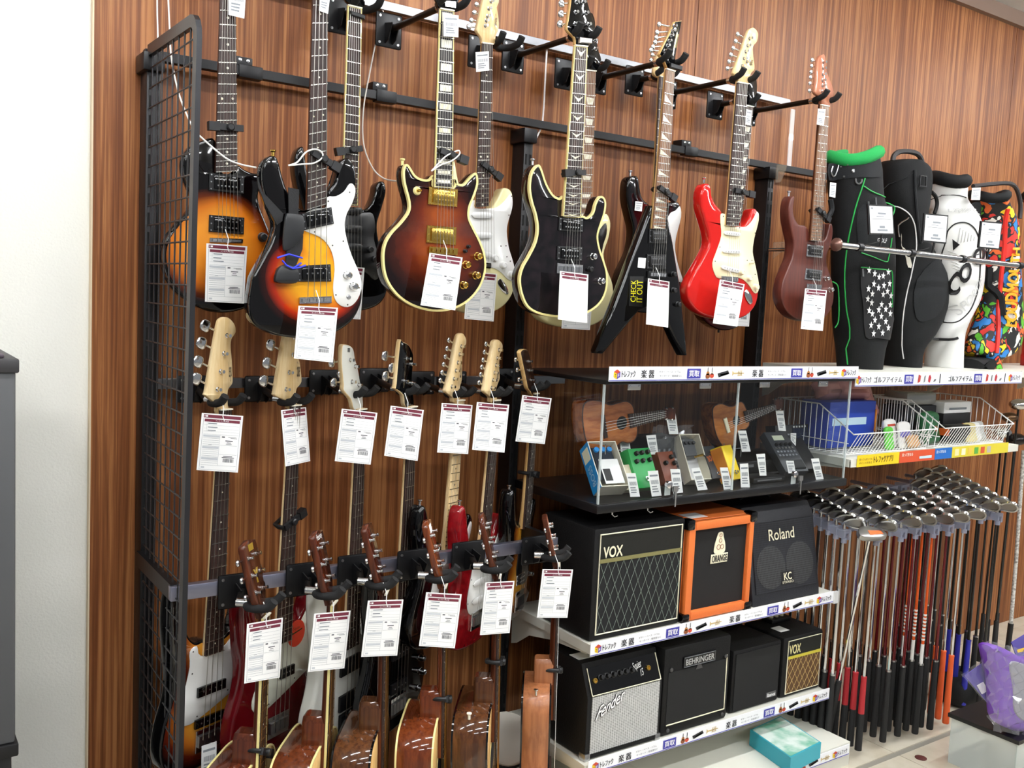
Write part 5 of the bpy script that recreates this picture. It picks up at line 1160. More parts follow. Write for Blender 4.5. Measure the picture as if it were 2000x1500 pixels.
def diamonds(fr, u0, u1, z0, z1, su, sz, mt, t, n, r=.0007):
    m_ = MB(); sl = sz/su; h = z1-z0
    k = -int(h/sl/su)-2
    while k*su < (u1-u0)+h/sl+su:
        for sg in (1, -1):
            a = u0 + k*su; pts = []
            b = a + sg*h/sl
            def clip(ua, za, ub, zb):
                lo, hi = 0.0, 1.0
                for lim, s2 in ((u0, 1), (u1, -1)):
                    fa, fb = (ua-lim)*s2, (ub-lim)*s2
                    if fa < 0 and fb < 0: return None
                    if fa < 0: lo = max(lo, fa/(fa-fb))
                    elif fb < 0: hi = min(hi, fa/(fa-fb))
                return None if lo >= hi else ((ua+(ub-ua)*lo, za+(zb-za)*lo), (ua+(ub-ua)*hi, za+(zb-za)*hi))
            c = clip(a, z0, b, z1)
            if c: m_.tube([fr.W(c[0][0], n, c[0][1]), fr.W(c[1][0], n, c[1][1])], r, 4, 0, False, False)
        k += 1
    m_.build('diamond_threads', mt, t, 0, 'stuff')
# --- large diamond-grille amp
fc = Face(C4, .485); fr = fc.fr; x0, x1, z0, z1 = 1.862, 2.252, Z2S, .992
t = thing('guitar_amplifier', 'large black amplifier with a dark diamond grille lettered VOX', 'amplifier', ((x0+x1)/2, -.36, z0))
MB().bbox((x0, -.485, z0), (x1, -.22, z1), .010).build('cabinet', M_tolex, t)
u0, u1, b0, b1 = rectq(fc.P([(850, 300), (1665, 195), (1630, 1162), (812, 1335)])); u0, u1, b0, b1 = x0+.022, x1-.018, z0+.022, z1-.02
MB().b2((u0, -.4865, b0), (u1, -.482, b1)).build('baffle', mat('dark fabric', '1c1c18', .8, bump=(500, .4), spec=.3), t)
cr = [(u0, b0), (u1, b0), (u1, b1), (u0, b1)]; MB().tube([fr.W(u, .0025, z) for u, z in cr], .0028, 6, 0, True).build('piping', M_pip, t)
zs = b0 + (b1-b0)*.715
MB().b2((u0, -.490, zs), (u1, -.484, zs+.012)).build('gold_strip', mat('dull gold strip', '8f8a5c', .4, .5), t)
MB().b2((u0, -.4875, b0), (u1, -.484, zs)).build('grille_cloth', mat('dark grille cloth', '0a0a0c', .85), t)
diamonds(fr, u0+.003, u1-.003, b0+.003, zs-.001, .0325, .075, mat('grey thread', '7d8c80', .6), t, .0032)
lettering(t, 'VOX', fr, [(u0+.014, zs+.050), (u0+.092, zs+.050), (u0+.092, zs+.016), (u0+.014, zs+.016)], M_pip, .0035, bold=.0012)
# --- orange amp
x0, x1, z0, z1 = 2.262, 2.588, Z2S, .978
t = thing('guitar_amplifier', 'orange bass amplifier with a black grille and crest', 'amplifier', ((x0+x1)/2, -.36, z0))
M_or = mat('orange tolex', 'dd7232', .5, bump=(260, .4))
MB().bbox((x0, -.47, z0), (x1, -.20, z1), .010).build('cabinet', M_or, t)
fw_ = .030
for a, b, c, d_ in ((x0+.004, x0+.034, z0+.004, z1-.004), (x1-.026, x1-.004, z0+.004, z1-.004), (x0+.034, x1-.026, z1-.034, z1-.004), (x0+.034, x1-.026, z0+.004, z0+.034)): MB().bbox((a, -.492, c), (b, -.468, d_), .004).build('front_frame', M_or, t)
u0, u1, b0, b1 = x0+.034, x1-.026, z0+.034, z1-.034
MB().b2((u0, -.476, b0), (u1, -.470, b1)).build('grille_cloth', mat('black woven cloth', '101010', .9, bump=(900, .6)), t)
for cx in (x0, x1):
    for cz in (z0, z1):
        MB().bbox((cx-.006 if cx == x0 else cx-.026, -.497, cz-.006 if cz == z0 else cz-.03), (cx+.026 if cx == x0 else cx+.006, -.455, cz+.03 if cz == z0 else cz+.006), .006).build('corner_guard', M_gblk, t)
fr = Fr(Vector((0, -.4775, 0)), Vector((1, 0, 0)), Vector((0, -1, 0)), Vector((0, 0, 1)))
cx, cz = (u0+u1)/2, b0+(b1-b0)*.60
pl = MB().slab(fr, [(cx-.042, cz-.016), (cx+.040, cz-.016), (cx+.042, cz+.016), (cx-.040, cz+.016)], .003, .003, .001, 1).build('name_plate', M_pip, t)
lettering(pl, 'ORANGE', fr, [(cx-.037, cz+.012), (cx+.037, cz+.012), (cx+.037, cz-.011), (cx-.037, cz-.011)], M_ink, .0036, bold=.0006)
cst = MB().slab(fr, smooth([(cx-.024, cz+.018), (cx+.022, cz+.018), (cx+.026, cz+.045), (cx+.016, cz+.072), (cx+.010, cz+.090), (cx-.010, cz+.090), (cx-.018, cz+.072), (cx-.027, cz+.045)], 3), .003, .003, .001, 1).build('crest', M_pip, t)
m_ = MB()
for (a, b, r_) in ((-.008, .040, .009), (.009, .040, .008), (0, .062, .007), (0, .080, .006)):
    m_.tube([fr.W(cx+a+r_*math.cos(k*math.pi/4), .0034, cz+b+r_*math.sin(k*math.pi/4)) for k in range(8)], .0011, 4, 0, True)
m_.build('crest_print', mat('brown ink', '8a4a22', .5), cst, 0, 'stuff')
tag(MB().b2((2.30, -.46, z1+.0005), (2.38, -.40, z1+.0015)).build('price_label', M_paper), 'flat white price label lying on the orange amplifier', 'price label')
# --- keyboard amp with slanted grille
x0, x1, z0, z1 = 2.612, 2.985, Z2S, .975
t = thing('keyboard_amplifier', 'black keyboard amplifier with a perforated grille lettered Roland KC', 'amplifier', ((x0+x1)/2, -.33, z0))
fx = Fr(Vector((x0, 0, 0)), Vector((0, -1, 0)), Vector((-1, 0, 0)), Vector((0, 0, 1)))
MB().slab(fx, [(.16, z0), (.485, z0), (.482, z0+.03), (.43, z1-.045), (.40, z1), (.16, z1)], 0, x1-x0, .006, 2).build('cabinet', mat('navy black tolex', '14151c', .55, bump=(260, .5)), t)
A, B = Vector((x0, -.4815, z0+.03)), Vector((x0, -.4295, z1-.045)); Zs = (B-A).normalized(); Ns = Vector((0, -Zs.z, Zs.y)).normalized(); hgt = (B-A).length
fs = Fr(A, Vector((1, 0, 0)), Ns, Zs); W_ = x1-x0
def perf(name, col, sc, hole):
    if name in MATS: return MATS[name]
    m = bpy.data.materials.new(name); m.use_nodes = True; MATS[name] = m; nt = m.node_tree; b = nt.nodes['Principled BSDF']; L = nt.links.new
    tc = nt.nodes.new('ShaderNodeTexCoord'); br = nt.nodes.new('ShaderNodeTexBrick'); mp_ = nt.nodes.new('ShaderNodeMapping'); mp_.inputs['Rotation'].default_value = (_ang(90), 0, 0)
    L(tc.outputs['Object'], mp_.inputs['Vector']); L(mp_.outputs[0], br.inputs['Vector'])
    br.offset = 0.0; br.inputs['Scale'].default_value = sc; br.inputs['Brick Width'].default_value = 1; br.inputs['Row Height'].default_value = 1; br.inputs['Mortar Size'].default_value = .18
    br.inputs['Color1'].default_value = br.inputs['Color2'].default_value = (*lin(hole), 1); br.inputs['Mortar'].default_value = (*lin(col), 1)
    L(br.outputs['Color'], b.inputs['Base Color']); b.inputs['Roughness'].default_value = .5; return m
gp = MB().slab(fs, [(.018, .012), (W_-.018, .012), (W_-.018, hgt-.01), (.018, hgt-.01)], .005, .005, .001, 1).build('grille', perf('perforated grille', '1f2128', 130, '060607'), t)
for cx in (.105, .265):
    MB().lathe(fs.W(cx, .0052, .10), fs.N, [(.078, 0), (.078, .0006), (.070, .001), (.02, .0006)], 32).build('speaker_ring', perf('perforated cone', '3a3b3c', 130, '101011'), t)
lettering(t, 'Roland', fs, [(.105, hgt-.038), (.245, hgt-.038), (.245, hgt-.078), (.105, hgt-.078)], M_pip, .0065, bold=.0005)
MB().slab(fs, [(.155, .030), (.225, .030), (.225, .078), (.155, .078)], .0062, .001).build('badge', M_blk, t)
lettering(t, 'KC', fs, [(.170, .072), (.212, .072), (.212, .046), (.170, .046)], M_pip, .0066, bold=.0006); lettering(t, 'STEREO', fs, [(.160, .042), (.222, .042), (.222, .034), (.160, .034)], M_pip, .0066)
MB().tube([Vector((x0+.10, -.30, z1+.002)), Vector((x0+.12, -.30, z1+.012)), Vector((x0+.25, -.30, z1+.012)), Vector((x0+.27, -.30, z1+.002))], .007, 8).build('handle', M_blk, t)
# --- silver grille practice amp
x0, x1, z0, z1 = 1.868, 2.188, Z3S, .55
t = thing('guitar_amplifier', 'practice amplifier with a silver woven grille lettered Fender and a knob row', 'amplifier', ((x0+x1)/2, -.38, z0))
fx = Fr(Vector((x0, 0, 0)), Vector((0, -1, 0)), Vector((-1, 0, 0)), Vector((0, 0, 1)))
zc = z0+.205
MB().slab(fx, [(.27, z0+.006), (.488, z0+.006), (.488, zc), (.447, z1), (.27, z1)], 0, x1-x0, .006, 2).build('cabinet', M_tolex, t)
def weave():
    m = bpy.data.materials.new('silver woven cloth'); m.use_nodes = True; nt = m.node_tree; b = nt.nodes['Principled BSDF']; L = nt.links.new
    tc = nt.nodes.new('ShaderNodeTexCoord'); mp_ = nt.nodes.new('ShaderNodeMapping'); mp_.inputs['Rotation'].default_value = (_ang(90), 0, 0); br = nt.nodes.new('ShaderNodeTexBrick')
    L(tc.outputs['Object'], mp_.inputs['Vector']); L(mp_.outputs[0], br.inputs['Vector']); br.offset = .0; br.inputs['Scale'].default_value = 1; br.inputs['Brick Width'].default_value = .0092; br.inputs['Row Height'].default_value = .0052; br.inputs['Mortar Size'].default_value = .0011; br.inputs['Mortar Smooth'].default_value = .3
    br.inputs['Color1'].default_value = (*lin('8f8f8d'), 1); br.inputs['Color2'].default_value = (*lin('7c7c7a'), 1); br.inputs['Mortar'].default_value = (*lin('c9c9c6'), 1)
    L(br.outputs['Color'], b.inputs['Base Color']); b.inputs['Roughness'].default_value = .7; return m
MB().b2((x0+.018, -.4905, z0+.022), (x1-.014, -.487, zc+.002)).build('grille_cloth', weave(), t)
A, B = Vector((x0, -.489, zc+.004)), Vector((x0, -.452, z1-.012)); Zs = (B-A).normalized(); Ns = Vector((0, -Zs.z, Zs.y)).normalized(); hgt = (B-A).length; fs = Fr(A, Vector((1, 0, 0)), Ns, Zs); W_ = x1-x0
pn = MB().slab(fs, [(.016, .002), (W_-.012, .002), (W_-.012, hgt-.004), (.016, hgt-.004)], .002, .002).build('control_panel', M_gblk, t)
MB().tube([fs.W(.016, .003, .002), fs.W(W_-.012, .003, .002)], .0016, 5).tube([fs.W(W_-.012, .003, .002), fs.W(W_-.012, .003, hgt-.004)], .0016, 5).tube([fs.W(.016, .003, .002), fs.W(.016, .003, hgt-.004)], .0016, 5).build('panel_trim', M_pip, t)
for k in range(6): MB().lathe(fs.W(.062+.026*k, .002, hgt*.56), fs.N, [(.0105, 0), (.0105, .003), (.008, .004), (.0065, .015)], 16).build('knob', M_blk, t)
for x in (.038, W_-.055): MB().lathe(fs.W(x, .002, hgt*.5), fs.N, [(.0085, 0), (.0085, .004), (.005, .004), (.0045, .001)], 16).build('jack', M_gold, t)
lettering(t, 'Squier', fs, [(W_-.118, hgt*.78), (W_-.082, hgt*.86), (W_-.080, hgt*.52), (W_-.116, hgt*.44)], M_paper, .0028); lettering(t, '15', fs, [(W_-.090, hgt*.52), (W_-.078, hgt*.55), (W_-.080, hgt*.30), (W_-.092, hgt*.28)], M_paper, .0028)
fr = Fr(Vector((0, -.4905, 0)), Vector((1, 0, 0)), Vector((0, -1, 0)), Vector((0, 0, 1)))
q = [(x0+.050, zc-.030), (x0+.150, zc+.012), (x0+.146, zc-.028), (x0+.030, zc-.076)]
lettering(t, 'Fender', fr, [(a+.001, b-.001) for a, b in q], M_gblk, .0012, 'logo_outline', .0032); lettering(t, 'Fender', fr, q, M_paper, .0032, 'logo', .0007)
for x in (x0-.002, x1-.02): MB().bbox((x, -.492, z0), (x+.022, -.46, z0+.024), .003).build('corner_guard', M_steel, t)
tag(MB().b2((1.88, -.42, z1+.0005), (1.945, -.37, z1+.0015)).build('price_label', M_paper), 'flat white price label lying on the silver grille amplifier', 'price label')
# --- black amp with plate
x0, x1, z0, z1 = 2.196, 2.518, Z3S, .552
t = thing('guitar_amplifier', 'black amplifier with white piping and a plate lettered BEHRINGER', 'amplifier', ((x0+x1)/2, -.38, z0))
MB().bbox((x0, -.484, z0), (x1, -.25, z1), .012).build('cabinet', M_tolex, t)
MB().b2((x0+.02, -.4865, z0+.04), (x1-.022, -.483, z1-.085)).build('grille_cloth', mat('black woven cloth', '101010', .9, bump=(900, .6)), t)
fr = Fr(Vector((0, -.4865, 0)), Vector((1, 0, 0)), Vector((0, -1, 0)), Vector((0, 0, 1)))
MB().tube([fr.W(x0+.022, .001, z0+.04), fr.W(x1-.022, .001, z0+.04), fr.W(x1-.024, .001, z1-.07)], .0022, 6).build('piping', M_pip, t)
MB().slab(fr, [(x0+.085, z1-.078), (x1-.085, z1-.078), (x1-.085, z1-.042), (x0+.085, z1-.042)], .004, .006, .001, 1).build('name_plate', M_blk, t)
MB().tube([fr.W(a, .004, b) for a, b in ((x0+.087, z1-.076), (x1-.087, z1-.076), (x1-.087, z1-.044), (x0+.087, z1-.044))], .0007, 4, 0, True).build('plate_outline', M_grey, t)
lettering(t, 'BEHRINGER', fr, [(x0+.093, z1-.050), (x1-.093, z1-.050), (x1-.093, z1-.070), (x0+.093, z1-.070)], mat('pale grey print', 'b5b5b2', .5), .0046, bold=.0005)
MB().slab(fr, [((x0+x1)/2-.016, z1-.094), ((x0+x1)/2+.016, z1-.094), ((x0+x1)/2, z1-.064)], .003, .004).build('emblem', mat('dark grey plastic', '3a3a3a', .5), t)
for x in (x0+.03, x1-.03):
    for z in (z0+.022, z1-.075): MB().lathe(fr.W(x, .0, z), fr.N, [(.007, 0), (.007, .003), (.004, .005)], 12).build('bolt', mat('dark grey plastic', '3a3a3a', .5), t)
# --- small plain black amp
x0, x1, z0, z1 = 2.548, 2.808, Z3S, .478
t = thing('guitar_amplifier', 'small plain black amplifier with a tiny Ibanez badge', 'amplifier', ((x0+x1)/2, -.36, z0))
MB().bbox((x0, -.47, z0), (x1, -.24, z1), .010).build('cabinet', M_tolex, t)
MB().b2((x0+.012, -.4735, z0+.012), (x1-.012, -.469, z1-.014)).build('grille_cloth', mat('black woven cloth', '101010', .9, bump=(900, .6)), t)
fr = Fr(Vector((0, -.4735, 0)), Vector((1, 0, 0)), Vector((0, -1, 0)), Vector((0, 0, 1)))
MB().slab(fr, [(x1-.075, z0+.024), (x1-.022, z0+.024), (x1-.022, z0+.044), (x1-.075, z0+.044)], .002, .003).build('badge', mat('steel badge', '6c6c6c', .4, .6), t)
lettering(t, 'Ibanez', fr, [(x1-.071, z0+.041), (x1-.026, z0+.041), (x1-.026, z0+.028), (x1-.071, z0+.028)], M_paper, .0026, bold=.0004)
# --- small brown diamond grille amp
x0, x1, z0, z1 = 2.820, 3.052, Z3S, .480
t = thing('guitar_amplifier', 'small amplifier with a brown diamond grille and yellow strip lettered VOX', 'amplifier', ((x0+x1)/2, -.36, z0))
MB().bbox((x0, -.47, z0), (x1, -.27, z1), .012).build('cabinet', M_tolex, t)
fr = Fr(Vector((0, -.47, 0)), Vector((1, 0, 0)), Vector((0, -1, 0)), Vector((0, 0, 1)))
u0, u1, b0, b1 = x0+.024, x1-.016, z0+.016, z1-.016; zs = b0+(b1-b0)*.66
MB().b2((u0, -.4725, b0), (u1, -.468, zs)).build('grille_cloth', mat('brown grille cloth', '5a3f22', .8, bump=(500, .4)), t)
MB().b2((u0, -.4725, zs), (u1, -.468, b1)).build('top_panel', mat('dark fabric', '1c1c18', .8, bump=(500, .4), spec=.3), t)
MB().tube([fr.W(u, .002, z) for u, z in ((u0, b0), (u1, b0), (u1, b1), (u0, b1))], .0022, 6, 0, True).build('piping', M_pip, t)
MB().b2((u0, -.4755, zs), (u1, -.47, zs+.010)).build('gold_strip', mat('yellow gold strip', 'd6c84a', .35, .3), t)
diamonds(fr, u0+.002, u1-.002, b0+.002, zs, .030, .046, mat('tan thread', 'b79a5e', .6), t, .0032, .0009)
lettering(t, 'VOX', fr, [(u0+.006, zs+.052), (u0+.070, zs+.052), (u0+.070, zs+.018), (u0+.006, zs+.018)], mat('cream gold print', 'e0d69a', .5), .003, bold=.001)
tag(MB().b2((2.86, -.42, z1+.0005), (2.91, -.37, z1+.0015)).build('price_label', M_paper), 'flat white price label lying on the small brown grille amplifier', 'price label')
t = thing('mini_mixer', 'small black unit with three cream knobs standing on the brown grille amplifier', 'electronics', (2.95, -.32, .480))
MB().bbox((2.90, -.345, .480), (3.01, -.29, .497), .003).build('housing', M_blk, t)
for k in range(3): MB().lathe((2.92+.03*k, -.32, .497), (0, 0, 1), [(.009, 0), (.009, .016), (.007, .02)], 12).build('knob', M_cream, t)
# ================================================================ glass case
CZ = 1.074
M_acr = clear('clear acrylic', (.97, .98, .98), ior=1.4)
M_edge = clear('acrylic edge', (.9, .93, .93), alpha=.35, col='e8f0ee')
case = thing('glass_case', 'black display case with clear acrylic doors holding ukuleles and effect pedals', 'display case', (2.45, -.29, 1.045))
MB().bbox((1.842, -.512, 1.045), (3.062, -.07, CZ-.001), .004).build('tray', M_black, case)
MB().bbox((1.85, -.512, 1.441), (3.06, -.07, 1.455), .003).build('top_panel', M_black, case)
for nm, lo, hi in (('front_pane', (1.852, -.504, CZ), (2.440, -.500, 1.441)), ('front_pane', (2.444, -.504, CZ), (3.050, -.500, 1.441)), ('side_pane', (1.850, -.499, CZ), (1.854, -.075, 1.441)), ('side_pane', (3.048, -.499, CZ), (3.052, -.075, 1.441))):
    MB().b2(lo, hi).build(nm, M_acr, case, 0)
for x, y in ((1.852, -.502), (2.442, -.502), (3.050, -.502)): MB().b2((x-.003, y-.003, CZ), (x+.003, y+.003, 1.441)).build('pane_edge', M_edge, case, 0)
for p in (C1(1195, 322), C1(1890, 310), C2(968, 300), C2(1540, 292)):
    c = at(p[0], p[1], .508); h = MB().bbox((c.x-.026, -.510, c.z-.012), (c.x+.026, -.503, c.z+.012), .002).build('hinge', M_steel, case)
    MB().lathe((c.x-.018, -.510, c.z), (0, -1, 0), [(.004, 0), (.003, .002)], 8).lathe((c.x+.018, -.510, c.z), (0, -1, 0), [(.004, 0), (.003, .002)], 8).build('screws', M_chrome, h, 40, 'stuff')
for p, lab in ((C1(1520, 1280), 'small chrome lock with keys on the case door by the green pedal'), (C2(1250, 1180), 'small chrome lock with keys on the case door by the multi-effects board')):
    c = at(p[0], p[1], .505); t = thing('cam_lock', lab, 'lock', c)
    MB().lathe((c.x, -.504, c.z), (0, -1, 0), [(.012, 0), (.012, .012), (.009, .014)], 16).build('barrel', M_chrome, t)
    MB().b2((c.x-.012, -.507, c.z-.035), (c.x+.012, -.5045, c.z-.008)).build('clamp', M_edge, t)
    for k, (dx, L_) in enumerate(((.018, .03), (.02, .055))):
        MB().slab(Fr(Vector((c.x+dx, -.520-.004*k, c.z-.004)), Vector((1, 0, 0)), Vector((0, -1, 0)), Vector((0, 0, 1))), [(-.009, 0), (.009, 0), (.010, -.016), (.003, -.020), (.003, -L_-.012), (-.003, -L_-.012), (-.003, -.020), (-.010, -.016)], .001, .002).build('key', M_steel, t)
# --- ukuleles
def uke(T, d, ol, board, headq, hole, hr, bridgeq, label, m_top, m_side, m_neck, m_bridge):
    fr = fr_px(T(*hole), d); g = Gtr(fr, label, T, 'ukulele', 'ukulele')
    o = smooth(g.P(ol), 4); MB().slab(fr, o, 0, .06, .003, 2, 0, True, 1).build('body', [m_top, m_side], g.t, 50)
    MB().ring(fr, o, .003, .0006, .003).build('binding', m_bridge if False else mat('dark edging', '3a1c10', .4), g.t)
    MB().lathe(fr.W(0, 0, 0), fr.N, [(hr, 0), (hr, .0006)], 24).build('soundhole', mat('deep black slot', '050505', .9), g.t)
    MB().slab(fr, g.P(bridgeq), .007, .007, .002, 1).build('bridge', m_bridge, g.t)
    b = g.P(board); MB().slab(fr, b, .008, .006, .001, 1).build('fretboard', M_rose, g.t)
    f = bil2(b); nk = [f(0.12, .9), f(1, .9), f(1, .1), f(.12, .1)]; MB().slab(fr, nk, .002, .014, .006, 3).build('neck', m_neck, g.t)
    fm = MB()
    for i in range(1, 15):
        x = .04+.94*i/15; a, c = f(x, 0), f(x, 1); v = (Vector(f(1, .5))-Vector(f(0, .5))).normalized()*.0009
        fm.hexa([fr.W(p[0]+s_*v.x, n, p[1]+s_*v.y) for n in (.008, .0092) for p, s_ in ((a, -1), (a, 1), (c, 1), (c, -1))])
    fm.build('frets', M_fret, g.t, 0, 'stuff')
    sm = MB(); bq = bil2(g.P(bridgeq))
    for i in range(4): a, c = f(1, .2+.2*i), bq(.5, .3+.13*i); sm.tube([fr.W(a[0], .012, a[1]), fr.W(c[0], .010, c[1])], .0005, 4, 0, False, False)
    sm.build('strings', M_white, g.t, 0, 'stuff')
    MB().slab(fr, g.P(headq), .002, .012, .002, 1).build('headstock', m_neck, g.t)
    for k in range(4):
        hq_ = bil2(g.P(headq)); a = hq_(.25+.5*(k % 2), .95 if k < 2 else .05); MB().ball(fr.W(a[0], -.004, a[1]), .007, 8).build('tuner', M_chrome, g.t)
    # stand under it
    st_ = thing('ukulele_stand', 'clear wire stand under the '+label.split(' lying')[0], 'stand', (fr.O.x, fr.O.y, CZ))
    zb = min(p[1] for p in o)+fr.O.z
    MB().tube([(fr.O.x-.09, fr.O.y+.05, zb-.002), (fr.O.x-.09, fr.O.y-.03, zb-.002), (fr.O.x-.09, fr.O.y-.03, zb+.03)], .002, 6).tube([(fr.O.x-.09, fr.O.y+.02, CZ), (fr.O.x-.09, fr.O.y+.02, zb-.002)], .002, 6).tube([(fr.O.x+.06, fr.O.y+.02, CZ), (fr.O.x+.06, fr.O.y+.02, zb-.002)], .002, 6).tube([(fr.O.x-.10, fr.O.y+.02, zb-.003), (fr.O.x+.08, fr.O.y+.02, zb-.003)], .002, 6).build('wire_frame', M_chrome, st_)
koa = wood('koa top', '8a4a24', 'b36d38', 40, 8, .12, 1, 0); koas = wood('koa side', '6a3416', '9a5826', 40, 6, .2, .9, 0)
uke(C1, .34, [(695, 520), (730, 470), (800, 455), (880, 470), (960, 500), (1040, 480), (1110, 465), (1165, 490), (1192, 545), (1200, 620), (1225, 700), (1225, 790), (1190, 860), (1130, 880), (1075, 868), (1030, 905), (970, 945), (860, 962), (780, 950), (735, 880), (705, 780), (688, 640)], [(1128, 592), (1485, 548), (1482, 632), (1150, 728)], [(1482, 540), (1600, 530), (1595, 650), (1480, 640)], (1072, 680), .0225, [(862, 605), (898, 600), (928, 820), (892, 832)], 'koa ukulele with a dark bridge lying on its side in the case', koa, koas, M_maho, mat('dark bridge', '2a1712', .4))
mah = wood('tan ukulele top', '9a5a2a', 'c07a3e', 40, 8, .2, .9, 0)
uke(C2, .30, [(457, 570), (482, 510), (550, 490), (620, 515), (670, 510), (705, 475), (755, 478), (788, 540), (815, 630), (818, 700), (780, 745), (730, 750), (700, 790), (690, 860), (640, 925), (585, 935), (530, 870), (480, 750)], [(752, 566), (1052, 492), (1060, 552), (782, 676)], [(1052, 452), (1145, 440), (1140, 545), (1062, 556)], (690, 655), .019, [(556, 642), (588, 626), (625, 768), (596, 780)], 'tan ukulele with a pale bridge lying on its side in the case', mah, koas, M_maho, M_pip)
# --- pedals
def lean_fr(px, py, d, yaw, b, lift):
    O = at(px, py, d); O = Vector((O.x, -d, CZ+lift)); y, b = _ang(yaw), _ang(b)
    U = Vector((math.cos(y), math.sin(y), 0)); H = Vector((math.sin(y), -math.cos(y), 0))
    return Fr(O, U, H*math.cos(b)+Vector((0, 0, math.sin(b))), Vector((0, 0, math.cos(b)))-H*math.sin(b))
def pedal(T, p, d, w_, l_, th, lean, mt, label, knobs=(), km=None, foot=None, yaw=0, kr=.008, extra=None, cat='effect pedal', name='effect_pedal'):
    fr = lean_fr(*T(*p), d, yaw, lean, th*math.sin(_ang(lean))+.001)
    t = thing(name, label, cat, fr=fr)
    MB().slab(fr, [(-w_/2, 0), (w_/2, 0), (w_/2, l_), (-w_/2, l_)], 0, th, .003, 2).build('housing', mt, t)
    for x, y in knobs: MB().lathe(fr.W(-w_/2+w_*x, 0, l_*y), fr.N, [(kr, 0), (kr*.95, .008), (kr*.7, .012)], 14).build('knob', km or M_blk, t)
    if foot: MB().lathe(fr.W(-w_/2+w_*foot[0], 0, l_*foot[1]), fr.N, [(.008, 0), (.008, .004), (.005, .004), (.005, .012)], 14).build('footswitch', M_chrome, t)
    if extra: extra(fr, t, w_, l_)
    return t
GR = mat('green enamel', '1f9a4a', .35); YE = mat('yellow enamel', 'f0cf22', .35); BR = mat('brown enamel', '7a3a20', .4); BG = mat('beige enamel', 'cabfa4', .5); DG = mat('dark grey enamel', '3a3d42', .4)
pedal(C1, (1340, 1375), .455, .096, .135, .05, 28, GR, 'bright green pedal with six black knobs in the case', [(.3, .86), (.55, .87), (.82, .88), (.22, .66), (.5, .67), (.82, .68)], None, (.5, .22))
pedal(C1, (1122, 1120), .38, .062, .10, .04, 30, M_blk, 'black and silver pedal with clear knobs behind the beige one', [(.2, .86), (.5, .86), (.8, .86)], M_steel)
pedal(C1, (1190, 1345), .445, .062, .085, .04, 30, BG, 'beige pedal with a dark window plate', (), None, None, 0, .008, lambda fr, t, w_, l_: MB().slab(fr, [(-.024, .012), (.024, .012), (.024, .045), (-.024, .045)], .002, .002).build('tread', M_blk, t))
pedal(C1, (1580, 1260), .42, .072, .11, .05, 28, BR, 'brown pedal with black knobs beside the green one', [(.75, .80), (.3, .62), (.85, .60)], None, (.5, .2))
pedal(C2, (525, 1245), .42, .075, .125, .04, 35, DG, 'dark grey pedal with orange lettering', (), None, (.5, .15), 0, .008, lambda fr, t, w_, l_: lettering(t, 'noise', fr, [(-.026, .092), (.026, .100), (.026, .070), (-.026, .062)], mat('orange print', 'd0703c', .5), .001, bold=.0008))
pedal(C2, (700, 1290), .455, .066, .125, .05, 26, YE, 'bright yellow pedal with an orange side', (), None, (.5, .2), 12, .008, lambda fr, t, w_, l_: MB().slab(Fr(fr.W(-w_/2-.0008, -.025, 0), fr.N*-1, fr.U*-1, fr.Z), [(-.023, .004), (.023, .004), (.023, l_-.004), (-.023, l_-.004)], .001, .001).build('side_label', mat('orange print 2', 'e08a2c', .4), t))
def me_extra(fr, t, w_, l_):
    MB().slab(fr, [(-.030, l_*.78), (.022, l_*.78), (.022, l_*.90), (-.030, l_*.90)], .001, .001).build('screen', mat('pale lcd', 'c9d0b8', .3), t)
    for k in range(4): MB().lathe(fr.W(-.033+.022*k, 0, l_*.66), fr.N, [(.007, 0), (.007, .008), (.005, .011)], 12).build('knob', M_blk, t)
    for r_ in range(3):
        for k in range(6): MB().slab(fr, [(-.047+.016*k, l_*(.56-.09*r_)), (-.038+.016*k, l_*(.56-.09*r_)), (-.038+.016*k, l_*(.60-.09*r_)), (-.047+.016*k, l_*(.60-.09*r_))], .003, .003).build('button', M_steel if r_ == 0 else mat('grey button', '8c9096', .5), t)
    MB().slab(fr, [(-.02, .01), (.048, .01), (.048, l_*.28), (-.02, l_*.28)], .006, .006, .003, 1).build('treadle', mat('black ribbed rubber', '17181a', .7), t)
pedal(C2, (1285, 1215), .44, .112, .185, .035, 46, DG, 'dark multi-effects board with a small screen, knobs and buttons', (), None, None, -8, .008, me_extra, 'effects board', 'effects_board')
pedal(C2, (1440, 1200), .41, .07, .15, .03, 46, M_blk, 'plain black pedal board standing beside the multi-effects board', (), None, None, -8, cat='effect pedal')
def scr(fr, t, w_, l_):
    MB().slab(fr, [(.0, l_*.2), (w_*.45, l_*.2), (w_*.45, l_*.85), (.0, l_*.85)], .002, .002).build('screen', mat('dark blue screen', '1a2336', .15), t)
    for k in range(5): MB().slab(fr, [(w_*(.02+.085*k), l_*.88), (w_*(.06+.085*k), l_*.88), (w_*(.06+.085*k), l_*.95), (w_*(.02+.085*k), l_*.95)], .003, .002).build('button', M_paper, t)
    for k in range(2): MB().slab(fr, [(-w_*.42, l_*(.3+.3*k)), (-w_*.1, l_*(.3+.3*k)), (-w_*.1, l_*(.36+.3*k)), (-w_*.42, l_*(.36+.3*k))], .001, .001).build('print', M_grey, t)
t = pedal(C2, (1250, 955), .27, .20, .10, .05, 10, M_blk, 'black audio recorder unit with a dark screen at the back of the case', (), None, None, 0, .008, scr, 'audio unit', 'audio_unit')
t.location.z += .06
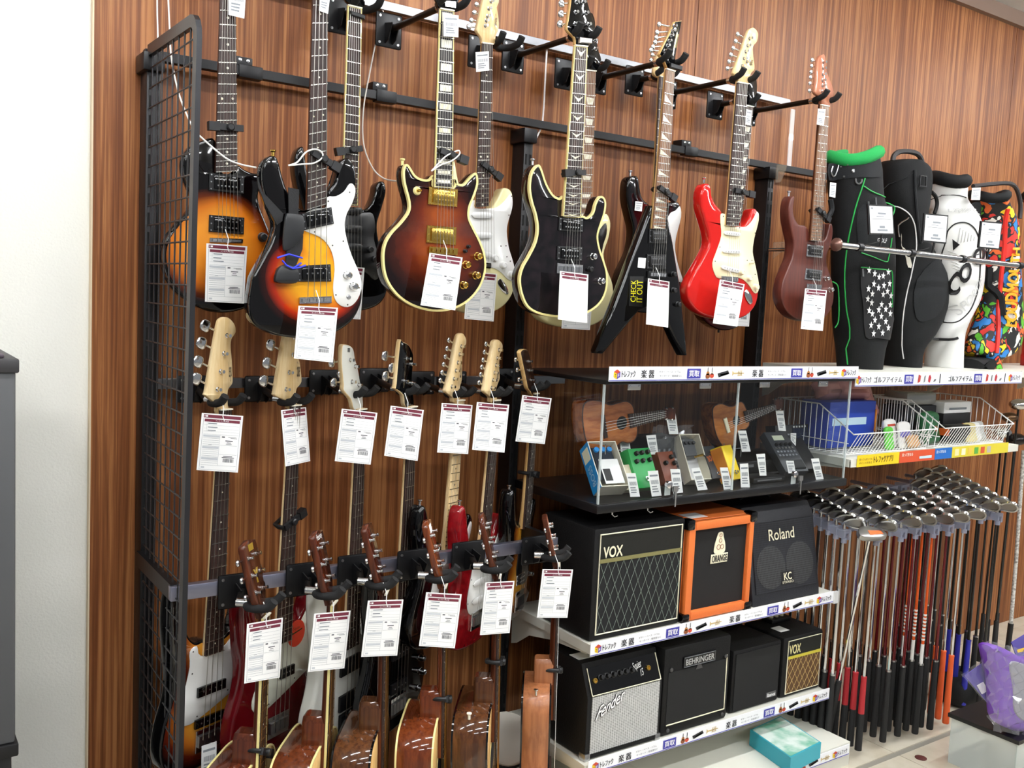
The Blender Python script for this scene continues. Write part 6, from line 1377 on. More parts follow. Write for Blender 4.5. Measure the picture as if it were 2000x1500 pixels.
for nm, lab, lo, hi, mt_ in (('equipment_case', 'flat black equipment case with a small plate under the audio unit', (2.62, -.36, CZ), (2.99, -.14, CZ+.06), M_blk), ('rack_tray', 'thin black tray with silver rails in front of the equipment case', (2.60, -.46, CZ), (2.77, -.38, CZ+.02), M_blk)):
    t = thing(nm, lab, 'equipment', ((lo[0]+hi[0])/2, (lo[1]+hi[1])/2, lo[2])); MB().bbox(lo, hi, .004).build('shell', mt_, t)
    MB().b2((lo[0]+.02, lo[1]-.001, lo[2]+.008), (hi[0]-.02, lo[1], lo[2]+.013)).build('rail', M_steel, t)
    if nm == 'equipment_case': MB().b2((lo[0]+.05, lo[1]-.0015, hi[2]-.022), (lo[0]+.09, lo[1], hi[2]-.012)).build('plate', M_steel, t)
tag(MB().bbox((2.60, -.25, CZ), (2.72, -.16, CZ+.085), .004).build('black_speaker_box', M_blk), 'black unmarked box standing behind the yellow pedal', 'box')
# --- boxes
bx_ = thing('carton', 'white carton with a blue label carrying a bagged device', 'carton', (2.29, -.22, CZ))
MB().b2((2.19, -.33, CZ), (2.42, -.14, CZ+.085)).build('box', mat('white carton', 'f2f2f2', .6), bx_)
MB().b2((2.188, -.30, CZ+.028), (2.1895, -.22, CZ+.068)).build('blue_label', mat('blue label', '2a6ac0', .5), bx_)
for k in range(2): MB().b2((2.22, -.3308, CZ+.040+.016*k), (2.33+.04*k, -.3301, CZ+.044+.016*k)).build('print', M_grey, bx_)
dv = thing('bagged_mixer', 'small black device with sliders inside a crinkled clear bag', 'electronics', (2.31, -.24, CZ+.086))
MB().bbox((2.235, -.31, CZ+.0865), (2.40, -.19, CZ+.155), .008).build('device', M_blk, dv)
for k in range(6): MB().b2((2.25+.024*k, -.3125, CZ+.105), (2.258+.024*k, -.31, CZ+.118)).build('slider', M_grey, dv)
random.seed(3); q = MB(); gx, gz = 9, 8
vs = [Vector((2.225+.19*i/gx+random.uniform(-.006, .006), -.322-.006*math.sin(i*1.3+j)-random.uniform(0, .010), CZ+.087+.115*j/gz+random.uniform(-.004, .004))) for j in range(gz+1) for i in range(gx+1)]
q.add(vs, [(j*(gx+1)+i, j*(gx+1)+i+1, (j+1)*(gx+1)+i+1, (j+1)*(gx+1)+i) for j in range(gz) for i in range(gx)])
q.build('clear_bag', clear('crinkled film', (.93, .94, .95), alpha=.10, col='c8ccd0', rough=.08), dv, 0)
def openbox(T, p, d, w_, l_, th, lean, yaw, mo, label, side_label=None):
    fr = lean_fr(*T(*p), d, yaw, lean, th*math.sin(_ang(lean))+.001); t = thing('open_box', label, 'box', fr=fr); k = .003
    MB().slab(fr, [(-w_/2, 0), (w_/2, 0), (w_/2, l_), (-w_/2, l_)], -th+k, k).build('bottom', mo, t)
    for nm, a in (('wall', (-w_/2, 0, -w_/2+k, l_)), ('wall', (w_/2-k, 0, w_/2, l_)), ('wall', (-w_/2+k, 0, w_/2-k, k)), ('wall', (-w_/2+k, l_-k, w_/2-k, l_))):
        MB().slab(fr, [(a[0], a[1]), (a[2], a[1]), (a[2], a[3]), (a[0], a[3])], 0, th-k).build(nm, mat('cream card', 'e6e0cc', .7), t, 0)
    return fr, t
fr, t = openbox(C1, (1010, 1395), .455, .105, .165, .06, 40, -10, mat('cream card', 'e6e0cc', .7), 'open blue and cream pedal box leaning at the front of the case')
MB().slab(Fr(fr.W(-.0527, -.03, 0), fr.N*-1, fr.U*-1, fr.Z), [(-.03, 0), (.03, 0), (.03, .165), (-.03, .165)], .0008, .0008).build('blue_side', mat('bright blue card', '1f8fd0', .5), t)
sf = Fr(fr.W(-.0536, -.03, 0), fr.N, fr.U*-1, fr.Z)
MB().slab(sf, [(-.02, .105), (.022, .105), (.022, .15), (-.02, .15)], .0008, .0006).build('side_sticker', M_pip, t)
m_ = MB(); letter(m_, 'BOSS', lambda x, y: sf.W(.012-.024*y, .001, .02+.07*x), 0, 0, 1, 1); m_.build('lettering', mat('pale print', 'bcd8e8', .5), t, 0)
MB().slab(fr, [(-.036, .03), (.036, .03), (.036, .15), (-.036, .15)], -.012, .03, .003, 1).build('pedal', mat('blue black pedal', '1b2633', .4), t)
for k in range(3): MB().lathe(fr.W(-.024+.024*k, -.012, .138), fr.N, [(.009, 0), (.009, .008)], 12).build('knob', mat('sky blue knob', '2f8fd8', .4), t)
MB().slab(fr, [(-.030, .012), (.040, .012), (.040, .10), (-.030, .10)], -.004, .001).build('leaflet', M_paper, t); MB().slab(fr, [(-.026, .022), (.0, .022), (.0, .065), (-.026, .065)], -.0032, .0006).build('leaflet_window', M_blk, t)
fr, t = openbox(C1, (1850, 1290), .43, .085, .17, .05, 32, -10, mat('white card', 'e2e2e4', .6), 'open white box holding a small pedal and a gold jack cable')
MB().slab(fr, [(-.030, .09), (.022, .09), (.022, .158), (-.030, .158)], -.012, .028, .003, 1).build('pedal', DG, t)
for k in range(3): MB().lathe(fr.W(-.018+.016*k, -.012, .14), fr.N, [(.006, 0), (.006, .008)], 12).build('knob', M_blk, t)
MB().tube([fr.W(-.006, .004, .082), fr.W(.028, .006, .088)], [.003, .005], 8).build('jack_plug', M_gold, t); MB().tube([fr.W(*a) for a in ((.028, .006, .088), (.036, .008, .080), (.040, .008, .03), (.038, .008, .0))], .003, 8).build('cable', M_blk, t)
# --- price strips in the case
TAGS = [(C1, [(1045, 815), (1142, 815), (1165, 1000), (1070, 1002)], .32), (C1, [(1310, 802), (1403, 795), (1430, 985), (1345, 990)], .36), (C1, [(1115, 1170), (1205, 1170), (1250, 1400), (1155, 1402)], .485), (C1, [(1325, 1150), (1425, 1145), (1460, 1390), (1365, 1400)], .49), (C1, [(1545, 1130), (1640, 1130), (1670, 1360), (1575, 1370)], .48), (C1, [(1750, 1125), (1830, 1115), (1910, 1330), (1815, 1340)], .485), (C1, [(1495, 565), (1595, 575), (1625, 790), (1535, 790)], .335),
        (C2, [(530, 1115), (605, 1115), (660, 1340), (570, 1340)], .485), (C2, [(725, 1080), (805, 1075), (822, 1310), (735, 1310)], .49), (C2, [(885, 985), (970, 980), (985, 1195), (920, 1195)], .465), (C2, [(705, 755), (785, 755), (830, 960), (745, 962)], .37), (C2, [(1075, 560), (1150, 560), (1175, 760), (1105, 755)], .32), (C2, [(1220, 780), (1275, 780), (1270, 905), (1222, 850)], .345), (C2, [(1175, 1050), (1250, 1050), (1270, 1170), (1200, 1172)], .47), (C2, [(1420, 1030), (1495, 1025), (1545, 1235), (1470, 1240)], .485)]
TL = ['at the foot of the koa ukulele body', 'before the white carton', 'before the beige pedal', 'before the green pedal', 'before the brown pedal', 'before the open white box', 'at the head of the koa ukulele', 'before the dark grey pedal', 'before the yellow pedal', 'behind the thin black tray', 'before the tan ukulele', 'at the head of the tan ukulele', 'on the black audio recorder', 'before the multi-effects board', 'before the plain black pedal board']
for (T_, q, d), l_ in zip(TAGS, TL): small_tag(T_(q), d, 'narrow white price strip standing '+l_, group='price strips in the glass case', name='price_strip')

for p in (C4(975, 165), C4(1322, 118)):
    c = at(p[0], p[1], .46); tag(MB().tube([(c.x, -.46, 1.0448), (c.x, -.46, 1.025), (c.x+.006, -.466, 1.018), (c.x+.014, -.47, 1.022)], .003, 6).build('hook', M_chrome), 'small chrome hook under the glass case tray', 'hook', 'chrome hooks under the case')
# ================================================================ golf corner
GX0, GX1 = 3.062, 4.262
shelf('display_shelf', 'ivory metal shelf carrying the golf bags', GX0, GX1, .07, .508, 1.475)
shelf('display_shelf', 'ivory metal shelf carrying the white wire baskets', 3.080, 4.300, .07, .508, 1.142)
shelf('display_shelf', 'ivory metal shelf of the next bay carrying the red golf bag', 4.268, 5.10, .07, .508, 1.475)
def gx(x): return (at(C3(x, 0)[0], 741, .515).x - GX0)/(GX1-GX0)
GS = [('cube', gx(540), gx(578)), ('トレファク', gx(583), gx(665)), ('ゴルフアイテム', gx(690), gx(930)), ('買取', gx(953), gx(1030)), ('gicons', gx(1058), gx(1280)), ('ゴルフアイテム', gx(1330), gx(1535)), ('買取', gx(1553), gx(1620)), ('gicons', gx(1645), gx(1835)), ('cube', gx(1850), gx(1880)), ('トレファク', gx(1883), gx(1945))]
sg = shelf_sign(GX0, GX1, 1.420, 1.472, .512, 'white shelf-edge sign with golf item print below the golf bags', [g_ for g_ in GS if g_[0] != 'gicons'])
for k, x0, x1 in [g_ for g_ in GS if g_[0] == 'gicons']:
    fn = lambda x, y: Vector((GX0+(GX1-GX0)*x, -.5162, 1.420+.052*y)); w_ = (x1-x0)/5
    for i, (col, sh) in enumerate((('b8433a', 'bag'), ('7c7c7c', 'glove'), ('b03038', 'head'), ('6a6a6a', 'club'), ('2a2a2a', 'putter'))):
        X = lambda t_: x0+w_*(i+.15+.7*t_)
        ps = {'bag': [(.1, .2), (.8, .3), (.9, .75), (.3, .85)], 'glove': [(.3, .2), (.7, .3), (.8, .8), (.4, .7)], 'head': [(.1, .3), (.6, .2), (.9, .6), (.5, .85), (.2, .7)], 'club': [(.1, .25), (.7, .3), (.9, .5), (.3, .45)], 'putter': [(.4, .15), (.6, .15), (.7, .85), (.45, .9)]}[sh]
        MB().quad([fn(X(a), b) for a, b in ps]).build('print', mat('ink '+col, col, .5), sg, 0)
# --- golf bags: soft bodies with a traced outline
class Bag:
    """soft round body given by its left and right outline at a row of heights"""
    def __init__(s, d, T, rows, label, mt, th=.17, name='golf_bag'):
        s.fr = fr_px(T(rows[0][1], rows[0][0]), d); s.fr.O.z = 1.476; s.T, s.th = T, th
        s.t = thing(name, label, 'golf bag', fr=s.fr); q = []
        for y, xl, xr in rows:
            l, r = s.fr.px(T(xl, y)), s.fr.px(T(xr, y)); 
            c, h = (l[0]+r[0])/2, (r[0]-l[0])/2; v = ray(T((xl+xr)/2, y)); an = math.atan2(v.x, v.y); co, si = math.cos(an), math.sin(an)
            h = math.sqrt(max((h*co)**2-(th/2*si)**2, (.055*co)**2))/co*1.02; q.append(((l[1]+r[1])/2, c-h, c+h))
        q[-1] = (0.0, q[-1][1], q[-1][2]); s.q = smooth(q, 3, False); m_ = MB(); n = 28; vs = []
        for z, l, r in s.q:
            c, h = (l+r)/2, (r-l)/2
            for j in range(n):
                a_ = 2*math.pi*j/n; ca, sa = math.cos(a_), math.sin(a_); e = .85
                vs.append(s.fr.W(c+h*math.copysign(abs(ca)**e, ca), th/2*math.copysign(abs(sa)**e, sa), z))
        k = len(s.q); m_.add(vs, [(i*n+j, i*n+(j+1) % n, (i+1)*n+(j+1) % n, (i+1)*n+j) for i in range(k-1) for j in range(n)] + [tuple(range(n)), tuple(range((k-1)*n, k*n))[::-1]])
        m_.build('body', mt, s.t, 60)
    def row(s, z):
        for (z0, l0, r0), (z1, l1, r1) in zip(s.q, s.q[1:]):
            if z1 <= z <= z0: t_ = (z-z1)/max(1e-6, z0-z1); return l1+(l0-l1)*t_, r1+(r0-r1)*t_
        return s.q[0][1:] if z > s.q[0][0] else s.q[-1][1:]
    def n(s, u, z):
        l, r = s.row(z); x = min(.999, abs((u-(l+r)/2)/((r-l)/2))); return s.th/2*(1-x**2.35)**.425
    def collar(s, mt, r, tilt=0.0, lift=0.0, nm='collar'):
        z, l, rr_ = s.q[0]; c, h = (l+rr_)/2, (rr_-l)/2
        MB().tube([s.fr.W(c+(h-r*.3)*math.cos(a_*math.pi/14), (s.th/2-r*.3)*math.sin(a_*math.pi/14), z+lift+tilt*math.cos(a_*math.pi/14)+.012*math.sin(a_*math.pi/7)) for a_ in range(28)], r, 10, 0, True).build(nm, mt, s.t)
    def P(s, a, T=None):
        out = []
        for p in (T or s.T)(a):
            n_ = s.th/2*.8
            for _ in range(14): n_ = .6*n_+.4*s.n(*s.fr.px(p, n_))
            out.append(s.fr.px(p, n_))
        return out
    def line(s, pts, r, mt, nm='piping', k=5, T=None, closed=False, off=.002):
        q = smooth(s.P(pts, T), k, closed); MB().tube([s.fr.W(u, s.n(u, z)+off, z) for u, z in q], r, 6, 0, closed).build(nm, mt, s.t)
    def patch(s, pts, mt, nm, off=.004, k=3, T=None, grid=10):
        """panel lying on the bag's surface"""
        ol = smooth(s.P(pts, T), k) if k else s.P(pts, T); bm = bmesh.new()
        f = bm.faces.new([bm.verts.new((u, 0, z)) for u, z in ol]); bmesh.ops.triangulate(bm, faces=[f]); bmesh.ops.subdivide_edges(bm, edges=bm.edges[:], cuts=2, use_grid_fill=True)
        bmesh.ops.triangulate(bm, faces=bm.faces[:]); bm.verts.index_update()
        m_ = MB().add([s.fr.W(v.co.x, s.n(v.co.x, v.co.z)+off, v.co.z) for v in bm.verts], [[v.index for v in f_.verts] for f_ in bm.faces]); bm.free()
        return m_.build(nm, mt, s.t, 60)
    def text(s, tx, q, mt, off=.007, T=None, bold=0):
        f = bil2(s.P(q, T)); m_ = MB()
        def fn(x, y):
            a = f(x, y); return s.fr.W(a[0], s.n(*a)+off, a[1])
        letter(m_, tx, fn, 0, 0, 1, 1)
        for i_, (dx, dy) in enumerate(((bold, 0), (-bold, 0), (0, bold), (0, -bold)) if bold else ()): letter(m_, tx, lambda x, y: fn(x, y) + s.fr.U*dx + s.fr.Z*dy + s.fr.N*(.0003*(i_+1)), 0, 0, 1, 1)
        m_.build('lettering', mt, s.t, 0)
M_nyl = mat('black nylon', '0d0e0f', .75, bump=(420, .4), spec=.3); M_nyl2 = mat('charcoal nylon', '17191b', .7, bump=(420, .4), spec=.3); M_gpip = mat('green piping', '22a045', .5); M_wpip = mat('white piping', 'e8e8e6', .5); M_fleece = mat('green fleece', '1c9a4a', .95, bump=(600, .8))
b2 = Bag(.26, Z7, [(262, 890, 1190), (300, 880, 1255), (400, 876, 1272), (600, 880, 1250), (800, 920, 1228), (950, 940, 1290), (1120, 945, 1385), (1300, 940, 1402), (1450, 930, 1370), (1600, 920, 1300), (1720, 900, 1215), (1870, 890, 1195)], 'black golf bag with a white piped pocket and a top handle', M_nyl)
b2.line([(975, 605), (1060, 640), (1120, 700), (1150, 800), (1155, 950), (1120, 1130), (1080, 1300), (1050, 1500), (1010, 1800)], .0028, M_wpip)
b2.patch([(1160, 1180), (1320, 1020), (1390, 1150), (1390, 1300), (1340, 1440), (1250, 1500), (1150, 1480)], M_nyl2, 'side_pocket')
b2.patch([(1025, 850), (1055, 850), (1105, 1070), (1085, 1090), (1065, 1060)], mat('bone pull', 'd9d4c4', .5), 'zip_pull', .012, 2); b2.line([(1040, 700), (1042, 800), (1050, 850)], .003, M_steel, 'zip_slider', off=.006)
b2.line([(1140, 330), (1150, 600), (1190, 900)], .006, M_nyl2, 'strap', off=.004); b2.line([(1175, 375), (1220, 380), (1215, 460), (1165, 455)], .004, M_blk, 'buckle', 1, closed=True, off=.01)
b2.line([(875, 500), (1000, 420), (1140, 345)], .0015, M_nyl2, 'seam')
hh = [b2.fr.px(Z7(*p)) for p in ((975, 255), (985, 215), (1030, 185), (1110, 185), (1170, 205), (1200, 250), (1200, 285))]
MB().tube([b2.fr.W(u, 0, z) for u, z in smooth(hh, 3, False)], .011, 8).build('handle', mat('grey black handle', '2a2727', .5), b2.t)
b1 = Bag(.345, Z7, [(255, 466, 866), (320, 464, 880), (420, 468, 884), (560, 478, 900), (700, 488, 955), (900, 496, 978), (1200, 500, 976), (1500, 508, 955), (1650, 520, 925), (1720, 530, 905), (1870, 540, 885)], 'black golf bag with a green fleece collar and a star print pocket', M_nyl)
b1.collar(M_fleece, .026, .018, .012, 'fleece_collar')
MB().slab(b1.fr, smooth(b1.fr.pts(Z7([(490, 235), (530, 185), (620, 165), (632, 205), (580, 240), (505, 250)]), -.02), 3), -.02, .02, .006, 2).build('inner_flap', mat('green lining', '1a8a44', .9), b1.t)
b1.patch([(466, 280), (560, 285), (700, 262), (868, 225), (876, 300), (872, 380), (720, 385), (560, 400), (470, 410)], M_nyl2, 'collar_band', .004, 2)
for x, y in ((780, 230), (617, 285), (580, 303), (660, 335), (562, 382)):
    a = b1.P([(x, y)])[0]; MB().lathe(b1.fr.W(a[0], b1.n(*a)+.003, a[1]), b1.fr.N, [(.008 if y == 335 else .0045, 0), (.006 if y == 335 else .003, .004)], 12).build('rivet', M_steel, b1.t)
b1.line([(755, 392), (700, 560), (650, 750), (612, 950), (598, 1150), (605, 1350), (625, 1500), (650, 1850)], .0028, M_gpip); b1.line([(745, 455), (840, 510), (940, 590), (985, 640), (988, 760)], .0028, M_gpip)
b1.line([(725, 975), (800, 1000), (920, 1045), (942, 1000), (965, 860)], .0022, M_gpip); b1.line([(500, 1200), (540, 1230), (550, 1320), (548, 1500), (520, 1560)], .0025, M_gpip)
b1.patch([(700, 640), (770, 600), (780, 840), (760, 960), (720, 970), (690, 800)], M_nyl2, 'zip_panel', .003, 2)
for p in ((825, 545), (768, 575), (725, 1100)): b1.line([(p[0], p[1]), (p[0]+4, p[1]+60)], .004, M_steel, 'zip_slider', 2, off=.008)
sp = [(712, 1088), (820, 1100), (930, 1112), (958, 1150), (956, 1400), (955, 1640), (840, 1640), (752, 1630), (735, 1400)]
b1.patch(sp, mat('star pocket black', '0e0e10', .6), 'star_pocket', .006, 2); b1.line(sp[:5], .0022, M_gpip, off=.008)
for x, y in [(775, 1112), (818, 1138), (852, 1165), (885, 1155), (925, 1125), (812, 1218), (770, 1255), (848, 1248), (890, 1230), (935, 1215), (800, 1295), (918, 1275), (765, 1335), (885, 1300), (945, 1310), (795, 1365), (872, 1378), (905, 1415), (850, 1420), (775, 1425), (800, 1450), (940, 1450), (870, 1470), (820, 1500), (905, 1510), (850, 1550), (790, 1540), (925, 1560), (880, 1600), (810, 1605), (940, 1380)]:
    a = b1.P([(x, y)])[0]; n_ = b1.n(*a)+.009; MB().quad([b1.fr.W(a[0]+(.0155 if k % 2 == 0 else .0065)*math.sin(k*math.pi/5), n_, a[1]+(.0155 if k % 2 == 0 else .0065)*math.cos(k*math.pi/5)) for k in range(10)]).build('star', M_wpip, b1.t, 0)
b1.text('GOLF', [(835, 860), (910, 865), (905, 900), (835, 890)], M_wpip, .012)
b1.line([(670, 395), (675, 425), (695, 437), (715, 425), (718, 400)], .0035, M_steel, 'd_ring', off=.008); b1.line([(490, 300), (478, 350), (500, 380), (520, 340), (545, 280)], .003, M_steel, 'clasp', off=.01)
b1.line([(470, 560), (480, 640), (450, 700)], .010, M_nyl2, 'grip_handle', off=.01)
small_tag(Z7([(485, 425), (533, 430), (525, 545), (480, 535)]), .435, 'small white barcode tag hanging from the green collared golf bag')
wl_ = mat('white leatherette', 'e4e4e0', .35, bump=(120, .15))
b3 = Bag(.30, Z7, [(445, 1265, 1530), (480, 1252, 1548), (560, 1248, 1552), (640, 1250, 1612), (720, 1255, 1655), (900, 1270, 1682), (1150, 1290, 1680), (1330, 1295, 1650), (1440, 1290, 1600), (1530, 1280, 1535), (1640, 1270, 1488), (1870, 1260, 1482)], 'white golf bag with striped COQ letters and SPORTIF print', wl_)
b3.collar(M_nyl, .030, -.012, .010, 'black_collar')
b3.line([(1250, 565), (1340, 535), (1440, 520), (1545, 545)], .002, M_blk, 'seam'); b3.line([(1390, 850), (1420, 780), (1480, 742), (1560, 745), (1620, 800), (1650, 900), (1655, 1080), (1640, 1250), (1590, 1400), (1500, 1500), (1440, 1520), (1410, 1450), (1400, 1250), (1385, 1050)], .003, M_blk, 'oval_piping', closed=True)
b3.line([(1255, 500), (1290, 540), (1300, 600), (1280, 670)], .008, M_nyl, 'carry_handle', off=.012)
for tx, q in (('C', [(1385, 1150), (1480, 1120), (1490, 1280), (1410, 1320)]), ('O', [(1478, 1085), (1575, 1040), (1580, 1170), (1490, 1225)]), ('Q', [(1588, 960), (1680, 910), (1690, 1040), (1600, 1110)])): b3.text(tx, q, M_blk, .006, None, .0045)
b3.text('SPORTIF', [(1420, 1400), (1660, 1150), (1668, 1210), (1435, 1465)], mat('pale grey print 2', 'c6c6c4', .5), .005); b3.text("L'EQUIPE TRICOLORE", [(1395, 630), (1640, 640), (1650, 690), (1400, 660)], mat('pale grey print 2', 'c6c6c4', .5), .005)
a = b3.P([(1430, 868), (1488, 912), (1435, 958)]); MB().quad([b3.fr.W(u, b3.n(u, z)+.006, z) for u, z in a]).build('emblem', M_blk, b3.t, 0)
for k in range(6): b3.line([(1500+22*k, 780+14*k), (1480+25*k, 900-4*k)], .0022, mat('pale grey print 2', 'c6c6c4', .5), 'stripe', 2); b3.line([(1400+8*k, 960+26*k), (1470+5*k, 985+26*k)], .0018, mat('pale grey print 2', 'c6c6c4', .5), 'stripe', 2)
b3.line([(1230, 1640), (1330, 1650), (1480, 1640)], .006, M_blk, 'base_band', off=.003)
def graffiti():
    m = bpy.data.materials.new('graffiti fabric'); m.use_nodes = True; nt = m.node_tree; b = nt.nodes['Principled BSDF']; L = nt.links.new
    tc = nt.nodes.new('ShaderNodeTexCoord'); ns = nt.nodes.new('ShaderNodeTexNoise'); ns.inputs['Scale'].default_value = 14; mxv = nt.nodes.new('ShaderNodeMixRGB'); mxv.inputs[0].default_value = .12
    L(tc.outputs['Object'], ns.inputs['Vector']); L(tc.outputs['Object'], mxv.inputs[1]); L(ns.outputs['Color'], mxv.inputs[2])
    v = nt.nodes.new('ShaderNodeTexVoronoi'); v.inputs['Scale'].default_value = 22; v2 = nt.nodes.new('ShaderNodeTexVoronoi'); v2.feature = 'DISTANCE_TO_EDGE'; v2.inputs['Scale'].default_value = 22
    L(mxv.outputs[0], v.inputs['Vector']); L(mxv.outputs[0], v2.inputs['Vector'])
    sp_ = nt.nodes.new('ShaderNodeSeparateColor'); L(v.outputs['Color'], sp_.inputs[0]); cr = nt.nodes.new('ShaderNodeValToRGB'); cr.color_ramp.interpolation = 'CONSTANT'; e = cr.color_ramp.elements
    e[0].position = 0; e[0].color = (*lin('d8342a'), 1); e[1].position = .86; e[1].color = (*lin('e8e4da'), 1)
    for p_, c_ in ((.24, 'e6c622'), (.40, '58b02c'), (.55, '2a7ac0'), (.68, 'e0672a'), (.78, '141414')): q_ = e.new(p_); q_.color = (*lin(c_), 1)
    L(sp_.outputs[0], cr.inputs[0]); lt_ = nt.nodes.new('ShaderNodeMath'); lt_.operation = 'LESS_THAN'; lt_.inputs[1].default_value = .07; L(v2.outputs['Distance'], lt_.inputs[0])
    mx = nt.nodes.new('ShaderNodeMixRGB'); mx.inputs[2].default_value = (.01, .01, .01, 1); L(lt_.outputs[0], mx.inputs[0]); L(cr.outputs[0], mx.inputs[1]); L(mx.outputs[0], b.inputs['Base Color']); b.inputs['Roughness'].default_value = .6
    return m
b5 = Bag(.28, R6, [(330, 780, 1000), (500, 785, 1015), (900, 785, 1020), (1250, 770, 1000), (1300, 760, 980), (1390, 770, 960)], 'bright red golf bag beside the graffiti patterned one', mat('red nylon', 'b01c1e', .5, bump=(300, .3)))
b5.collar(M_nyl, .022)
b4 = Bag(.34, R6, [(335, 470, 650), (390, 470, 690), (490, 490, 742), (700, 500, 752), (1000, 490, 768), (1180, 440, 765), (1270, 410, 720), (1310, 420, 640), (1390, 425, 628)], 'graffiti patterned golf bag with a black frame handle', graffiti(), .17)
b4.line([(680, 400), (660, 600), (640, 800), (620, 1000), (610, 1280)], .010, mat('red webbing', 'd0281e', .5), 'red_strip', off=.003); b4.line([(570, 760), (600, 850), (640, 950), (650, 1050)], .018, M_nyl, 'strap', off=.0)
b4.patch([(450, 370), (510, 360), (515, 420), (500, 480), (450, 450)], M_nyl, 'black_panel', .004, 2); MB().slab(b4.fr, b4.P([(420, 1312), (634, 1306), (630, 1388), (422, 1390)]), b4.th/2+.004, b4.th+.008, .05, 3).build('base_cup', M_nyl, b4.t)
b4.text('LOUDMOUTH', [(655, 1110), (700, 640), (742, 640), (722, 1120)], mat('yellow orange print', 'f0a81e', .5), .010, None, .003)
hp = [b4.fr.px(R6(*p)) for p in ((430, 265), (540, 252), (655, 248), (700, 290), (720, 380), (715, 460))]
MB().tube([b4.fr.W(u, .03, z) for u, z in smooth(hp, 3, False)], .010, 8).build('frame_handle', mat('grey black handle', '2a2727', .5), b4.t)
b4.collar(M_nyl, .022, 0, .004, 'black_top')
small_tag(R6([(465, 272), (517, 270), (512, 345), (458, 345)]), .42, 'small white barcode tag on the handle of the graffiti patterned bag')
# --- chrome bar with framed signs
brr = thing('retaining_bar', 'chrome bar across the golf bags with black cable ties', 'bar', (3.5, -.53, 1.93))
A, B = at(1637, 478, .53), at(2010, 521, .53); B.z = A.z
MB().tube([A, B], .0115, 14).build('tube', M_chrome, brr); MB().lathe(A-Vector((.012, 0, 0)), (1, 0, 0), [(.006, -.012), (.024, 0), (.024, .006), (.014, .012)], 18).build('end_flange', mat('brown grey flange', '8a6a60', .3, .8), brr)
MB().tube([(XR, -.086, A.z), (XR, -.53, A.z)], .007, 8).build('support_arm', M_chrome, brr)
for p, d1 in ((Z7(715, 925), 1), (Z7(1120, 968), 1), (Z7(1520, 1020), 1), (Z7(1965, 1065), 1)):
    c = at(p[0], p[1], .53); c.z = A.z
    MB().tube([c+Vector((-.012, 0, 0)), c+Vector((.012, 0, 0))], .0155, 12).build('cable_tie', M_blk, brr); MB().tube([c+Vector((.01, -.012, .008)), c+Vector((.05, -.016, .016)), c+Vector((.09, -.016, .026))], .002, 5).build('tie_tail', M_blk, brr)
for q, lab in (([(780, 595), (975, 605), (988, 835), (790, 832)], 'green collared bag'), ([(1222, 665), (1410, 682), (1392, 905), (1205, 886)], 'black bag'), ([(1665, 725), (1832, 740), (1806, 952), (1642, 935)], 'white bag')):
    c = [at(*p, .535) for p in Z7(q)]; t = thing('price_sign', 'black framed white price sign clipped to the chrome bar before the '+lab, 'price sign', (c[2]+c[3])/2)
    f = bil(c); MB().hexa([p + Vector((0, e, 0)) for e in (0, .006) for p in c]).build('frame', M_blk, t, 0)
    o = Vector((0, -.0012, 0)); MB().quad([f(x, y)+o for x, y in ((.05, .05), (.95, .05), (.95, .95), (.05, .95))]).build('sheet', M_paper, t, 0)
    m_ = MB(); rr = lambda x0, y0, x1, y1: m_.quad([f(x, y)+o*1.6 for x, y in ((x0, y0), (x1, y0), (x1, y1), (x0, y1))])
    for a in ((.1, .84, .18, .90), (.36, .68, .68, .74), (.3, .60, .6, .62), (.12, .52, .88, .535), (.4, .22, .62, .30), (.32, .12, .72, .18)): rr(*a)
    m_.build('printed_text', M_grey, t, 0, 'stuff'); m2 = (c[2]+c[3])/2; MB().tube([m2, Vector((m2.x, -.53, A.z+.012))], .004, 6).build('clip', M_blk, t)
# --- app banner on the basket shelf
bn = thing('shelf_banner', 'yellow, orange and blue printed strip along the basket shelf edge', 'shelf sign', (3.7, -.51, 1.115))
def bxx(x): return at(*C3(x, 975-(x-545)*.104), .512).x
for x0, x1, col, tx, tc_, nm in ((545, 905, 'ecc820', 'トレファクアプリ', '4a3a10', 'yellow_panel'), (908, 1212, 'd2512e', '買って貯まる', 'f2e6d8', 'orange_panel'), (1215, 1360, '2068b8', '売って貯まる', 'e6eef6', 'blue_panel'), (1362, 1845, 'd8c83a', '', '', 'green_yellow_panel')):
    a, b = bxx(x0), bxx(x1); p_ = MB().b2((a, -.5125, 1.112), (b, -.510, 1.157)).build(nm, mat(nm, col, .45), bn, 0)
    if tx:
        m_ = MB(); fn = lambda x, y: Vector((a+(b-a)*x, -.5135, 1.112+.045*y))
        [letter(m_, tx, lambda x, y: fn(x, y)+Vector((.0012*i_, -.0002*i_, 0)), .38 if nm[0] == 'y' else .06, .22 if nm[0] == 'y' else .55, .84 if nm[0] == 'y' else .36 if nm[0] == 'o' else .6, .84) for i_ in range(2)]
        if nm[0] == 'y': letter(m_, '買っても売っても', fn, .04, .52, .34, .72); letter(m_, 'ポイント貯まる', fn, .04, .22, .34, .42)
        m_.build('lettering', mat('ink '+tc_, tc_, .5), p_, 0)
    else:
        for k, c_ in enumerate(('e6dfa8', 'f0e8c0', 'e0c050', '58a040', 'c8502e', 'b8b0a0')): MB().b2((a+.02+.05*k, -.5135, 1.120), (a+.05+.05*k, -.5126, 1.148)).build('picture', mat('ink '+c_, c_, .5), p_, 0)
m_ = MB().b2((bxx(1080), -.5136, 1.122), (bxx(1185), -.5127, 1.132)).build('scale_print', mat('pale print', 'bcd8e8', .5), bn, 0)
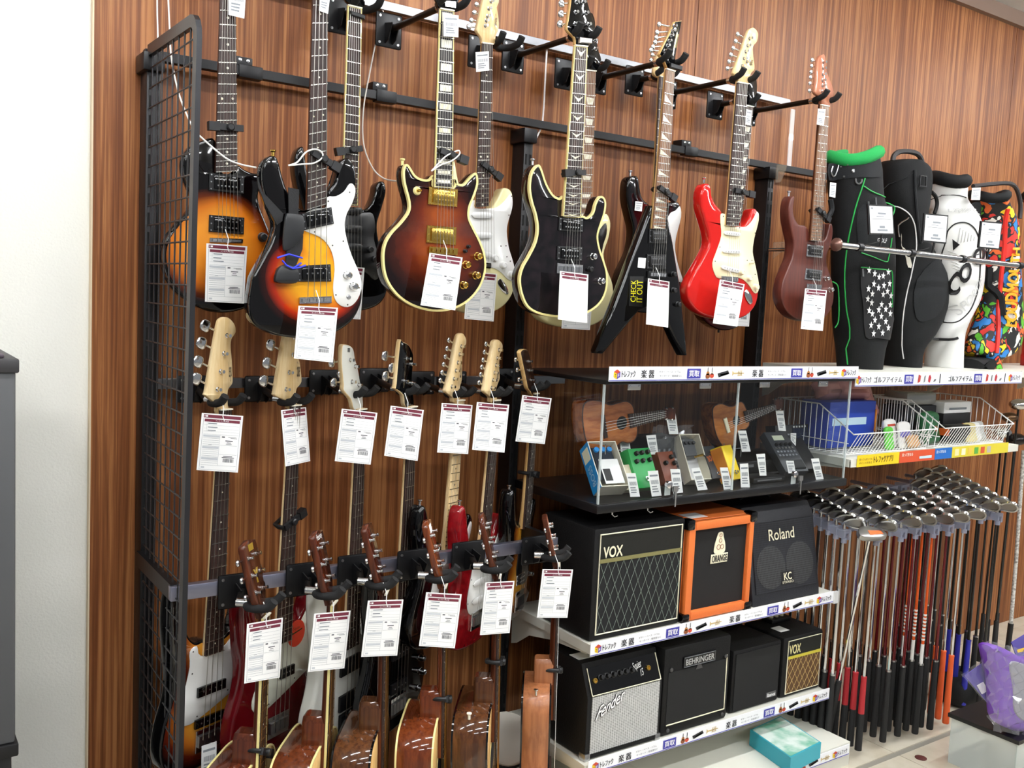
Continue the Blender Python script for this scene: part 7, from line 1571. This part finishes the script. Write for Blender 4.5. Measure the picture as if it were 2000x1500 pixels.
# --- wire baskets
M_wire = mat('white coated wire', 'eeeeec', .35)
def basket(x0, x1, label):
    t = thing('wire_basket', label, 'wire basket', ((x0+x1)/2, -.3, 1.143)); zf, zb, zt = 1.150, 1.335, 1.236; db, dm, df, dfb = .13, .335, .498, .455
    r = .0028
    rim = [(x0, -df, zt), (x0, -dm, zb), (x0, -db, zb), (x1, -db, zb), (x1, -dm, zb), (x1, -df, zt)]
    MB().tube(rim, r, 6, 0, True).build('rim', M_wire, t)
    MB().tube([(x0, -dfb, zf), (x0, -db, zf), (x1, -db, zf), (x1, -dfb, zf)], r, 6, 0, True).build('base_rim', M_wire, t)
    def top(d): return zb if d <= dm else zb+(zt-zb)*(d-dm)/(df-dm)
    for xs in (x0, x1):
        for k in range(13):
            d = db+.008+(dfb-db-.008)*k/12; MB().tube([(xs, -d, zf), (xs, -min(d*1.0+(.0 if d < dm else (d-dm)*.12), df), top(d))], .0017, 5, 0, False, False).build('wire', M_wire, t)
        MB().tube([(xs, -db, (zf+zt)/2+.005), (xs, -df+.02, (zf+zt)/2+.005)], .002, 5).build('wire', M_wire, t)
    n_ = int((x1-x0)/.021)
    for k in range(1, n_): x = x0+(x1-x0)*k/n_; MB().tube([(x, -dfb, zf), (x+.012, -df, zt)], .0017, 5, 0, False, False).build('wire', M_wire, t)
    for k in range(1, 10): d = db+(dfb-db)*k/10; MB().tube([(x0, -d, zf), (x1, -d, zf)], .0017, 5, 0, False, False).build('wire', M_wire, t)
    for k in range(1, n_//2): x = x0+(x1-x0)*k/(n_//2); MB().tube([(x, -db, zf), (x, -db, zb)], .0017, 5, 0, False, False).build('wire', M_wire, t)
    return t
basket(3.100, 3.655, 'white wire basket of golf goods next to the glass case'); basket(3.715, 4.262, 'white wire basket of golf goods with the green pouch')
def good(name, label, lo, hi, mt, r=.006, cat='golf goods', rot=0, parts=()):
    c = Vector([(a+b)/2 for a, b in zip(lo, hi)]); R_ = Matrix.Rotation(_ang(rot), 3, 'Z') @ Matrix.Rotation(_ang(0), 3, 'X'); t = thing(name, label, cat, (c.x, c.y, lo[2]))
    MB().bbox(lo, hi, r, 0, R_).build('pack', mt, t)
    for nm, l2, h2, m2 in parts: MB().b2(l2, h2).build(nm, m2, t, 0)
    return t
pk = mat('pink glossy pack', 'd89a98', .2, coat=.6)
def pouch(name, label, x, y, z, w_, h_, th, mt, yaw=0, lean=0, cat='golf goods', face=None):
    fr = fr_at(Vector((x, y, z)), yaw, -lean); t = thing(name, label, cat, fr=fr); ol = smooth([(-w_/2, 0), (w_/2, 0), (w_/2*.97, h_*.5), (w_/2, h_), (-w_/2, h_), (-w_/2*.97, h_*.5)], 3)
    MB().slab(fr, ol, th/2, th, th*.45, 3).build('pouch', mt, t)
    if face:
        for nm, q, m2 in face: MB().slab(fr, q, th/2+.001, .001).build(nm, m2, t, 0)
    return t
ZB_ = 1.154
good('blue_carton', 'deep blue carton standing in the basket by the glass case', (3.16, -.34, ZB_), (3.46, -.20, ZB_+.185), mat('deep blue carton', '1c3fa8', .45), .004, parts=[('print_band', (3.18, -.3408, ZB_+.09), (3.40, -.3401, ZB_+.12), mat('pale print', 'bcd8e8', .5)), ('end_tab', (3.456, -.345, ZB_+.06), (3.462, -.30, ZB_+.15), mat('orange tab', 'd88430', .5))])
for k, (x, y, z, yw) in enumerate(((3.28, -.25, ZB_+.186, 10), (3.40, -.27, ZB_+.187, -14), (3.55, -.24, ZB_+.10, 8))): pouch('pink_pack', ['glossy pink pack lying on top of the blue carton at its left end', 'glossy pink pack lying on top of the blue carton at its orange end', 'glossy pink pack standing behind the white packets'][k], x, y, z, .15, .085 if k < 2 else .16, .07, pk, yw, 25)
pouch('white_packet', 'white packet with a red mark in the basket front', 3.50, -.40, ZB_, .08, .11, .02, M_white, 5, 12, face=[('red_mark', [(-.03, .085), (.03, .085), (.03, .094), (-.03, .094)], mat('red ink', 'c2442a', .5))])
pouch('green_strip_packet', 'bright green edged clear packet at the basket front', 3.44, -.43, ZB_, .05, .085, .015, mat('bright green film', '5cc83c', .35), 0, 10)
pouch('purple_packet', 'white packet with a purple band at the basket front', 3.56, -.42, ZB_, .07, .10, .015, M_white, -4, 10, face=[('purple_band', [(-.032, .04), (.032, .04), (.032, .066), (-.032, .066)], mat('violet ink', '6a64b8', .5))])
pouch('tan_packet', 'tan and blue packet lying low in the basket', 3.60, -.44, ZB_, .09, .05, .02, mat('tan film', 'b88a58', .5), 10, 20)
good('black_shade_box', 'black carton with a chequered blue front in the basket', (3.50, -.20, ZB_), (3.65, -.15, ZB_+.19), M_blk, .004, parts=[('blue_print', (3.53, -.2012, ZB_+.03), (3.63, -.2003, ZB_+.10), mat('soft blue print', '6a86c8', .5))] + [('check', (3.52+.022*i, -.2012, ZB_+.115+.02*j), (3.542+.022*i, -.2003, ZB_+.135+.02*j), M_white) for i in range(5) for j in range(3) if (i+j) % 2 == 0])
pouch('green_pouch', 'dark green pouch with a round badge in the basket', 3.80, -.38, ZB_, .13, .13, .05, mat('dark green film', '1c5a34', .35), 6, 8, face=[('badge', [(.02+.014*math.cos(k*.785), .06+.014*math.sin(k*.785)) for k in range(8)], mat('brown badge', '8a5030', .5))])
good('silver_pack', 'silver film wrapped pack on top in the basket', (3.74, -.30, ZB_+.15), (3.97, -.18, ZB_+.21), mat('silver film', 'a8a8a4', .25, .6), .015); good('support_box', 'dark carton under the silver wrapped pack', (3.74, -.30, ZB_), (3.97, -.18, ZB_+.149), mat('charcoal card', '2a2b30', .6), .004)
good('white_ball_box', 'white carton with a small ball picture in the basket', (3.98, -.33, ZB_+.115), (4.20, -.24, ZB_+.165), M_white, .003, parts=[('print', (4.02, -.3312, ZB_+.13), (4.16, -.3303, ZB_+.14), M_grey)]); good('support_box', 'dark carton under the white ball carton', (3.98, -.33, ZB_), (4.20, -.24, ZB_+.1145), M_blk, .004)
good('orange_bottle', 'black bottle pack with orange caps lying in the basket', (3.90, -.42, ZB_), (4.06, -.36, ZB_+.075), M_blk, .012, parts=[('cap', (3.885, -.41, ZB_+.03), (3.90, -.37, ZB_+.06), mat('orange plastic', 'e0662a', .4)), ('cap', (4.06, -.41, ZB_+.0), (4.075, -.37, ZB_+.075), mat('orange plastic', 'e0662a', .4))])
for k in range(3): pouch('film_packet', ['cream and gold film packet at the basket front', 'white crumpled film packet at the basket front', 'pale grey film packet at the basket end'][k], 4.06+.06*k, -.42+.01*k, ZB_, .07, .08, .02, (mat('cream gold film', 'd8c88a', .3), M_white, mat('pale grey film', 'c8c8c6', .3))[k], -8+8*k, 15)
# ================================================================ golf clubs hanging head-up in a clear rack
M_iron = mat('polished iron', 'c9c8c6', .16, 1.0); M_cav = mat('dark satin cavity', '9a958e', .3, 1.0)
M_gripb = mat('black rubber grip', '161617', .7, bump=(500, .5)); M_gripr = mat('red rubber grip', 'a82028', .6, bump=(500, .5)); M_gripo = mat('orange rubber grip', 'e8622c', .55); M_gripn = mat('blue rubber grip', '23289a', .5)
M_sred = mat('dark red shaft', '5e1418', .25, .2, coat=.6); M_sor = mat('orange shaft', 'c8501c', .3, coat=.5); M_sgr = mat('graphite shaft', '23221f', .3, coat=.5); M_tip = mat('white shaft band', 'dcdad4', .4)
GZ = .02
def mesh_of(mb, name, mt):
    o = mb.build(name, mt); me = o.data; bpy.data.objects.remove(o); return me
# head: hosel at the origin, toe along -y, sole upwards, blade leaning over
def iron_head():
    hs = MB(); hs.lathe((0, 0, -.05), (0, 0, 1), [(.0062, 0), (.0066, .02), (.007, .045), (.0075, .052)], 10)
    R_ = Matrix.Rotation(_ang(-38), 3, 'Y')
    U, Zv = Vector((0, -1, 0)), R_ @ Vector((0, 0, 1)); N = R_ @ Vector((-1, 0, 0)); f = Fr(Vector((0, 0, -.004)), U, N, Zv)
    ol = smooth([(-.008, .0), (.012, -.006), (.040, -.010), (.066, -.006), (.078, .008), (.080, .026), (.070, .042), (.050, .046), (.024, .036), (.004, .020)], 3)
    hs.slab(f, ol, .004, .010, .003, 2); hs.ring(f, ol, .0055, .0080, .007, .0008)
    return mesh_of(hs, 'head', M_iron), f, ol
HEAD, hf_, hol = iron_head()
CAV = mesh_of(MB().slab(hf_, inset(ccw(hol), .006), .0048, .001), 'face', M_cav)
def shaft_mesh(mt, L0, band=None):
    m_ = MB().tube([(0, 0, -.04), (0, 0, -.60)], [.0047, .0062], 8)
    if band:
        for k in range(8): m_.tube([(0, 0, -.38-.014*k), (0, 0, -.387-.014*k)], .0068, 8, 1)
        m_.tube([(0, 0, -.50), (0, 0, -.60)], .0068, 8, 1)
    o = m_.build('shaft', [mt, M_tip] if band else mt); me = o.data; bpy.data.objects.remove(o); return me
def grip_mesh(mts, split=None):
    m_ = MB()
    if split: m_.tube([(0, 0, -.58), (0, 0, -.72)], [.0105, .0122], 12, 0).tube([(0, 0, -.72), (0, 0, -.862)], [.0122, .0138], 12, 1)
    else: m_.tube([(0, 0, -.58), (0, 0, -.855), (0, 0, -.862)], [.0102, .0136, .0125], 12, 0)
    m_.tube([(0, 0, -.578), (0, 0, -.584)], .0112, 12, len(mts)-1)
    o = m_.build('grip', mts); me = o.data; bpy.data.objects.remove(o); return me
SH = {'steel': shaft_mesh(M_chrome, 0), 'red': shaft_mesh(M_sred, 0), 'orange': shaft_mesh(M_sor, 0, True), 'graphite': shaft_mesh(M_sgr, 0)}
GP = {'black': grip_mesh([M_gripb, M_steel]), 'redblack': grip_mesh([M_gripr, M_gripb, M_gripr], True), 'orange': grip_mesh([M_gripo]), 'blue': grip_mesh([M_gripn])}
def part_of(name, me, par, M=None):
    o = bpy.data.objects.new(name, me); COL.objects.link(o); o.parent = par
    return o
ROWS = [((110, 280), (540, 500), 8, 'steel', 'black', 'nearest the keyboard amplifier'), ((350, 268), (800, 520), 8, 'steel', 'redblack', 'with red and black grips'), ((540, 245), (1000, 492), 7, 'steel', 'black', 'beside the red and black grips'), ((745, 250), (1120, 472), 6, 'red', 'black', 'with dark red shafts and plain black grips'),
        ((970, 288), (1265, 466), 5, 'orange', 'black', 'with orange banded shafts'), ((1090, 288), (1385, 452), 5, 'red', 'black', 'with dark red shafts beside the orange ones'), ((1090, 188), (1515, 432), 8, 'steel', 'orange', 'with orange grips'), ((1120, 102), (1650, 362), 8, 'graphite', 'blue', 'with blue grips'), ((1240, 80), (1785, 372), 9, 'graphite', 'black', 'with graphite shafts at the far end')]
rack = thing('club_rack', 'clear plastic golf club rack with rows of notched clips under the iron heads', 'club rack', (3.4, -.3, .85))
M_clip = clear('smoky clear plastic', (.86, .88, .93), alpha=.42, col='a9adbd', rough=.1)
M_railc = clear('smoky rail', (.8, .82, .88), alpha=.55, col='8c90a0', rough=.2)
CLIP = mesh_of(MB().b2((-.020, -.017, -.040), (.020, .017, -.028)).b2((-.020, -.017, -.058), (-.010, .017, -.040)).b2((.008, -.017, -.066), (.020, .012, -.040)).lathe((-.012, -.012, -.075), (0, 0, 1), [(.011, 0), (.011, .016)], 10), 'clip', M_clip)
for (bk, ft, n_, sh, gp, lab) in ROWS:
    A, B = onz(*C8(*bk), .965), onz(*C8(*ft), .905)
    A.y = min(A.y, -.10)
    MB().tube([Vector((A.x, -.02, A.z-.045)), Vector((A.x, A.y, A.z-.045)), B+Vector((0, -.012, -.045))], .008, 6).build('rail', M_railc, rack)
    for i in range(n_):
        p = A.lerp(B, i/(n_-1)); sc_ = (p.z+.0)/.905
        e = bpy.data.objects.new('golf_club', None); e.empty_display_size = .02; COL.objects.link(e); e.location = p; e.rotation_euler = (0, 0, random.uniform(-.12, .12)+.35); k_ = (p.z-GZ-.004)/.862; e.scale = (1, 1, k_)
        tag(e, 'polished iron club head-up in the rack row '+lab, 'golf club', 'iron clubs in the row '+lab)
        g_ = gp if not (gp == 'redblack' and i < 3) else 'black'
        if gp in ('orange', 'blue') and i < n_-3: g_ = 'black'
        part_of('head', HEAD, e); part_of('face', CAV, e); part_of('shaft', SH[sh if not (sh == 'orange' and i < 2) else 'red'], e); part_of('grip', GP[g_], e)
        c = part_of('clip', CLIP, rack); c.location = p - Vector((3.4, -.3, .85)) + Vector((0, 0, .0))
for (x, y) in [(560+110*i+40*(j % 2), 200-8*j-14*i) for i in range(5) for j in range(3)]:
    p = onz(*C8(x, y), .955)
    if p.y > -.04: p.y = -.06
    c = part_of('clip', CLIP, rack); c.location = p - Vector((3.4, -.3, .85))
# loose mallet putter leaning in front
hp_ = onz(*C8(690, 540), .90); gb = onz(1612, 1452, .012); gb2 = onz(1634, 1330, .0)
pt = thing('putter', 'mallet putter with a grey and orange head leaning across the club rack', 'golf club', gb)
top_ = Vector((hp_.x, hp_.y-.03, .86)); bot = Vector((gb.x, gb.y, .012)); mid_ = bot.lerp(top_, .32)
MB().tube([mid_, bot.lerp(top_, .9), top_], [.006, .005, .0048], 8).build('shaft', M_chrome, pt); MB().tube([bot, mid_], [.015, .012], 10).build('grip', M_gripb, pt)
fp = Fr(top_+Vector((0, 0, .02)), Vector((.9, -.44, 0)), Vector((-.2, -.4, .9)).normalized(), Vector((.4, .82, .42)).normalized())
MB().slab(fp, smooth([(-.05, -.02), (0, -.03), (.055, -.02), (.06, .01), (.02, .035), (-.03, .03)], 3), .012, .024, .006, 2).build('head', mat('grey mallet', '9a9a98', .3, .8), pt)
MB().slab(fp, [(-.01, -.018), (.045, -.012), (.042, .006), (-.008, .006)], .0135, .002).build('orange_insert', mat('orange insert', 'd8672e', .5), pt)
# drivers and dark heads beyond the baskets, white pole
pl_ = thing('white_pole', 'scuffed white pole with a black foot standing at the end of the golf rack', 'pole', (at(1974, 1222, .30).x, -.30, 0))
MB().tube([at(1999, 880, .30), at(1984, 1100, .30), at(1974, 1222, .30)], .010, 10).build('tube', mat('scuffed white pole', 'd8d6d0', .4, var=('8a867e', 90)), pl_); c = at(1974, 1222, .30); MB().tube([c+Vector((0, 0, .012)), Vector((c.x-.01, c.y, .001))], .014, 10).build('foot_sleeve', M_blk, pl_)
for k, (x, y, rr, mt_) in enumerate(((1958, 845, .045, M_iron), (1985, 858, .05, mat('dark club head', '2a2624', .25, .6)), (1972, 815, .04, mat('bronze club head', '6a5038', .3, .8)), (1990, 790, .045, M_iron))):
    c = at(x, y, .30+.03*k); t = thing('golf_driver', ['polished driver head showing beyond the wire basket', 'black driver head beside the polished one beyond the basket', 'bronze driver head behind the polished one', 'large pale driver head at the back beyond the basket'][k], 'golf club', (c.x, c.y, .02))
    MB().ball(c, rr, 14, 0, (1.2, .9, .6)).build('head', mt_, t); MB().tube([c, (c.x-.02, c.y, .26)], .005, 8).build('shaft', M_sgr, t); MB().tube([(c.x-.02, c.y, .26), (c.x-.02, c.y, .02)], [.010, .013], 10).build('grip', M_gripb, t)
# black bag on the floor behind the clubs
c = onz(1895, 1395, 0)
tag(MB().bbox((c.x-.02, c.y+.02, .0), (c.x+.22, c.y+.2, .13), .05, 0, None, 3).build('floor_bag', M_nyl), 'soft black bag lying on the floor behind the blue grips', 'bag')
# --- bin with purple goods
bc = at(1985, 1440, 1.02); X0 = bc.x-.05; Zt = bc.z
bn_ = thing('display_bin', 'clear acrylic bin with a black rim holding purple packs', 'display bin', (X0+.15, -.95, 0))
MB().b2((X0, -1.05, .0), (X0+.004, -.80, Zt)).b2((X0, -1.05, .0), (X0+.34, -1.046, Zt)).build('acrylic_walls', M_edge, bn_)
MB().b2((X0-.01, -1.06, Zt), (X0+.35, -.79, Zt+.015)).build('rim', M_blk, bn_)
def film(name, O, U, V, N, nu, nv, mt, par, amp=.006, seed=1):
    random.seed(seed); vs = [O+U*(i/nu)+V*(j/nv)+N*(random.uniform(0, amp)+amp*math.sin(i*1.7+j*2.3)) for j in range(nv+1) for i in range(nu+1)]
    MB().add(vs, [(j*(nu+1)+i, j*(nu+1)+i+1, (j+1)*(nu+1)+i+1, (j+1)*(nu+1)+i) for j in range(nv) for i in range(nu)]).build(name, mt, par, 0)
M_film = clear('clear wrap film', (.96, .96, .98), alpha=.06, col='ffffff', rough=.06)
def R1p(a, d=1.0): return [at(*R1(*p), d) for p in a]
fp2 = Fr(at(*R1(1600, 850), 1.0), Vector((1, 0, 0)), Vector((0, -1, 0)), Vector((0, 0, 1)))
pp = thing('purple_pack', 'purple and grey padded item wrapped in clear film on the bin', 'wrapped pack', fr=fp2)
MB().slab(fp2, smooth(fp2.pts(R1([(1430, 495), (1520, 500), (1700, 590), (1850, 660), (1850, 1190), (1700, 1200), (1560, 1150), (1500, 1080), (1490, 900), (1470, 740), (1440, 600)])), 3), .03, .06, .02, 3).build('padding', mat('purple padding', '6a35a8', .4), pp)
MB().slab(fp2, smooth(fp2.pts(R1([(1560, 630), (1650, 620), (1850, 740), (1850, 1100), (1700, 1100), (1600, 1010), (1590, 820)])), 3), .034, .01, .003, 1).build('grey_panel', mat('grey mesh panel', '8f8f96', .6), pp)
A_, B_, C_ = R1p([(1410, 450)], 1.045)[0], R1p([(1850, 560)], 1.045)[0], R1p([(1480, 1190)], 1.045)[0]
film('film', C_, B_-A_, A_-C_, Vector((0, -1, 0)), 12, 14, M_film, pp, .012, 5)
pp2 = thing('purple_card_pack', 'purple header card in clear film leaning beside the padded item', 'wrapped pack', R1p([(1350, 750)], .98)[0])
c = R1p([(1270, 750), (1450, 620), (1520, 960), (1480, 1000)], .97); MB().hexa([p+Vector((0, e, 0)) for e in (0, .003) for p in c]).build('header_card', mat('violet card', '4a3fa0', .4), pp2, 0)
c = R1p([(1370, 830), (1420, 800), (1460, 870), (1410, 900)], .975); MB().hexa([p+Vector((0, e, 0)) for e in (0, .002) for p in c]).build('price_label', M_paper, pp2, 0)
c = R1p([(1235, 740), (1440, 580), (1500, 1020), (1460, 1000)], .985); f = bil(c); MB().add([f(i/5, j/5)+Vector((0, -random.uniform(0, .01), 0)) for j in range(6) for i in range(6)], [(j*6+i, j*6+i+1, (j+1)*6+i+1, (j+1)*6+i) for j in range(5) for i in range(5)]).build('film', M_film, pp2, 0)
pp3 = thing('violet_card_pack', 'violet card pack with yellow print standing behind the padded item', 'wrapped pack', R1p([(1700, 500)], .9)[0])
c = R1p([(1650, 480), (1850, 360), (1850, 640), (1700, 620)], .9); MB().hexa([p+Vector((0, e, 0)) for e in (0, .004) for p in c]).build('card', mat('violet card', '4a3fa0', .4), pp3, 0)
f = bil(c); MB().quad([f(x, y)+Vector((0, -.001, 0)) for x, y in ((.1, .4), (.8, .4), (.8, .55), (.1, .55))]).build('print', mat('yellow ink', 'f0c81e', .5), pp3, 0)
# turquoise carton on the base deck
fd = [onz(*C7(870, 1290), .150), onz(*C7(1180, 1150), .150), onz(*C7(1600, 1420), .150)]
a_, b_, c_ = fd[0], fd[1], fd[2]; d_ = a_+(c_-b_)
cb = thing('picture_carton', 'turquoise carton with a pale abstract printed lid on the base deck', 'carton', ((a_.x+c_.x)/2, (a_.y+c_.y)/2, ZB))
dn = Vector((0, 0, -(.150-ZB-.001))); MB().hexa([a_, b_, c_, d_, a_+dn, b_+dn, c_+dn, d_+dn]).build('box', mat('turquoise card', '2f9fb0', .4), cb, 0)
up = Vector((0, 0, .0008)); f = bil([a_, b_, c_, d_]); MB().quad([f(x, y)+up for x, y in ((.03, .03), (.97, .03), (.97, .97), (.03, .97))]).build('lid_print', mat('abstract lid print', 'cdd8d0', .3, var=('6fae94', 14), coat=.5), cb, 0)
tag(MB().b2((1.9, -.45, ZB), (2.2, -.2, ZB+.004)).build('perforated_mat', mat('pale mat', 'cfcdc0', .6)), 'thin pale mat lying on the base deck', 'mat')
# dark cabinet beside the white wall
x1 = at(31, 800, .45).x; zt = at(20, 708, .45).z; zl = at(33, 1450, .45).z
cbn = thing('equipment_cabinet', 'dark grey cabinet with a flat lid standing before the white wall', 'cabinet', (x1-.3, -.28, 0))
MB().bbox((x1-.6, -.45, zl), (x1, -.10, zt), .006).build('body', mat('dark grey paint', '4b4c4e', .5), cbn); MB().bbox((x1-.6, -.457, zt-.022), (x1+.006, -.095, zt+.008), .004).build('lid', mat('black grey lid', '2e2d2f', .5), cbn)
MB().bbox((x1-.55, -.44, zt+.008), (x1-.02, -.11, zt+.018), .004).build('top_pad', mat('purple grey pad', '4a4048', .5), cbn)
MB().bbox((x1-.6, -.455, zl-.03), (x1+.006, -.095, zl), .004).build('base_rim', M_blk, cbn); MB().bbox((x1-.58, -.44, .0), (x1-.006, -.11, zl-.03), .006).build('plinth', mat('dark plinth', '1f1f20', .35), cbn)
